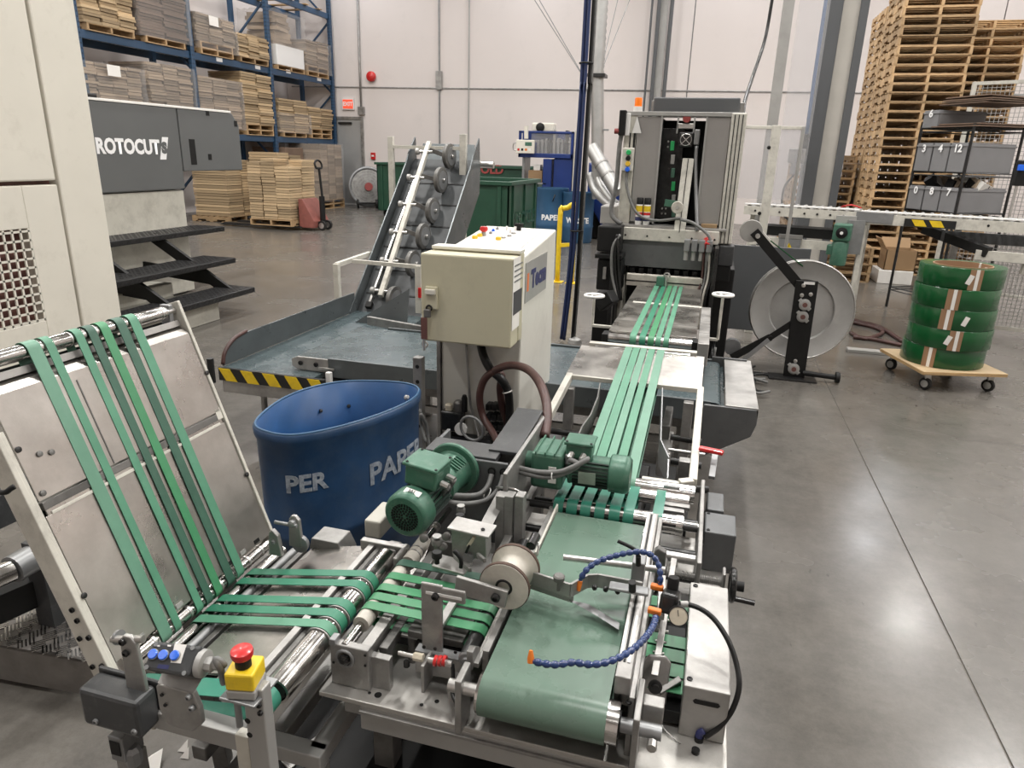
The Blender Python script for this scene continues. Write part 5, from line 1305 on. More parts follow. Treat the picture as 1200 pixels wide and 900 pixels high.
CYL('lock_hook', 'zinc', dr, (xl+.0, 2.658, PY(504,398,2.66).z), (xl+.0, 2.658, PY(504,398,2.66).z-.05), .006); MB().torus((xl+.004, 2.658, PY(504,404,2.66).z), (0,1,0), .012, .004, 12, 6).build('lock_ring', 'zinc', dr)
B('left_channel', 'mid_grey', t, xl-.02, xl-.002, yf-.01, yf+.04, 0, zd0, .002)
# sloping top panel
kx = (1.345-1.285)/(yb-yf)
def top(x, y, h=0.): return Vector((x, y, 1.285+(y-yf)*kx+h))
tp = MB().add([top(-1.085,2.99,.001), top(-.80,2.99,.001), top(-.80,3.42,.001), top(-1.085,3.42,.001), top(-1.085,2.99,.004), top(-.80,2.99,.004), top(-.80,3.42,.004), top(-1.085,3.42,.004)], [(3,2,1,0),(4,5,6,7),(0,1,5,4),(1,2,6,5),(2,3,7,6),(3,0,4,7)]).build('button_panel', 'paper', t)
def tbtn(px, py, m, r=.014, h=.014, nm='button'):
    d = _ray(px, py); n_ = Vector((0, -kx, 1)); o_ = top(-1, yf, .004); c = EYE + d*((o_-EYE).dot(n_)/d.dot(n_))
    return MB().lathe([(r,0),(r,h*.6),(r*.8,h),(0,h)], c, n_, 16).build(nm, m, tp, smooth=True), c
tbtn(556.5,279.5,'yellow_btn'); tbtn(562,277,'yellow_btn'); tbtn(584,281,'yellow_btn')
o, c = tbtn(567,276,'reel_grey',.012,.022,'stop_base'); MB().lathe([(.012,.018),(.019,.024),(.02,.034),(.016,.042),(0,.044)], c, (0,0,1), 18).build('stop_mushroom', 'red', tp, smooth=True)
o, c = tbtn(608,270,'black',.012,.02,'selector_knob'); B('selector_grip', 'black', tp, c.x-.022, c.x+.022, c.y-.007, c.y+.007, c.z+.018, c.z+.034, .003)
for u, v in ((597,277),(590,279),(602,274)): tbtn(u, v, 'reel_grey', .012, .008)
for u, v in ((578,271),(583,269),(575,274)): tbtn(u, v, 'button_blue' if u == 578 else 'cover_grey', .008, .012)
for u, v in ((598,273),(604,270),(594,270)): tbtn(u, v, 'white', .007, .02, 'lamp')
# right side: notice and plate
xs_ = xr+.001
a, b = PX(600,300,xs_), PX(613.5,378,xs_)
y0, y1 = PX(601,330,xs_).y, PX(613.5,330,xs_).y
nt = B('paper_notice', 'paper', t, xs_, xs_+.0015, y0, y1, PX(607,382,xs_).z, PX(607,301,xs_).z, 0)
B('printed_photo', 'print_dark', nt, xs_+.0015, xs_+.0025, y0+.01, y1-.03, PX(606,366,xs_).z, PX(606,340,xs_).z, 0)
for k in range(4): B('printed_line', 'cover_grey', nt, xs_+.0015, xs_+.0022, y0+.015, y1-.03, PX(607,309+k*6,xs_).z, PX(607,311+k*6,xs_).z, 0)
y2, y3 = PX(615.5,330,xs_).y, PX(640,320,xs_).y; z2, z3 = PX(628,346,xs_).z, PX(628,302,xs_).z
np_ = B('name_plate', 'reel_grey', t, xs_, xs_+.002, y2, y3, z2, z3, 0)
lh = (z3-z2)
B('letter_bar', 'print_orange', np_, xs_+.002, xs_+.003, y2+.025, y2+.055, z2+lh*.27, z2+lh*.72, 0)
TEXT('lettering', 'Tecm', 'print_navy', np_, (xs_+.003, y2+(y3-y2)*.60, z2+lh*.49), (0,1,0), (0,0,1), lh*.62, .006, sx=(y3-y2)*.70/(lh*.62*2.25))
# service unit and hoses on the lower front
su = MB().box(xl+.02, xl+.12, yf-.07, yf, PY(530,500,2.85).z, PY(530,478,2.85).z).build('air_service_unit', 'steel_dark', t, bevel=.008)
zz = PY(530,478,2.85).z
for k, (dx, m, r, h) in enumerate(((.03,'gauge_face',.018,.03),(.075,'cast_grey',.022,.05),(.105,'black',.014,.08))):
    MB().lathe([(r,0),(r,h*.8),(r*.6,h)], (xl+.02+dx, yf-.035, zz), (0,0,1), 14).build('unit_knob', m, su, smooth=True)
MB().lathe([(.03,0),(.03,.012),(0,.012)], (PY(540,503,2.78).x, yf-.07, PY(540,503,2.78).z), (0,-1,0), 20).build('unit_gauge', 'white', su, smooth=True)
vb = MB()
for i in range(3):
    for j in range(4):
        c = PY(571+i*7, 478+j*12, 2.8); vb.box(c.x-.012, c.x+.012, yf-.05, yf, c.z-.018, c.z+.012)
vb.build('valve_bank', 'steel_dark', t, bevel=.003)
B('unit_lower', 'steel_dark', t, xl+.03, xl+.26, yf-.06, yf, PY(540,545,2.85).z, PY(540,507,2.85).z, .01)
yh = 2.76
TUBE('red_hose', 'hose_red', t, [PY(588,528,2.62), PY(578,508,2.7), PY(566,488,yh), PY(562,465,yh), PY(567,446,yh), PY(578,436,yh), PY(588,440,yh+.02), PY(586,455,yh+.04), PY(589,478,yh+.05), PY(596,500,yh+.06)], .0165, 10, 5)
TUBE('red_hose', 'hose_red', t, [PY(580,434,2.72), PY(592,429,2.68), PY(606,428.5,2.6), PY(620,434,2.5), PY(632,448,2.35), PY(640,470,2.2), PY(641,492,2.1), PY(638,512,2.02)], .0165, 10, 5)
TUBE('black_hose', 'hose_black', t, [PY(563,402,2.83), PY(567,418,2.80), PY(575,433,2.78), PY(587,444,2.76), PY(595,458,2.78), PY(597,475,2.8), PY(597,500,2.8), PY(598,520,2.8)], .019, 10, 5)
MB().torus(PY(594.5,459,2.77), (.3,0,-1), .02, .004, 14, 6).build('hose_clip', 'zinc', t)
TUBE('thin_cable', 'mid_grey', t, [PY(546,402,2.85), PY(549,440,2.84), PY(551,470,2.84), PY(556,492,2.83), PY(562,515,2.8)], .006, 6, 4)
MB().torus(PY(553,502,2.74), (.2,1,.1), .058, .007, 26, 6).build('coiled_tube', 'cover_grey', t, smooth='all')
TUBE('side_cable', 'cable_grey', t, [PY(493,485,2.6), PY(500,498,2.62), PY(502,515,2.62), PY(504,530,2.6)], .008, 6, 4)
TUBE('side_cable', 'cable_grey', t, [PY(492,480,2.62), PY(494,500,2.62), PY(499,518,2.6)], .007, 6, 4)
pp_ = PY(491,420,2.72)
pt = thing('perforated_post', 'perforated steel post standing between the blue drum and the cabinet', 'post', (pp_.x, 2.72, 0))
B('post', 'mid_grey', pt, pp_.x-.022, pp_.x+.02, 2.70, 2.74, 0, PY(491,418,2.72).z, .003)
for k in range(5):
    z = PY(491,418,2.72).z-.04-k*.07; MB().cyl((pp_.x, 2.699, z), (pp_.x, 2.702, z), .009, n=12).build('hole', 'black', pt)

# big blue drum
RIMPX = [(297,498),(312,506),(334,510.5),(362,508),(395,501),(430,491),(462,479),(484,468),(491,459),(488,453),(474,449),(450,447),(420,446.5),(395,448),(365,454),(335,465),(310,482)]
rim = [P(u, v, .82) for u, v in RIMPX]
cen = sum(rim, Vector())/len(rim)
rim = spline(rim, 4, True); N_ = len(rim)
# keep the outline smooth and round it out slightly
for _ in range(3): rim = [(rim[i-1]+rim[i]*2+rim[(i+1) % N_])/4 for i in range(N_)]
t = thing('paper_drum', 'large dented open blue plastic drum stencilled PAPER beside the control cabinet', 'drum', (cen.x, cen.y, 0))
def drum_pt(i, z, off=0.):
    f = (z/.82); base = cen + (rim[i % N_]-cen)*(.96+.04*f); v = (base-cen); v.z = 0; v.normalize()
    return Vector((base.x, base.y, 0)) + v*off + Vector((0,0,z))
zsx = [(.0,-.02),(.03,0),(.40,0),(.425,.012),(.445,.012),(.47,0),(.77,0),(.79,.008),(.815,.01),(.82,.004)]
vs = []; 
for z, o in zsx: vs += [drum_pt(i, z, o) for i in range(N_)]
fs = [(k*N_+i, k*N_+(i+1) % N_, (k+1)*N_+(i+1) % N_, (k+1)*N_+i) for k in range(len(zsx)-1) for i in range(N_)]
MB().add(vs, fs).build('outer_wall', 'drum_blue', t, smooth='all')
vs = []
for z, o in ((.82,.004),(.818,-.006),(.5,-.008),(.04,-.012)): vs += [drum_pt(i, z, o) for i in range(N_)]
fs = [((k+1)*N_+i, (k+1)*N_+(i+1) % N_, k*N_+(i+1) % N_, k*N_+i) for k in range(3) for i in range(N_)] + [tuple(range(3*N_, 4*N_))]
MB().add(vs, [f[::-1] for f in fs]).build('inner_wall', 'drum_blue_in', t, smooth='all')
MB().tube([drum_pt(i, .821, .0) for i in range(N_)], .0045, 8, 1, closed=True).build('rim_edge', 'blue_bin', t, smooth='all')
def proj(p):
    q_ = Vector(p)-EYE; u, v, w_ = q_.dot(_R), q_.dot(_D), q_.dot(_F); u, v = u/w_*FPX, v/w_*FPX
    return 600+u*_c-v*_s, 450+u*_s+v*_c
def drum_text(word, px_mid, py_mid, size, tilt=0.):
    best = None
    for i in range(N_):
        p = drum_pt(i, .6); n_ = (p-cen); n_.z = 0
        if n_.dot(EYE-p) > 0:
            e = abs(proj(p)[0]-px_mid)
            if best is None or e < best[0]: best = (e, i)
    i0_ = best[1]
    z = min((abs(proj(drum_pt(i0_, zz/200))[1]-py_mid), zz/200) for zz in range(20, 164))[1]
    # arc length table around i0
    def at_s(s_):
        i = i0_; acc = 0; step = 1 if s_ >= 0 else -1
        # rim runs anticlockwise seen from above or not: choose the direction that moves right in view
        sgn = step*DIRN
        while True:
            a_, b_ = drum_pt(i, z), drum_pt(i+sgn, z); L = (b_-a_).length
            if acc+L >= abs(s_): return a_ + (b_-a_)*((abs(s_)-acc)/L if L else 0)
            acc += L; i += sgn
    DIRN = 1 if proj(drum_pt(i0_+1, z))[0] > proj(drum_pt(i0_, z))[0] else -1
    def wr(q_):
        b = at_s(q_.x); n_ = b-Vector((cen.x,cen.y,z)); n_.z = 0; n_.normalize(); return Vector((b.x, b.y, z+q_.y+tilt*q_.x)) + n_*(.0025+q_.z)
    TEXT('lettering', word, 'stencil', t, (0,0,0), (1,0,0), (0,0,1), size, .003, warp=wr)
drum_text('PER', 363, 567, .085); drum_text('PAPER', 470, 541, .115)
c = drum_pt(int(N_*.02), .7)
for u, v in ((375,476),(411,468)):
    i = min(range(N_), key=lambda k: abs(proj(drum_pt(k, .72))[0]-u) + (100 if (drum_pt(k,.72)-cen).dot(EYE-cen) > 0 else 0)); p = drum_pt(i, .72, -.012)
    MB().lathe([(.008,0),(.006,.006),(0,.007)], p, (cen-p), 10).build('rivet', 'steel_dark', t, smooth=True)
p = P(478,467,.80); MB().lathe([(.006,0),(.012,.005),(.009,.014),(0,.018)], p, (-.4,-.6,.6), 8).build('rope_knot', 'reel_grey', t)

# strap conveyor rising to the feed table
K = .10
def S(px, py, h=0.):
    d = _ray(px, py); tt = (.735 - K*2.1 - EYE.z + h)/(d.z - K*d.y); return EYE + d*tt
def sl(x, y, h=0.): return Vector((x, y, .735+K*(y-2.1)+h))
t = thing('strap_conveyor', 'rising white-railed conveyor with five pale green straps and steel table', 'conveyor', (-.22, 2.6, 0))
ya, yb2 = S(669,443).y, S(683,408).y
XL_, XR_ = (S(669,443).x+S(683,408).x)/2, (S(818,460).x+S(821,419).x)/2
xlr = XL_; xrr = XR_
y_end = S(820,568).y
up_ = Vector((0,-K,1)).normalized()
BAR('side_rail', 'white_paint', t, sl(xlr+.0, S(643,505).y-.12), sl(xlr, ya+.02), .026, .035, up_, .003)
BAR('side_rail', 'white_paint', t, sl(xrr+.01, y_end), sl(xrr+.01, ya+.02), .026, .035, up_, .003)
BAR('rail_return', 'white_paint', t, sl(xrr+.01, y_end), sl(xrr-.03, y_end-.02), .026, .035, up_, .003)
BAR('cross_bar', 'white_paint', t, sl(xrr-.03, y_end-.02), sl(-.12, y_end-.02), .018, .02, up_, .002)
BAR('table_plate', 'alu_plate', t, sl((xlr+xrr)/2, ya, .012), sl((xlr+xrr)/2, yb2, .012), xrr-xlr+.03, .008, up_, .002)
BAR('plate_edge', 'white_paint', t, sl(xlr-.01, ya, .006), sl(xrr+.01, ya, .006), .012, .02, up_, .002)
BAR('end_strip', 'white_paint', t, sl(xlr+.02, yb2+.02, .02), sl(xrr-.02, yb2+.02, .02), .03, .016, up_, .002)
yn_, yf_ = 2.02, yb2+.01
edges = [(697,709),(709.5,720.5),(721.5,731.5),(733.5,744),(747,759)]
for k, (u0, u1) in enumerate(edges):
    x0, x1 = S(u0,500,.03).x, S(u1,500,.03).x
    c0 = (yn_, sl(0,yn_).z-.012); c1 = (yf_, sl(0,yf_).z-.006)
    belt('strap', ['belt_pale','belt_green_b','belt_pale','belt_green_b','belt_pale'][k], t, c0, c1, .03, .03, x0+.001, x1-.001, 'x', .0022)
CYL('far_roller', 'steel', t, (xlr+.05, yf_, sl(0,yf_).z-.006), (xrr-.05, yf_, sl(0,yf_).z-.006), .0285)
CYL('near_roller', 'steel', t, (-.33, yn_, sl(0,yn_).z-.012), (.045, yn_, sl(0,yn_).z-.012), .0285)
for (x, y) in ((xlr+.015, ya-.05), (xrr-.03, ya-.06), (xlr+.015, 2.2), (xrr-.02, 2.25)):
    B('post', 'mid_grey', t, x-.02, x+.02, y-.02, y+.02, 0.03, sl(0,y).z-.02, .003)
# guide fingers and cross shafts
m_ = MB(); fp = [S(u, v, .03) for u, v in ((703,452),(700,470),(692,490),(682,504),(676,518),(676,532))]
for p_, q2 in zip(fp[:-1], fp[1:]): m_.bar(p_+Vector((0,0,-.02)), q2+Vector((0,0,-.02)), .005, .07)
m_.build('guide_finger', 'cast_grey', t)
a, b = S(776,458,.02), S(774,520,.02); c_ = S(783,540,.02); d_ = S(782,562,.0)
m_ = MB()
for p_, q2 in ((a, b), (b, c_), (c_, d_)): m_.bar(p_+Vector((0,0,-.03)), q2+Vector((0,0,-.03)), .004, .09)
m_.build('guide_plate', 'cover_grey', t)
for (u0, v0, u1, v1, z) in ((640,504,690,511,.62),(640,520,690,526,.6),(786,512,822,518,.62),(786,540,822,546,.62),(690,470,810,480,.45),(770,570,830,574,.6)):
    CYL('cross_shaft', 'steel_dark', t, P(u0,v0,z), P(u1,v1,z), .013)
CYL('bright_shaft', 'zinc', t, P(784,527,.63), P(826,533,.63), .007)
B('guide_block', 'cast_grey', t, P(779,490,.6).x, P(788,490,.6).x, P(779,515,.6).y, P(779,490,.6).y, .55, .66, .004)
c = P(785,500,.6); B('guide_carrier', 'mid_grey', t, c.x-.03, c.x+.02, c.y-.3, c.y-.05, .5, .6, .004)
lv = BAR('red_lever', 'red', t, S(819,525,.03), S(848,531,.03), .026, .014, (0,0,1), .005); 
BAR('lever_bar', 'cover_grey', t, S(838,532,0), S(834,560,-.02), .02, .012)
BAR('under_beam', 'cast_grey', t, (xlr+.03, 2.55, .3), (xrr-.03, 2.55, .3), .04, .05)
BAR('under_beam', 'black', t, (-.5, 2.8, .25), (.02, 2.8, .25), .2, .05); B('under_shade_sheet', 'black', t, xlr+.02, xrr-.02, 2.1, 3.1, .30, .32, .002)  # the flat black sheet is added, painting the dark beneath the straps
for k in range(6): B('under_part', ['steel_dark','cast_grey','black'][k % 3], t, xlr+.06+k*.085, xlr+.12+k*.085, 2.2+.1*(k % 3), 2.5+.08*k, .32, .38+.03*(k % 4), .004)
for k in range(4): TUBE('under_cable', 'black', t, [(-.5+.1*k, 2.3, .15), (-.35+.1*k, 2.5+.05*k, .3), (-.2+.07*k, 2.8, .2), (0, 3.0-.1*k, .3)], .012, 6, 4)
# ================================================================ foreground: belt feeder on its base plate
def motor(parent, a, d, r, L, up, fan='motor_green', grille=True, tb=None, frac=(.0,.22,.30,.72)):
    """gear motor lying along d from a (gear side) ; returns body"""
    a, d, up = Vector(a), Vector(d).normalized(), Vector(up).normalized(); side = d.cross(up)
    body = MB().lathe([(r*.55,0),(r*.9,.0),(r*.9,L*.04),(r*.86,L*.05),(r*.86,L*.66),(r*.8,L*.68)], a, d, 28).build('motor_body', 'motor_green', parent, smooth=True)
    for k in range(26):
        an = 2*PI*k/26; v = up*math.cos(an)+side*math.sin(an)
        if tb is not None and v.dot(Vector(tb).normalized()) > .75: continue
        MB().bar(a+d*L*.08+v*r*.9, a+d*L*.66+v*r*.9, .0035, r*.16, v).build('cooling_fin', 'motor_fin', body)
    cow = MB().lathe([(r*.98,L*.66),(r*1.06,L*.68),(r*1.08,L*.9),(r*1.02,L*.97),(r*.9,L)], a, d, 32, False).build('fan_cowl', fan, parent, smooth=True)
    MB().lathe([(0,L*.985),(r*.62,L*.985),(r*.64,L*1.0),(r*.92,L*1.0)], a, d, 32, False).build('cowl_face', fan, cow, smooth=True)
    if grille:
        g = MB()
        for ring, n in ((.14,6),(.26,12),(.38,18),(.50,24),(.60,30)):
            for k in range(n):
                an = 2*PI*k/n + ring; c = a + d*(L*1.0015) + (up*math.cos(an)+side*math.sin(an))*r*ring*1.05
                s_ = r*.052; g.obox(c, (s_*1.5, s_*1.5, .002), Matrix((up, side, d)).transposed())
        h = g.build('grille_holes', 'black', cow); h['kind'] = 'stuff'
        for k in range(18):
            pass
    return body

BZ = .60
t = thing('belt_feeder', 'belt feeding machine on an aluminium base plate with green motors, spool and blue nozzles', 'feeding machine', (-.27, 1.45, 0))
bx0, bx1, by0, by1 = -.695, .145, 1.055, 1.96
B('base_plate', 'rough_plate', t, bx0, bx1, by0, by1, BZ-.012, BZ, .002)
B('front_channel', 'reel_grey', t, -.60, bx1, by0+.002, by0+.03, BZ-.075, BZ-.0125, .003)
B('channel_lip', 'mid_grey', t, -.60, bx1, by0-.004, by0+.002, BZ-.03, BZ-.022, .001)
B('side_channel', 'mid_grey', t, -.66, -.62, by0+.04, by1, BZ-.08, BZ-.0125, .003); B('side_channel', 'mid_grey', t, bx1-.05, bx1-.01, by0+.04, by1, BZ-.08, BZ-.0125, .003)
B('channel_end', 'black', t, -.602, -.57, by0+.03, by0+.05, BZ-.07, BZ-.015, 0)
for u, v, r in ((443,814.5,.008),(433,812,.0035),(494,826,.004),(512,822,.005),(452,781,.004)):
    c = P(u, v, BZ+.0005); MB().cyl(c, c+Vector((0,0,.0008)), r, n=14).build('plate_hole', 'black', t)
for (x, y) in ((-.60, 1.18), (-.60, 1.85), (.09, 1.2), (.09, 1.85)):
    B('frame_leg', 'cast_grey', t, x-.025, x+.025, y-.025, y+.025, .14, BZ-.0125, .003)
c = P(462,866,.075)
for (x, y) in ((c.x, c.y), (-.6, 2.0), (.09, 1.3), (.09, 1.9)):
    w = MB().lathe([(.02,-.016),(.058,-.018),(.068,-.01),(.068,.01),(.058,.018),(.02,.016)], (x, y, .07), (.9,.3,0), 24).build('caster_wheel', 'rubber', t, smooth=True)
    MB().lathe([(.01,-.02),(.03,-.018),(.03,.018),(.01,.02)], (x, y, .07), (.9,.3,0), 14).build('caster_hub', 'zinc', w, smooth=True)
    B('caster_fork', 'zinc', w, x-.03, x+.03, y-.03, y+.03, .10, .145, .004)
B('shade_sheet', 'black', t, -.64, .12, 1.10, 1.92, .30, .32, .002)  # black sheet added as the shade under the machine, hiding the lit floor
B('lower_frame', 'cast_grey', t, c.x-.05, .12, c.y-.03, c.y+.03, .145, .18, .003); B('lower_frame', 'cast_grey', t, c.x-.05, c.x+.02, 1.4, 2.0, .145, .18, .003)

# --- wide belt
wx0, wx1 = -.327, -.083
fr_y, rr_y, rz, rr = 1.052, 1.72, .70, .040
belt('wide_belt', 'belt_wide', t, (fr_y, rz), (rr_y, rz+.006), rr, .034, wx0, wx1, 'x', .0025, 14)
fr_ = CYL('front_roller', 'steel', t, (wx0-.006, fr_y, rz), (wx1+.022, fr_y, rz), rr-.001, n=32)
CYL('roller_shaft', 'zinc', fr_, (wx0-.06, fr_y, rz), (wx1+.09, fr_y, rz), .011)
MB().lathe([(rr*.62,0),(rr*.62,.003),(rr*.3,.003)], (wx1+.022, fr_y, rz), (1,0,0), 20).build('roller_face', 'black', fr_, smooth=True)
CYL('rear_roller', 'steel', t, (wx0-.006, rr_y, rz+.006), (wx1+.006, rr_y, rz+.006), .033)
# end plates at the front roller
B('bearing_plate', 'mid_grey', t, wx1+.048, wx1+.060, fr_y-.035, fr_y+.075, BZ, rz+.05, .003)
B('bearing_foot', 'mid_grey', t, wx1+.060, wx1+.10, fr_y+.03, fr_y+.06, rz-.01, rz+.03, .003)
CYL('bearing_stub', 'cover_grey', t, (wx1+.022, fr_y, rz), (wx1+.10, fr_y, rz), .014); CYL('clamp_bolt', 'zinc', t, (wx1+.085, fr_y-.02, rz-.005), (wx1+.085, fr_y-.036, rz-.005), .009, n=8)
B('bearing_plate', 'mid_grey', t, wx0-.052, wx0-.038, fr_y-.02, fr_y+.04, BZ, rz+.03, .003)
CYL('bearing_stub', 'zinc', t, (wx0-.07, fr_y, rz), (wx0-.006, fr_y, rz), .013)
MB().prism([(0,0),(.05,0),(.05,.02),(.02,.045),(0,.045)], (wx0-.052, fr_y+.05, rz+.0), (0,1,0), (0,0,1), .014).build('tension_block', 'mid_grey', t, bevel=.002)
# left bed rail beside the wide belt
BAR('bed_rail', 'mid_grey', t, (wx0-.017, 1.12, .715), (wx0-.017, 1.74, .72), .014, .05)
BAR('bed_rail', 'white_paint', t, (wx0-.006, 1.50, .728), (wx0-.006, 1.76, .732), .006, .04)
# right side profile rail
rx0, rx1 = wx1+.004, wx1+.034
pr = B('profile_rail', 'alu', t, rx0, rx1, P(733,797,.77).y, 1.75, .735, .775, .002)
B('profile_slot', 'black', pr, rx0+.010, rx0+.015, 1.13, 1.74, .7745, .7755, 0)
B('profile_lip', 'white', pr, rx0+.001, rx0+.007, 1.13, 1.74, .775, .777, 0); B('profile_lip', 'white', pr, rx0+.018, rx0+.024, 1.13, 1.74, .775, .777, 0)
B('end_tab', 'mid_grey', pr, rx0+.008, rx0+.014, 1.10, 1.125, .70, .755, .001); B('end_tab', 'mid_grey', pr, rx0+.018, rx0+.022, 1.11, 1.125, .71, .755, .001)
sp = B('side_plate', 'mid_grey', t, rx0+.0, rx1+.018, 1.10, 1.30, .70, .725, .002)
B('side_frame', 'mid_grey', t, rx1, rx1+.012, 1.08, 1.80, BZ, .74, .002)
bolts(t, [P(u, v, .727) for u, v in ((737,823),)], (0,0,1), .006, .003)

# --- small cross straps beside the cover box
cy0, cy1 = 1.165, 1.53
for k in range(7):
    y = 1.195+k*.047
    if k == 4: 
        B('sensor_strip', 'black', t, rx1+.015, .05, y, y+.035, .655, .668, .002); continue
    belt('cross_strap', 'belt_bright', t, (rx1-.01, .655), (.10, .655), .016, .016, y, y+.040, 'y', .002, 6)
CYL('strap_roller', 'steel_dark', t, (rx1-.01, 1.18, .655), (rx1-.01, 1.53, .655), .0155); CYL('strap_roller', 'steel_dark', t, (.10, 1.18, .655), (.10, 1.53, .655), .0155)
B('strap_bed', 'black', t, rx1-.0, .1, 1.18, 1.53, BZ+.01, .64, .001)
# cover box
cx0, cx1 = .050, .138
cv = B('cover_box', 'alu', t, cx0, cx1, cy0, cy1, BZ, .722, .003)
MB().prism([(-.022,-.005),(.022,-.005),(.026,0),(.022,.005),(-.022,.005),(-.026,0)], ((cx0+cx1)/2+.002, cy0-.0015, .690), (1,0,0), (0,0,1), -.002).build('cover_slot', 'black', cv)
bolts(cv, [(cx0+.01, cy0+.02, .722), (cx0+.012, cy1-.015, .722)], (0,0,1), .006, .003)
# strip with fingers over the cross straps
BAR('holding_strip', 'alu', t, P(767,792,.72), P(790,655,.76), .014, .006)
for k in range(5):
    c = P(769+k*2.6, 778-k*13, .715); CYL('strip_pin', 'zinc', t, c+Vector((-.012,0,0)), c+Vector((.012,0,0)), .003, n=8)
br = MB().prism([(-.028,0),(.028,0),(.030,.105),(.018,.118),(-.014,.118),(-.026,.105)], P(762,832,.62)+Vector((0,.0,0)), (1,.18,0), (0,.30,1), .010).build('strip_bracket', 'mid_grey', t, bevel=.003)
c = P(768,802,.70); MB().lathe([(.014,0),(.014,.004),(.007,.004),(.007,.01),(0,.01)], c+Vector((0,-.006,.0)), (.1,-1,.3), 18).build('bracket_bolt', 'steel_dark', br, smooth=True)
bolts(br, [P(756,826,.64), P(745,824,.64)], (.1,-1,.3), .007, .008, 'zinc')
BAR('bent_arm', 'mid_grey', t, P(772,812,.66), P(797,797,.68), .012, .03, (.3,-.4,1)); 
TUBE('wire', 'zinc', t, [P(771,832,.63), P(776,850,.61), P(786,862,.605), P(798,871,.602)], .0012, 5, 4)

# --- middle strap conveyor (runs across, towards the wide belt)
mz = .70; ml, mr = -.648, -.388
ys = [P(480,v,.722).y for v in (660,677.5,693,705.5,718)]
for k, y in enumerate(ys):
    belt('cross_strap', ['belt_green_dark','belt_bright','belt_bright','belt_bright','belt_bright'][k], t, (ml, mz), (mr, mz), .020, .020, y-.0135, y+.0135, 'y', .002, 8)
CYL('drive_shaft', 'steel', t, (ml, 1.09, mz), (ml, 1.72, mz), .0085)
for y0, y1, m in ((1.165, 1.20, 'ivory'), (1.21, 1.25, 'ivory'), (1.29, 1.33, 'ivory'), (1.34, 1.39, 'ivory'), (1.42, 1.53, 'ivory')):
    CYL('roller_sleeve', m, t, (ml, y0, mz), (ml, y1, mz), .0195, n=22)
for y in (1.455, 1.475, 1.60, 1.615): CYL('sleeve_ring', 'mid_grey' if y < 1.6 else 'zinc', t, (ml, y, mz), (ml, y+.004, mz), .0205 if y < 1.6 else .013, n=22)
CYL('right_roller', 'steel_dark', t, (mr, 1.13, mz), (mr, 1.60, mz), .0185, n=24); MB().lathe([(.0185,0),(.015,.003),(.008,.003),(.007,.008),(0,.008)], (mr, 1.13, mz), (0,-1,0), 20).build('roller_end', 'cover_grey', t, smooth=True)
BAR('roller_bar', 'zinc', t, (mr+.027, 1.11, .708), (mr+.027, 1.56, .712), .012, .012)
B('bed_bar', 'alu', t, ml+.03, ml+.055, 1.105, 1.58, .665, .70, .002)
BAR('bed_bar', 'cast_grey', t, (ml+.07, 1.13, .67), (ml+.07, 1.6, .67), .02, .025)
B('strap_bed', 'cast_grey', t, ml+.10, mr-.03, 1.19, 1.55, .672, .690, .002)
for y in (1.2, 1.3, 1.42): B('bed_tie', 'steel_dark', t, ml+.05, mr-.02, y, y+.02, .64, .66, .001)
# near-left bearing plate
a = P(387,803,BZ); b = P(434,806,BZ)
bp = B('bearing_plate', 'mid_grey', t, a.x, b.x+.004, 1.085, 1.105, BZ, .705, .003)
B('plate_notch', 'cover_grey', bp, a.x, a.x+.015, 1.083, 1.107, .70, .716, .002)
bc = PY(404,772,1.083); MB().torus((bc.x, 1.084, bc.z), (0,1,0), .019, .004, 24, 8).build('bearing_ring', 'cover_grey', bp, smooth='all')
MB().lathe([(.013,0),(.013,.008),(.006,.012),(0,.012)], (bc.x, 1.084, bc.z), (0,-1,0), 6).build('hex_nut', 'steel_dark', bp)
bolts(bp, [PY(u, v, 1.083) for u, v in ((428,768),(428,780),(391,776))], (0,-1,0), .003, .002)
B('bearing_block', 'mid_grey', t, b.x-.004, b.x+.045, 1.10, 1.118, BZ+.0, .68, .002)
# right part plate of the middle conveyor
rp = B('end_plate', 'mid_grey', t, P(495,757,.655).x, P(556,770,.655).x, 1.150, 1.162, BZ+.02, .675, .002)
B('end_plate_top', 'cover_grey', rp, P(495,757,.655).x, P(556,770,.655).x, 1.150, 1.175, .671, .677, .001)
bolts(rp, [PY(u, v, 1.149) for u, v in ((510,760),(497,758),(534,764))], (0,-1,0), .004, .003)
B('pivot_block', 'mid_grey', t, P(541,780,.63).x, P(562,785,.63).x, 1.10, 1.15, .615, .645, .002)
# slotted upright bracket
a, b = PY(495,752,1.165), PY(519,684,1.165)
ub = B('slotted_bracket', 'mid_grey', t, a.x, b.x, 1.160, 1.168, .668, b.z-.004, .003)
c0, c1 = PY(495,683,1.165), PY(546,708,1.165)
B('bracket_arm', 'mid_grey', ub, a.x, c1.x, 1.1602, 1.1682, c1.z, c0.z, .008)
s0, s1 = PY(499,695,1.16), PY(541,701,1.16); B('bracket_slot', 'white', ub, s0.x, s1.x, 1.1585, 1.1600, (s0.z+s1.z)/2-.003, (s0.z+s1.z)/2+.003, 0)
sb = PY(511,698,1.16); MB().lathe([(.008,0),(.008,.008),(.005,.010),(.004,.006),(0,.006)], (sb.x, 1.159, sb.z), (0,-1,0), 14).build('slot_bolt', 'steel_dark', ub, smooth=True)
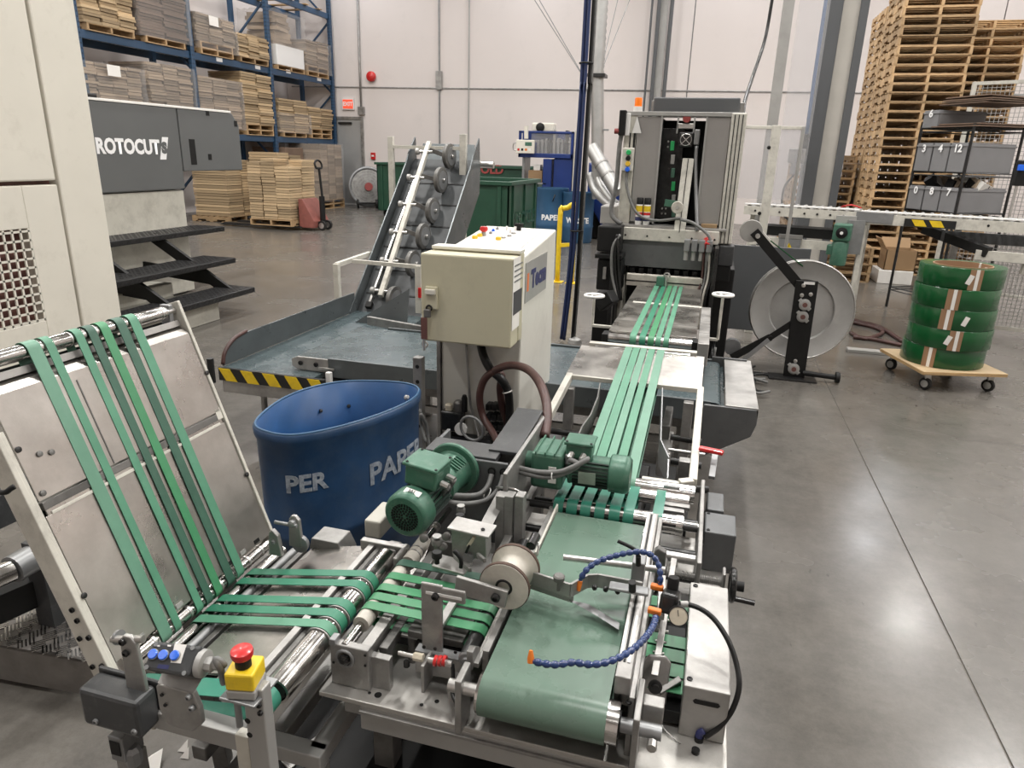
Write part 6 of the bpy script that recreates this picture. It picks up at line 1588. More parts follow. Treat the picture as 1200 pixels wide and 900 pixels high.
# red pneumatic coupling
q0, q1 = PY(467,765,1.12), PY(530,778,1.12)
cp = CYL('air_fitting', 'zinc', t, q0, PY(496,772,1.12), .005)
CYL('brass_nut', 'gauge_face', cp, PY(485,769,1.12), PY(496,771,1.12), .009, n=6)
B('fitting_plate', 'mid_grey', cp, PY(497,770,1.12).x, PY(501,770,1.12).x, 1.10, 1.15, BZ+.015, .685, .002)
CYL('fitting_body', 'zinc', cp, PY(502,773,1.12), q1, .007)
for u in (509, 514, 519): CYL('red_ring', 'red', cp, PY(u,774,1.12), PY(u+3.6,775,1.12), .0115, n=16)
TUBE('air_tube', 'hose_black', cp, [q1, PY(531,790,1.11), PY(530,812,1.09), PY(536,826,1.07)], .0045, 8, 5)
MB().lathe([(.004,0),(.007,.004),(.007,.016),(.003,.02)], q0+Vector((.02,-.004,-.01)), (0,0,-1), 10).build('valve_knob', 'steel_dark', cp, smooth=True)
a = P(488,745,.66); B('post_cap', 'mid_grey', t, a.x-.028, a.x+.012, 1.19, 1.235, .668, .676, .002); CYL('round_post', 'cast_grey', t, (a.x-.004, 1.205, BZ), (a.x-.004, 1.205, .668), .012)

# --- spool with its arm
sc = PY(590.5,688,1.235); dv = Vector((.035,1,.0)).normalized(); rs = .0545
spl = MB().lathe([(rs*.3,-.001),(rs,-.001),(rs,.010),(rs*.72,.014),(rs*.6,.022),(rs*.6,.062),(rs*.72,.072),(rs,.078),(rs,.089),(rs*.3,.089)], sc, dv, 44).build('spool', 'ivory', t, smooth=True)
for h0 in (-.0015, .077): MB().lathe([(rs+.0008,h0+.002),(rs+.0022,h0+.003),(rs+.0022,h0+.011),(rs+.0008,h0+.012)], sc, dv, 44, False).build('spool_rim', 'felt_brown', spl, smooth=True)
MB().torus(sc-dv*.001, dv, .0165, .003, 24, 8).build('spool_bore', 'black', spl)
ab = BAR('spool_arm', 'mid_grey', t, PY(534,684,1.215), PY(594,702,1.215), .010, .042, (0,0,1), .002)
MB().lathe([(.010,0),(.010,.006),(.006,.009),(.005,.004),(0,.004)], PY(581,700,1.209), (0,-1,0), 14).build('arm_bolt', 'steel_dark', ab, smooth=True)
B('arm_spacer', 'mid_grey', t, PY(523,672,1.24).x, PY(532,672,1.24).x, 1.17, 1.33, .728, .738, .001)
bp2 = MB().obox(P(530,662,.765), (.085,.05,.007), Euler((.05,.0,-.12)).to_matrix()).build('knob_plate', 'alu', t, bevel=.002)
def knob(px, py, Yk, r=.012, star=False, m='black'):
    c = PY(px, py, Yk); k_ = MB().lathe([(r*.5,-.02),(r*.5,-.006),(r,-.004),(r,.007),(r*.85,.010),(0,.010)], c, (0,0,1), 16).build('hand_knob', m, t, smooth=True)
    return k_
knob(512,651,1.28); knob(512,636,1.36, .013, m='cast_grey'); knob(539,607,1.46, .012); MB().lathe([(.011,0),(.011,.002),(0,.002)], PY(512,633,1.36)+Vector((0,0,.010)), (0,0,1), 16).build('knob_cap', 'reel_grey', t, smooth=True)
MB().lathe([(.010,0),(.010,.002),(0,.002)], PY(540,597,1.5)+Vector((0,0,.010)), (0,0,1), 16).build('knob_cap', 'reel_grey', t, smooth=True); knob(540,599,1.5,.012,m='cast_grey')
for (u0,v0,u1,v1,Yk) in ((532,645,540,655,1.27),(553,613,561,615,1.46)): 
    lvr = MB().tube([PY(u0,v0,Yk), PY(u1,v1,Yk), PY(u1,v1+10,Yk)], .005, 8, 3).build('clamp_lever', 'black', t, smooth='all')
# glue head box with slanted face
hb = MB().prism([(0,0),(.085,0),(.085,.075),(0,.075)], PY(530,651,1.38), (1,.05,0), (0,-.12,1), -.05).build('head_plate', 'mid_grey', t, bevel=.002)
tpl = MB().obox(PY(530,651,1.38)+Vector((.046,.012,.079)), (.105,.06,.006), Euler((.0,.03,-.05)).to_matrix()).build('head_top', 'alu', t, bevel=.002)
bolts(tpl, [PY(530,651,1.38)+Vector((.075,.005,.082))], (0,0,1), .005, .003)
BAR('amber_nozzle', 'gauge_face', t, PY(549,640,1.37), PY(556,629,1.37), .010, .008); BAR('nozzle_tip', 'black', t, PY(546,648,1.36), PY(550,639,1.36), .006, .006)
for (u, v) in ((533,652),(543,661),(560,650)): BAR('link_bar', 'cast_grey', t, PY(u,v,1.34), PY(u+8,v+7,1.30), .008, .01)
CYL('idler', 'cover_grey', t, PY(552,648,1.40), PY(552,648,1.40)+Vector((0,-.03,0)), .014)
CYL('press_cylinder', 'black_gloss', t, PY(622,640,1.42), PY(628,628,1.46), .012); TUBE('press_clip', 'zinc', t, [PY(618,632,1.44), PY(631,636,1.44), PY(629,652,1.42)], .003, 6, 3)
# lower left small rollers beside the head
for (u, v) in ((498,630),(524,628),(520,640)): MB().lathe([(.010,0),(.010,.012),(.006,.014),(0,.014)], PY(u,v,1.42), (0,-1,.3), 14).build('idler', 'cast_grey', t, smooth=True)
MB().prism([(0,0),(.10,0),(.10,.06),(.02,.06)], PY(499,652,1.50), (1,0,0), (0,0,1), .008).build('head_backplate', 'cast_grey', t)

# --- console with lids, hose plates
cy = 1.74
a, b = PY(496,530,cy), PY(603,545,cy)
zt1 = a.z
con = B('console_front', 'hammer_grey', t, a.x, b.x, cy, cy+.012, BZ, zt1, .003)
lid = MB().prism([(0,0),(b.x-a.x-.06,0),(b.x-a.x-.06,.018),(0,.018)], (a.x, cy+.012, zt1-.012), (1,0,0), (0,0,1), -.10).build('console_lid', 'box_grey', t, bevel=.002)
B('console_side', 'hammer_grey', t, a.x, a.x+.012, cy+.012, cy+.20, BZ, zt1, .003)
xs2 = -.452
B('console_cheek', 'mid_grey', t, xs2-.012, xs2, 1.64, 2.16, BZ, zt1+.02, .003)
rl = PY(602,530,1.9)
MB().add([(-.555,1.80,zt1+.0),(xs2-.014,1.80,zt1+.0),(xs2-.014,2.12,zt1+.02),(-.555,2.12,zt1+.02),(-.555,1.80,zt1+.012),(xs2-.014,1.80,zt1+.012),(xs2-.014,2.12,zt1+.032),(-.555,2.12,zt1+.032)], [(3,2,1,0),(4,5,6,7),(0,1,5,4),(1,2,6,5),(2,3,7,6),(3,0,4,7)]).build('rear_lid', 'box_grey', t, bevel=.002)
B('rear_box', 'cast_grey', t, -.55, xs2-.016, 1.81, 2.11, BZ, zt1-.002, .002)
for u, v in ((576.5,552),(590.5,553)):
    c = PY(u,v,cy); MB().lathe([(.012,0),(.012,.004),(.008,.004)], (c.x, cy, c.z), (0,-1,0), 18, False).build('grommet', 'black', t, smooth=True)
bolts(con, [PY(u, v, cy) for u, v in ((553,562),(589,567),(597,543))], (0,-1,0), .004, .003)
TUBE('hoop_handle', 'zinc', t, [PY(582,571,1.70), PY(600,573,1.66), PY(609,577,1.66), PY(610,586,1.66), PY(606,591,1.66), PY(590,587,1.70)], .004, 8, 4)
# vertical posts and inner frames under the head
for u in (588, 598, 610): B('frame_strut', 'mid_grey', t, PY(u,600,1.62).x-.012, PY(u,600,1.62).x+.012, 1.60, 1.635, BZ, PY(u,578,1.62).z, .002)
MB().bar(PY(566,622,1.52), PY(588,580,1.66), .03, .012, (.5,-.5,1)).build('sloping_chute', 'mid_grey', t)
BAR('long_bar', 'mid_grey', t, (xs2+.02, 1.46, .70), (xs2+.02, 1.95, .72), .02, .03)
for (y, z) in ((1.76,.66),(1.86,.70),(1.94,.66),(1.80,.72)): CYL('cross_shaft', 'steel_dark', t, (xs2, y, z), (.06, y, z), .011)

# --- motor 1: lies along Y, gear flange on the console
mc = PY(474,606,1.45); ax1 = (PY(536,566,cy-.01)-mc); L1 = ax1.length; g_end = mc+ax1
ax1 = Vector((g_end.x-mc.x, cy-mc.y, g_end.z-mc.z)).normalized(); ax1 = Vector((.10,1,.05)).normalized()
rm = .0585
Lm = .17; m0 = mc + ax1*Lm
mb = motor(t, m0, -ax1, rm, Lm, (0,0,1), tb=(.15,0,1))
gb = MB().lathe([(rm*.6,-.005),(rm*.98,0),(rm*1.0,.03),(rm*.92,.035),(rm*.95,.10),(rm*1.02,.108)], m0, ax1, 30).build('gear_case', 'motor_green', t, smooth=True)
ge = m0+ax1*.108
MB().lathe([(rm*1.3,0),(rm*1.36,.003),(rm*1.36,max(.01, (cy-ge.y)*.9)),(rm*1.3,max(.012,(cy-ge.y)))], ge, ax1, 36).build('gear_flange', 'motor_green', t, smooth=True)
for k in range(5): MB().bar(m0+ax1*(.04+k*.012)+Vector((.02,0,rm*.93)), m0+ax1*(.04+k*.012)+Vector((.05,0,rm*.62)), .004, .006).build('case_rib', 'motor_green', gb)
tbc = m0 - ax1*.065 + Vector((.012,0,rm*.86+.028))
Mt = Euler((.02,.10,-.10)).to_matrix()
tb = MB().obox(tbc, (.092,.088,.055), Mt).build('terminal_box', 'motor_green', t, bevel=.006)
MB().obox(tbc+Vector((0,0,.031)), (.102,.098,.010), Mt).build('box_lid', 'motor_green', tb, bevel=.004)
bolts(tb, [tbc+Mt@Vector((sx*.042, sy*.04, .036)) for sx in (-1,1) for sy in (-1,1)], (0,0,1), .004, .003, 'steel_dark')
np1 = mc+ax1*.022+Vector((.012,0,rm*1.04)); MB().obox(np1, (.045,.018,.002), Euler((.25,.15,-.1)).to_matrix()).build('white_label', 'paper', t)
TEXT('label_print', 'M1', 'print_dark', t, np1+Vector((0,-.004,.004)), (1,-.1,-.1), (0,.96,.25), .016)
gl0 = tbc+Mt@Vector((.052,.012,-.004)); gl1 = tbc+Mt@Vector((.052,-.022,-.008))
for g0, pts in ((gl0, [(525,578),(545,581),(562,579),(572,569),(576,556)]), (gl1, [(516,584),(530,589),(552,590),(572,585),(585,572),(590,557)])):
    CYL('cable_gland', 'zinc', t, g0, g0+Vector((.022,-.006,-.004)), .009, n=8)
    yy = [1.60, 1.61, 1.64, 1.68, 1.71, 1.735] if len(pts) == 6 else [1.61, 1.64, 1.68, 1.71, 1.735]
    TUBE('flex_conduit', 'cable_grey', t, [g0+Vector((.02,-.005,-.004))]+[PY(u,v,y) for (u,v), y in zip(pts, yy)], .0075, 10, 5)
MB().torus(PY(571,578,1.70), (1,.5,-.8), .016, .0018, 16, 5).build('cable_tie', 'white', t)
B('motor_foot', 'cream_dirty', t, PY(434,607,1.62).x, PY(434,607,1.62).x+.05, 1.58, 1.70, PY(434,626,1.6).z, PY(434,606,1.6).z, .006)

# --- motor 2: lies along X above the strapped roller
A2 = PY(668,548,1.86); E2 = PY(735,556,1.86); ax2 = Vector((1,0,.0)); r2 = .052
A2 = Vector((A2.x, 1.86, (A2.z+E2.z)/2)); L2m = E2.x-A2.x+.01
m2 = motor(t, A2, ax2, r2, L2m, (0,0,1), grille=False, tb=(0,.2,1))
MB().lathe([(0,L2m*.99),(r2*.9,L2m)], A2, ax2, 28, False).build('cowl_end', 'motor_green', t, smooth=True)
c = A2+Vector((L2m*.33,-r2*.98,-.004)); MB().obox(c, (.05,.003,.04), Euler((.15,0,0)).to_matrix()).build('rating_plate', 'alu_plate', m2)
t2c = A2+Vector((.028,.0,r2*.9+.018)); tb2 = MB().obox(t2c, (.075,.07,.042), Euler((0,0,0)).to_matrix()).build('terminal_box', 'motor_green', t, bevel=.006)
MB().obox(t2c+Vector((0,0,.025)), (.086,.08,.010), Matrix.Identity(3)).build('box_lid', 'motor_green', tb2, bevel=.004)
bolts(tb2, [t2c+Vector((sx*.035, -.033, .030)) for sx in (-1,1)], (0,0,1), .004, .003, 'steel_dark')
gx0, gx1 = PY(627,540,1.86).x, PY(664,540,1.86).x
gb2 = B('gearbox', 'motor_green', t, gx0, gx1, 1.80, 1.93, A2.z-.055, A2.z+.058, .012)
for k in range(3): B('gearbox_rib', 'motor_green', gb2, gx0+.012+k*.028, gx0+.017+k*.028, 1.797, 1.93, A2.z+.052, A2.z+.064, .002)
B('gearbox_label', 'paper', gb2, gx0+.055, gx0+.078, 1.797, 1.80, A2.z-.03, A2.z+.02, 0)
MB().lathe([(.02,0),(.036,.004),(.036,.02),(.02,.026)], (gx1, 1.865, A2.z), (1,0,0), 22).build('gear_neck', 'cast_grey', t, smooth=True)
CYL('oil_plug', 'cover_grey', t, (gx1+.012, 1.82, A2.z+.03), (gx1+.012, 1.82, A2.z+.056), .009)
MB().lathe([(.03,0),(.03,.025),(.016,.03)], (gx0-.026, 1.865, A2.z+.0), (1,0,0), 20).build('gear_boss', 'motor_green', t, smooth=True)
for g0, pts in (((-.018,-.036), [(678,545),(658,556),(640,559),(620,556),(607,552)]), ((.016,-.036), [(689,538),(672,547),(655,553),(630,553),(607,548)])):
    g_ = t2c+Vector((g0[0], g0[1], -.004)); CYL('cable_gland', 'zinc', t, g_, g_+Vector((-.004,-.018,-.010)), .009, n=8)
    TUBE('flex_conduit', 'cable_grey', t, [g_+Vector((-.005,-.018,-.012))]+[PY(u,v,y) for (u,v), y in zip(pts, (1.79,1.775,1.77,1.77,1.78))], .0075, 10, 5)
MB().torus(PY(648,557,1.77), (1,-.1,.1), .013, .0018, 14, 5).build('cable_tie', 'white', t)

# --- strapped roller across the rear of the wide belt
ry_, rz_ = 1.815, .715
rl1 = CYL('strap_roller', 'steel', t, (-.345, ry_, rz_), (.02, ry_, rz_), .0265, n=28)
CYL('roller_shaft', 'zinc', rl1, (.02, ry_, rz_), (.065, ry_, rz_), .012); CYL('roller_collar', 'steel', rl1, (-.0, ry_, rz_), (.018, ry_, rz_), .0285, n=24)
CYL('back_roller', 'steel', t, (-.345, 1.985, .705), (.03, 1.985, .705), .022, n=24)
for k, (u0, u1) in enumerate(((648,659.5),(663.5,676),(680,692),(697,709),(714,727),(731,743.5),(765.5,778))):
    x0, x1 = PY(u0,590,ry_-.03).x, PY(u1,590,ry_-.03).x
    belt('roller_strap', 'belt_teal', t, (ry_, rz_), (1.985, .705), .0275, .023, x0, x1, 'x', .0022, 12)
for y, x0, x1, z, h in ((1.90,-.06,.02,.70,.012),(1.935,-.06,.035,.70,.012),(2.06,-.08,.05,.70,.014)): B('bed_strip', 'mid_grey', t, x0, x1, y, y+.022, z, z+h, .002)
B('scale_strip', 'cover_grey', t, -.05, .0, 2.0, 2.03, .73, .742, .002)
B('roller_side', 'mid_grey', t, -.362, -.350, 1.78, 2.0, BZ, .725, .003)
B('right_side_plate', 'mid_grey', t, .062, .074, 1.60, 2.10, BZ, .735, .003)
bolts(t, [(.074, y, .70) for y in (1.75, 1.95)], (1,0,0), .006, .005)
CYL('guide_rod', 'zinc', t, (rx1, 1.70, .68), (.06, 1.70, .68), .014); CYL('guide_rod', 'steel_dark', t, (rx1, 1.64, .66), (.06, 1.64, .66), .013)
gx = .078
bxr = B('drive_box', 'hammer_grey', t, gx, .164, 1.79, 1.91, BZ+.0, .722, .004); bolts(bxr, [(gx+.01, 1.80, .722), (gx+.01, 1.90, .722)], (0,0,1), .005, .003)
a = P(828,555,.70); b = P(848,580,.70)
B('small_drive_box', 'hammer_grey', t, .085, .135, 1.97, 2.09, .60, .70, .004)
BAR('under_plate', 'alu', t, (-.03, 1.60, .612), (.12, 1.62, .612), .10, .01)
# lead screw and hand crank
ly, lz = 1.625, .675
n = 60
MB().tube([(-.012+k*(.14/n), ly, lz) for k in range(n+1)], .0115, 10, 1, lambda k: 1 if k % 2 else .82).build('lead_screw', 'mid_grey', t)
B('screw_block', 'cast_grey', t, -.045, -.01, ly-.02, ly+.03, lz-.05, lz+.03, .006)
B('screw_plate', 'mid_grey', t, .128, .136, ly-.02, ly+.02, BZ, lz+.035, .004)
hwx = .155
hw = MB().torus((hwx, ly-.005, lz), (1,0,0), .037, .0085, 30, 10).build('crank_wheel', 'black_gloss', t, smooth='all')
MB().lathe([(.034,-.005),(.034,.005)], (hwx, ly-.005, lz), (1,0,0), 26).build('crank_disc', 'black_gloss', hw, smooth=True)
CYL('crank_hub', 'black', hw, (hwx, ly-.005, lz), (hwx+.028, ly-.005, lz), .013); CYL('crank_grip', 'black_gloss', hw, (hwx, ly-.035, lz-.018), (hwx+.055, ly-.04, lz-.018), .007)

# --- rods, arms and clamps over the wide belt
rod0, rod1 = P(660,653,.815), P(779,668,.80)
CYL('cross_rod', 'zinc', t, rod0, rod1, .0075)
c = P(749,668,.79); cl = B('rod_clamp', 'cover_grey', t, c.x-.015, c.x+.014, c.y-.045, c.y+.02, .775, .835, .003)
TUBE('clamp_lever', 'black', t, [P(748,652,.85), P(744,644,.865), P(724,634,.875)], .0045, 8, 4); CYL('lever_stem', 'black', t, P(748,662,.835), P(748,652,.86), .006)
pl0 = [P(u, v, .80) for u, v in ((606,671),(620,676),(668,692),(688,681),(700,680),(752,690))]
m_ = MB()
for p_, q2 in zip(pl0[:-1], pl0[1:]): m_.bar(p_, q2, .006, .034)
m_.build('curved_arm', 'mid_grey', t, bevel=.001)
sa = m2_ = BAR('slotted_arm', 'mid_grey', t, P(621,683,.775), P(672,700,.775), .006, .028)
tp2 = MB().obox(P(737,690,.815), (.085,.028,.008), Euler((0,0,.02)).to_matrix()).build('clamp_plate', 'cover_grey', t, bevel=.003)
CYL('clamp_stud', 'black', t, P(741,692,.82), P(741,682,.845), .008); 
bolts(t, [P(u, v, .80) for u, v in ((697,688),(710,690),(724,692.5))], (0,-1,.2), .006, .008, 'steel_dark')
kk = P(655,678,.83); MB().lathe([(.004,-.03),(.004,-.006),(.012,-.004),(.013,.006),(.010,.009),(0,.009)], kk, (0,0,1), 18).build('thumb_knob', 'cast_grey', t, smooth=True)
MB().add([P(664,702,.768), P(700,722,.762), P(725,738,.755), P(726,730,.757), P(690,708,.765)], [(0,1,2,3,4)]).build('ploughshare', 'cover_grey', t)
# blue segmented nozzles
def nozzle(pts, tipdir):
    pts = spline([Vector(p) for p in pts], 8); L = [0]
    for a_, b_ in zip(pts[:-1], pts[1:]): L.append(L[-1]+(b_-a_).length)
    pitch = .0155; n_ = int(L[-1]/pitch); root = None
    def at(s_):
        for i in range(len(L)-1):
            if L[i+1] >= s_: return pts[i] + (pts[i+1]-pts[i])*((s_-L[i])/max(1e-9, L[i+1]-L[i]))
        return pts[-1]
    hose = thing_part('segmented_hose')
    for k in range(n_):
        a_, b_ = at(k*pitch), at((k+1)*pitch); d_ = (b_-a_).normalized(); c_ = (a_+b_)/2
        MB().lathe([(.0050,-.0095),(.0068,-.0055),(.0072,-.001),(.0062,.002),(.0046,.004),(.0046,.0085)], c_, d_, 12).build('hose_segment', 'loc_blue', hose, smooth=True)
    e = at(L[-1]); MB().lathe([(.0065,-.004),(.0065,.004),(.0035,.018),(.0025,.018)], e, tipdir, 12).build('nozzle_tip', 'orange', hose, smooth=True)
    return hose
def thing_part(nm):
    o = bpy.data.objects.new(nm, None); COL.objects.link(o); o.parent = t; o.location = (0,0,0); o.empty_display_size = .05
    o.location = -t.location + t.location; return o
nozzle([P(773,690,.805), P(774,676,.83), P(772,662,.85), P(766,652,.862), P(755,647,.868), P(742,647,.868), P(722,651,.862), P(703,657,.855), P(690,665,.845), P(682,675,.83), P(679,683,.81)], (0,-.3,-1))
nozzle([P(769,720,.80), P(766,732,.815), P(758,745,.825), P(744,759,.83), P(727,770,.83), P(708,777,.828), P(690,779,.826), P(672,776,.826), P(655,779,.825), P(638,778,.825), P(622,774,.825)], (-.1,.35,1))
for (u, v, z) in ((770,688,.81),(767,716,.81)):
    c = P(u, v, z); MB().obox(c, (.028,.014,.012), Euler((0,0,-.1)).to_matrix()).build('orange_fitting', 'orange', t, bevel=.003)
# regulator with gauge
rg = P(785,705,.80)
rb = MB().obox(rg, (.038,.05,.045), Euler((-.3,0,-.15)).to_matrix()).build('regulator', 'steel_dark', t, bevel=.008)
dn = Vector((0,-.35,1)).normalized(); kc = P(788,690,.815)
MB().lathe([(.018,-.02),(.020,-.012),(.018,-.006),(.0125,-.004),(.0125,.022),(.011,.027),(0,.027)], kc, Vector((.02,.15,1)), 22).build('regulator_knob', 'black', rb, smooth=True)
gd = (EYE-P(795,722,.81)).normalized(); gd = (gd+Vector((.1,-.25,-.1))).normalized(); gc = P(795,722,.80)
MB().lathe([(.015,-.022),(.0195,-.02),(.0205,0),(.0205,.003),(.0185,.003)], gc, gd, 28, False).build('gauge_case', 'steel_dark', rb, smooth=True)
gf = MB().lathe([(.0186,.0015),(0,.0015)], gc, gd, 28, False).build('gauge_dial', 'gauge_face', rb)
MB().bar(gc+gd*.003, gc+gd*.003+Vector((-.003,.003,.013)), .0015, .0008, gd).build('gauge_needle', 'print_dark', rb)
CYL('elbow_fitting', 'reel_grey', rb, P(797,708,.805), P(806,708,.805), .007)
TUBE('air_hose', 'hose_black', t, [P(806,708,.805), P(822,714,.81), P(838,727,.80), P(853,750,.78), P(863,778,.75), P(866,806,.72), P(858,832,.68), P(843,852,.64), P(826,864,.615)], .0055, 10, 6)
c = P(819,866,.604); el = MB().tube([c, c+Vector((0,.002,.012)), c+Vector((.008,.004,.02))], .008, 10, 3).build('hose_elbow', 'print_navy', t, smooth='all'); CYL('elbow_base', 'black', t, (c.x, c.y, BZ), (c.x, c.y, BZ+.01), .009)
c = P(815,881,.602); CYL('plug', 'black', t, (c.x, c.y, BZ), (c.x, c.y, BZ+.008), .008)
BAR('regulator_mount', 'alu', t, P(776,676,.775), P(774,724,.765), .016, .012)
c = P(762,648,.79); MB().prism([(0,0),(.03,0),(.03,.05),(.01,.06),(0,.05)], P(765,662,.74), (1,0,0), (0,0,1), .02).build('mount_ear', 'cast_grey', t, bevel=.003)
# ================================================================ foreground left: tilted strap panel and flat transfer conveyor
SC_ = 1.061
AX, TZ, SLP = -1.0*SC_, 1.7-(1.7-.735)*SC_, .345
dirp = Vector((-SLP, 0, 1)).normalized(); nrmp = Vector((1, 0, SLP)).normalized()
def PPn(px, py, off=0.):
    d = _ray(px, py); o = Vector((AX, 0, TZ)) + nrmp*off; return EYE + d*((o-EYE).dot(nrmp)/d.dot(nrmp))
def pl(y, s_, off=0.): return Vector((AX, y, TZ)) + dirp*s_ + nrmp*off
def s_of(p): return (p-Vector((AX,0,TZ))).dot(dirp)
t = thing('tilted_conveyor', 'upright tilted aluminium panel with seven green straps between white side rails', 'conveyor', (-1.08, 1.1, 0))
yl, yr_ = .853*SC_, 1.362*SC_
stop = s_of(PY(206,353,yr_))
BAR('side_rail', 'white_paint', t, pl(yl-.012, -.03, -.016), pl(yl-.012, stop+.01, -.016), .012, .05, nrmp, .002)
BAR('side_rail', 'white_paint', t, pl(yr_+.004, -.03, -.012), pl(yr_+.004, stop+.0, -.012), .010, .04, nrmp, .002)
BAR('rail_flange', 'white_paint', t, pl(yl-.002, .0, .002), pl(yl-.002, stop*.78, .002), .012, .004, nrmp, .001)
s_seam = s_of(PPn(160,542)); s_top = s_of(PPn(120,428))
def plate(s0, s1, off, m='panel_plate', ya=yl+.006, yb=yr_-.004, nm='panel_plate'):
    return BAR(nm, m, t, pl((ya+yb)/2, s0, off), pl((ya+yb)/2, s1, off), yb-ya, .003, nrmp, .001)
plate(.02, s_seam-.012, .002); plate(s_seam+.02, s_top-.01, .004)
# ridge folded back at the head of the upper plate
MB().prism([(0,0),(.02,.0),(.035,-.01),(.045,-.03),(.042,-.032),(.03,-.013),(.018,-.004),(0,-.004)], pl(yr_-.004, s_top-.012, .0055), dirp, nrmp, -(yr_-yl-.01)).build('folded_edge', 'panel_plate', t)
BAR('seam_bar', 'cast_grey', t, pl(yl+.01, s_seam+.008, -.008), pl(yr_-.006, s_seam+.008, -.008), .016, .026, nrmp, .001)
BAR('seam_strip', 'alu_plate', t, pl(yl+.012, s_seam-.006, .001), pl(yr_-.008, s_seam-.006, .001), .004, .018, dirp, .001)
BAR('panel_joint', 'cast_grey', t, pl(1.03*SC_, s_seam+.022, .0062), pl(1.03*SC_, s_top-.012, .0062), .0025, .0012, nrmp, 0)
for u, v, sd in ((21,527,1),(50,578,0),(46,532,0),(60,530,0),(242,437,1),(289,556,1),(98,698,1)):
    p = PPn(u, v, .006); MB().lathe([(.006,0),(.006,.003),(.003,.004),(0,.004)], p, nrmp, 12).build('panel_screw', 'cast_grey' if sd == 0 else 'steel_dark', t, smooth=True)
# head roller, bar and tabs
rc = PY(194,366,1.33); s_r = s_of(Vector((rc.x,0,rc.z)))
s_r = s_of(PPn(150,378)) ; rr2 = .016; off_r = -.012
ro = CYL('head_roller', 'steel', t, pl(.885*SC_, s_r, off_r), pl(1.325*SC_, s_r, off_r), rr2, n=28)
CYL('roller_journal', 'steel', ro, pl(.80*SC_, s_r, off_r), pl(.885*SC_, s_r, off_r), .010); CYL('roller_journal', 'zinc', ro, pl(1.325*SC_, s_r, off_r), pl(yr_, s_r, off_r), .008)
for y in (.885, .9, 1.0, 1.06, 1.12, 1.18, 1.24, 1.31): CYL('roller_ring', 'zinc', ro, pl(y*SC_, s_r, off_r), pl(y*SC_+.004, s_r, off_r), rr2+.0006, n=28)
BAR('head_bar', 'alu', t, pl(.80*SC_, s_r-.034, -.016), pl(yr_, s_r-.034, -.016), .016, .014, nrmp, .001)
BAR('head_backing', 'black', t, pl(yl+.02, s_r-.045, -.05), pl(yr_, s_r-.045, -.05), .05, .006, nrmp, 0)
for k in range(7): BAR('head_tab', 'cream_dirty', t, pl((.935+k*.062)*SC_, s_r-.042, -.03), pl((.935+k*.062)*SC_, s_top+.006, -.026), .022, .003, nrmp, .001)
B('head_bracket', 'cover_grey', t, pl(1.345*SC_, s_r, -.02).x-.014, pl(1.345*SC_, s_r, -.02).x+.014, 1.338*SC_, 1.352*SC_, pl(0,s_r,-.02).z-.045, pl(0,s_r,-.02).z+.02, .003)
# seven straps
hz = TZ-.008
sw = [(80,97),(103,113.5),(141,151),(157.5,167.5),(173.5,184),(194,204.5),(210,220.5)]
mm = ['belt_pale','belt_green_b','belt_green_b','belt_green_dark','belt_bright','belt_green_dark','belt_green_b']
c_top = pl(0, s_r, off_r); c_bot = pl(0, -.004, off_r)
for k, (u0, u1) in enumerate(sw):
    ya, yb = PPn(u0, 513, .006).y, PPn(u1, 513, .006).y
    belt('strap', mm[k], t, (c_bot.x, c_bot.z), (c_top.x, c_top.z), .017, .017, ya, yb, 'y', .0022, 12)
CYL('foot_roller', 'steel', t, (c_bot.x, .88*SC_, c_bot.z), (c_bot.x, 1.35*SC_, c_bot.z), .0165, n=24)
for k in range(9): CYL('roller_ring', 'zinc', t, (c_bot.x, .95+k*.055, c_bot.z), (c_bot.x, .957+k*.055, c_bot.z), .0175, n=20)
B('gap_shade_plate', 'black', t, c_bot.x-.03, c_bot.x+.14, .93, 1.47, c_bot.z-.075, c_bot.z-.065, 0)  # black plate added to darken the gap where lit floor showed through
for k in range(8): MB().obox(pl(.98+k*.058, .030, .0035), (.004,.02,.010), Matrix((nrmp, Vector((0,1,0)), dirp)).transposed()).build('foot_block', 'black' if k % 2 else 'reel_grey', t)
# foot of the left rail: bolts
for u, v in ((85,714.5),(91,727),(94,748),(104.5,747),(109,781),(120,780)):
    p = PY(u, v, yl-.019); MB().lathe([(.0055,0),(.0055,.004),(.003,.004),(.0028,.001),(0,.001)], p, (0,-1,0), 12).build('rail_bolt', 'black', t, smooth=True)
TUBE('grab_handle', 'black', t, [PY(-6,577,.83), PY(6,577,.83), PY(12,573,.835), PY(17,570,.84)], .005, 8, 4)
# back frame and stand
BAR('back_beam', 'box_grey', t, pl(yl, s_seam, -.05), pl(yr_, s_seam, -.05), .04, .04, nrmp, .002)
CYL('side_knob', 'black', t, PY(246,420,yr_+.03), PY(249,448,yr_+.03), .009)
BAR('rail_gusset', 'white_paint', t, pl(yr_-.012, s_seam+.0, .004), pl(yr_-.012, s_seam+.03, .004), .02, .003, nrmp, .001)
BAR('seam_lip', 'white_paint', t, pl(yl+.02, s_seam-.010, .004), pl(yr_-.02, s_seam-.010, .004), .003, .007, dirp, .001)
BAR('rear_strut', 'cast_grey', t, pl(1.25, .3, -.06), (-1.16, 1.27, .04), .04, .04); BAR('rear_strut', 'cast_grey', t, pl(1.40, .3, -.06), (-1.16, 1.40, .04), .04, .04); B('rear_foot', 'cast_grey', t, -1.18, -1.14, 1.2, 1.45, 0, .04, .003)

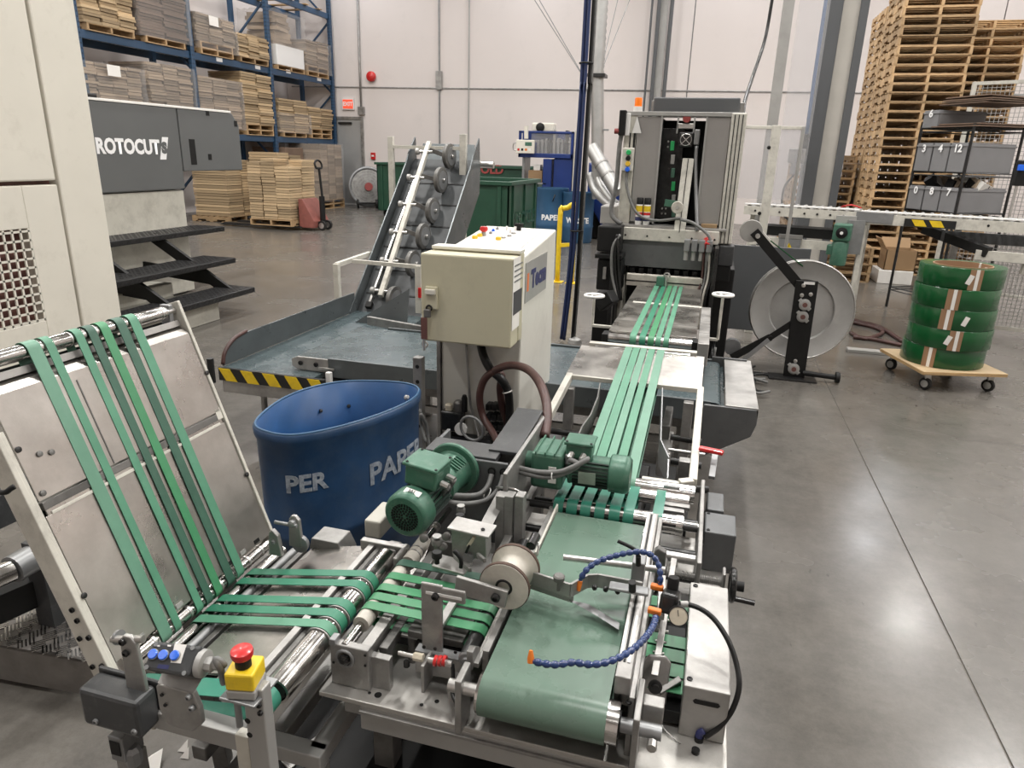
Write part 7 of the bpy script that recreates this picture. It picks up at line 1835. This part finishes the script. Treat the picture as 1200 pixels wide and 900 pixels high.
# ---------------- flat transfer conveyor
t = thing('transfer_conveyor', 'flat low conveyor with five green cross straps, button boxes and yellow emergency stop', 'conveyor', (-.83, 1.15, 0))
zc_ = .722
rB = (-.716, zc_-.031); rA = (-1.036, .66-.0155)
def fz(x): return .66+(x+1.022)/(.306)*.062
rb = CYL('drive_roller', 'steel', t, (rB[0], .945, rB[1]), (rB[0], 1.44, rB[1]), .0285, n=36)
MB().lathe([(.012,0),(.0285,0),(.0285,.003),(.023,.003),(.023,-.002)], (rB[0], .945, rB[1]), (0,-1,0), 28, False).build('roller_lip', 'steel', rb, smooth=True); CYL('roller_core', 'steel_dark', rb, (rB[0], .943, rB[1]), (rB[0], .947, rB[1]), .02)
CYL('roller_shaft', 'reel_grey', rb, (rB[0], 1.44, rB[1]), (rB[0], 1.485, rB[1]), .010)
CYL('idle_roller', 'steel', t, (rA[0], .96, rA[1]), (rA[0], 1.45, rA[1]), .0145, n=24)
CYL('idle_roller', 'cover_grey', t, (rA[0]+.036, .96, rA[1]+.004), (rA[0]+.036, 1.45, rA[1]+.004), .011, n=20); BAR('edge_bar', 'cast_grey', t, (rA[0]+.064, .96, rA[1]+.006), (rA[0]+.064, 1.46, rA[1]+.006), .014, .016)
for k, (u, v) in enumerate(((417,670),(410,682),(398,704.5),(387,717),(375,730))):
    y = P(u, v, zc_).y
    belt('cross_strap', 'belt_green' if k < 4 else 'belt_green_b', t, rA, rB, .0155, .0295, y-.0135, y+.0135, 'y', .002, 12)
    CYL('roller_ring', 'reel_grey', rb, (rB[0], y-.019, rB[1]), (rB[0], y-.016, rB[1]), .0315, n=28)
belt('wide_strap', 'belt_teal', t, (-1.0, .66-.02), (rB[0]-.012, zc_-.034), .026, .0285, .885, .932, 'y', .002, 14)
BAR('bed_plate', 'alu_plate', t, (rA[0]+.085, 1.215, fz(rA[0]+.085)-.014), (-.775, 1.215, fz(-.775)-.014), .51, .006, (0,0,1), .002)
B('bed_bar', 'alu', t, -.775, -.758, .955, 1.46, zc_-.032, zc_-.010, .002); B('bed_bar', 'cast_grey', t, -.755, -.743, .955, 1.46, zc_-.04, zc_-.018, .002)
# far end brackets
B('far_plate', 'alu', t, -.80, -.665, 1.455, 1.475, zc_-.09, zc_-.002, .003); B('far_block', 'mid_grey', t, -.735, -.695, 1.45, 1.50, zc_-.06, zc_-.012, .008)
B('far_side', 'alu', t, -.68, -.668, 1.40, 1.475, zc_-.1, zc_+.0, .003)
ear = MB().prism([(-.02,-.03),(.02,-.03),(.016,.05),(.006,.062),(-.006,.062),(-.014,.05)], (-.955, 1.405, zc_+.012), (1,0,0), (0,0,1), .012).build('hinge_ear', 'alu', t, bevel=.003)
MB().lathe([(.010,0),(.010,.012),(.005,.014),(0,.014)], (-.955, 1.393, zc_+.055), (0,-1,0), 8).build('hinge_nut', 'cover_grey', ear); CYL('hinge_pin', 'cover_grey', ear, (-1.005, 1.385, zc_+.052), (-.94, 1.385, zc_+.052), .005)
MB().lathe([(.022,0),(.024,.006),(.024,.014),(.012,.016)], (-.945, 1.41, zc_-.01), (0,-1,0), 22).build('hinge_bearing', 'cover_grey', t, smooth=True)
ear2 = MB().prism([(-.02,-.03),(.02,-.03),(.012,.03),(-.004,.045),(-.014,.035)], (-.985, 1.36, zc_+.008), (1,0,0), (0,0,1), .014).build('hinge_clamp', 'mid_grey', t, bevel=.003)
bolts(ear2, [(-.985, 1.345, zc_+.02)], (0,-1,0), .006, .006, 'cover_grey')
MB().prism([(-.06,-.03),(.05,-.03),(.03,.012),(-.05,.012)], (-.90, 1.53, zc_-.04), (1,0,0), (0,0,1), .07).build('far_gusset', 'mid_grey', t, bevel=.003)
# near end: square tube, brackets
ny = .868
a, b = PY(207,808,ny), PY(330,826,ny)
tb_ = B('square_tube', 'reel_grey', t, -1.02, -.735, ny-.018, ny+.018, .625, .665, .002)
B('tube_mouth', 'black', tb_, -.7352, -.7345, ny-.014, ny+.014, .629, .661, 0)
hp = MB().prism([(-.020,-.06),(.026,-.06),(.020,.055),(.010,.068),(-.006,.068),(-.016,.055)], PY(157,772,.846)+Vector((0,0,-.01)), (1,0,0), (0,0,1), .010).build('hinge_ear', 'mid_grey', t, bevel=.003)
bolts(hp, [PY(u, v, .835) for u, v in ((144,752),(148,765))], (0,-1,0), .007, .006, 'steel_dark'); CYL('hinge_pin', 'zinc', hp, PY(132,749,.845), PY(168,749,.845), .007)
CYL('hinge_washer', 'cover_grey', hp, PY(138,747,.852), PY(141,747,.852), .014)
# junction box
jy = .805
a, b = PY(91,815,jy), PY(166,868,jy)
jb = B('junction_box', 'box_grey', t, a.x, b.x, jy, jy+.052, b.z, PY(130,818,jy).z, .008)
B('box_lid', 'box_grey', jb, a.x-.004, b.x+.004, jy+.053, jy+.062, b.z-.004, PY(130,818,jy).z+.005, .004)
bolts(jb, [PY(u, v, jy) for u, v in ((113,845),(158,857))], (0,-1,0), .006, .005, 'cover_grey')
B('box_mount', 'cream_dirty', t, a.x+.03, b.x-.02, jy+.05, jy+.11, b.z-.03, b.z-.002, .003)
g = PY(141,872,jy+.03); B('foot_clamp', 'cover_grey', t, g.x-.018, g.x+.016, jy+.02, jy+.07, g.z-.035, g.z+.025, .003); B('clamp_window', 'black', t, g.x-.014, g.x+.01, jy+.018, jy+.021, g.z-.018, g.z+.016, .002)
B('stand_post', 'mid_grey', t, g.x-.02, g.x+.02, jy+.03, jy+.07, .03, g.z-.036, .003); B('stand_foot', 'cast_grey', t, g.x-.06, g.x+.06, jy-.02, jy+.12, 0, .03, .004)
MB().lathe([(.016,0),(.016,.03),(.01,.04)], PY(158,893,jy+.04), (0,0,1), 8).build('foot_nut', 'cover_grey', t)
# bracket under the button box
a, b = PY(182,797,.80), PY(240,846,.80)
bk = MB().prism([(0,.0),(.0,.055),(.008,.062),(.078,.062),(.088,.03),(.088,-.005),(.066,-.028),(.012,-.028)], (a.x, .81, PY(185,832,.80).z), (1,0,0), (0,0,1), .012).build('box_bracket', 'mid_grey', t, bevel=.003)
MB().add([(a.x+.004,.800,PY(185,832,.80).z+.062), (a.x+.080,.800,PY(185,832,.80).z+.062), (a.x+.088,.85,PY(185,832,.80).z+.098), (a.x+.0,.85,PY(185,832,.80).z+.098)], [(0,1,2,3)]).build('bracket_ramp', 'mid_grey', bk)
bolts(bk, [PY(u, v, .797) for u, v in ((222,816),(226,829))], (0,-1,0), .006, .007, 'cover_grey'); bolts(bk, [PY(u, v, .797) for u, v in ((190,814),(194,826))], (0,-1,0), .0035, .003, 'steel_dark')
# push-button box with three blue buttons
by = .80
bo = PY(201,772,by); un = Vector((.10,-.66,.74)).normalized()
def onb(u, v): d = _ray(u, v); return EYE + d*((bo-EYE).dot(un)/d.dot(un))
cs = [onb(167,784), onb(221,793), onb(236,757), onb(180,751)]
ux = (cs[1]-cs[0]).normalized(); w_ = (cs[1]-cs[0]).length; uy = un.cross(ux)
bb = MB().add([c-un*.042 for c in cs]+cs, [(3,2,1,0),(4,5,6,7),(0,1,5,4),(1,2,6,5),(2,3,7,6),(3,0,4,7)]).build('button_box', 'box_grey', t, bevel=.005)
def quad(nm, m, pts, h=.001): 
    q_ = [onb(u, v)+un*h for u, v in pts]; MB().add(q_+[c-un*.001 for c in q_], [(0,1,2,3),(7,6,5,4)]).build(nm, m, bb)
quad('white_plate', 'paper', ((200,776.5),(212,777.5),(219,755.5),(205,754.5)))
quad('print_strip', 'print_navy', ((184,783),(197,784.5),(199,779.5),(186,778.5)))
for u in (185.5, 198.5): quad('legend', 'paper', ((u-2,757.5),(u+2,758),(u+2.2,756),(u-1.8,755.6)))
for k, (u, v) in enumerate(((180.5,767),(192.5,768),(206,768.5))):
    c = onb(u, v)
    MB().lathe([(.0092,0),(.0092,.004),(.0078,.005)], c, un, 20, False).build('button_bezel', 'cover_grey', bb, smooth=True)
    MB().lathe([(.0084,.001),(.0084,.006),(.007,.0075),(0,.0075)], c, un, 20).build('push_button', 'button_blue', bb, smooth=True)
for u, v in ((172,782),(183,755),(226,759.5),(216,789)):
    MB().lathe([(.004,0),(.004,.002),(0,.002)], onb(u, v), un, 8).build('box_screw', 'cover_grey', bb)
cg = (cs[1]+cs[2])/2-un*.020
MB().lathe([(.024,0),(.024,.010),(.018,.012)], cg, ux, 20).build('box_end', 'reel_grey', bb, smooth=True)
MB().lathe([(.013,.010),(.013,.024),(.008,.027),(.008,.034)], cg, ux, 8).build('cable_gland', 'reel_grey', bb, smooth=True)
es = PY(281,792,.80)
TUBE('grey_cable', 'cable_grey', bb, [cg+ux*.03, cg+ux*.045+Vector((0,0,.004)), PY(252,772,.82), PY(259,785,.82), PY(262,800,.84)], .006, 10, 5)
# emergency stop
ec = PY(279,800,.80)
ux2 = Vector((1,.0,0)); Me = Euler((.0,.0,.22)).to_matrix()
ebase = MB().obox(ec+Vector((0,.02,-.022)), (.050,.052,.018), Me).build('stop_base', 'reel_grey', t, bevel=.003)
ebox = MB().obox(ec+Vector((0,.02,.004)), (.050,.052,.034), Me).build('stop_box', 'yellow', t, bevel=.004)
MB().lathe([(.0135,0),(.0135,.014),(.012,.018)], ec+Vector((.0,.018,.021)), (0,0,1), 20).build('stop_neck', 'black', ebox, smooth=True)
MB().lathe([(.011,0),(.0175,.004),(.019,.010),(.018,.016),(.012,.019),(0,.020)], ec+Vector((.0,.018,.037)), (0,-.05,1), 24).build('stop_mushroom', 'red', ebox, smooth=True)
B('stop_shelf', 'cover_grey', t, ec.x-.035, ec.x+.035, ec.y-.01, ec.y+.06, ec.z-.038, ec.z-.032, .002)
pa = PY(289,850,.815)
ch = B('stop_post', 'reel_grey', t, ec.x-.004, ec.x+.036, .812, .838, .03, ec.z-.018, .003)
for u, v in ((290,845),(292.5,861.5)): c = PY(u, v, .8115); MB().cyl((c.x, .8112, c.z), (c.x, .8122, c.z), .0055, n=14).build('post_hole', 'black', ch)
bolts(ch, [PY(u, v, .811) for u, v in ((304,826),(305.5,835))], (0,-1,0), .005, .005, 'steel_dark')
B('post_channel', 'cream_dirty', t, ec.x-.034, ec.x-.006, .815, .835, .03, PY(275,858,.82).z, .002); CYL('post_tube', 'cover_grey', t, (ec.x-.028, .825, PY(270,830,.82).z-.04), (ec.x-.028, .825, ec.z-.04), .006)
# lower frame
zl = .44
f0, f1, f2, f3 = P(205,855,zl), P(386,893,zl), P(420,838,zl), P(330,850,zl)
zq = zl-.02
a1 = P(380,880,zl); yq = a1.y
BAR('frame_tube', 'reel_grey', t, (-.99, yq, zq), (a1.x+.0, yq, zq), .04, .04, (0,0,1), .003)
BAR('frame_tube', 'reel_grey', t, (a1.x-.02, yq-.0, zq), (a1.x-.02, yq+.42, zq), .04, .04, (0,0,1), .003)
BAR('frame_tube', 'mid_grey', t, (a1.x-.13, yq+.02, zq), (a1.x-.13, yq+.55, zq), .04, .04, (0,0,1), .003)
BAR('frame_tube', 'cast_grey', t, (a1.x-.36, yq+.02, zq-.12), (a1.x-.36, yq+.55, zq-.12), .04, .04, (0,0,1), .003)
BAR('frame_upright', 'mid_grey', t, (a1.x-.20, yq+.5, zq), (a1.x-.20, yq+.5, zc_-.1), .03, .04, (0,1,0), .002)
for (x, y) in ((a1.x-.02, yq), (a1.x-.02, yq+.42)): B('leg', 'mid_grey', t, x-.02, x+.02, y-.02, y+.02, 0, zq-.02, .003)
B('shade_sheet', 'black', t, -1.0, -.70, yq+.03, yq+.56, .10, .12, .002)  # added black sheet that paints the shade below the conveyor
BAR('floor_tube', 'mid_grey', t, P(300,905,.1), P(345,872,.1), .04, .05); BAR('floor_tube', 'mid_grey', t, P(335,905,.1), P(380,872,.1), .04, .05)
# paper scraps on the floor
for i, (u, v, s_) in enumerate(((178,893,.035),(215,877,.016),(217,885,.014))):
    c = P(u, v, .01); m_ = MB().add([(c.x-s_, c.y-s_*.5, .002), (c.x+s_, c.y-s_*.3, .004), (c.x+s_*.3, c.y+s_, .03), (c.x-s_*.6, c.y+s_*.6, .008)], [(0,1,2),(0,2,3)])
    tag(m_.build('paper_scrap', 'paper'), ('large crumpled paper scrap on the floor below the grey junction box','upper small white paper scrap on the floor under the conveyor','lower small white paper scrap on the floor under the conveyor')[i], 'paper scrap')
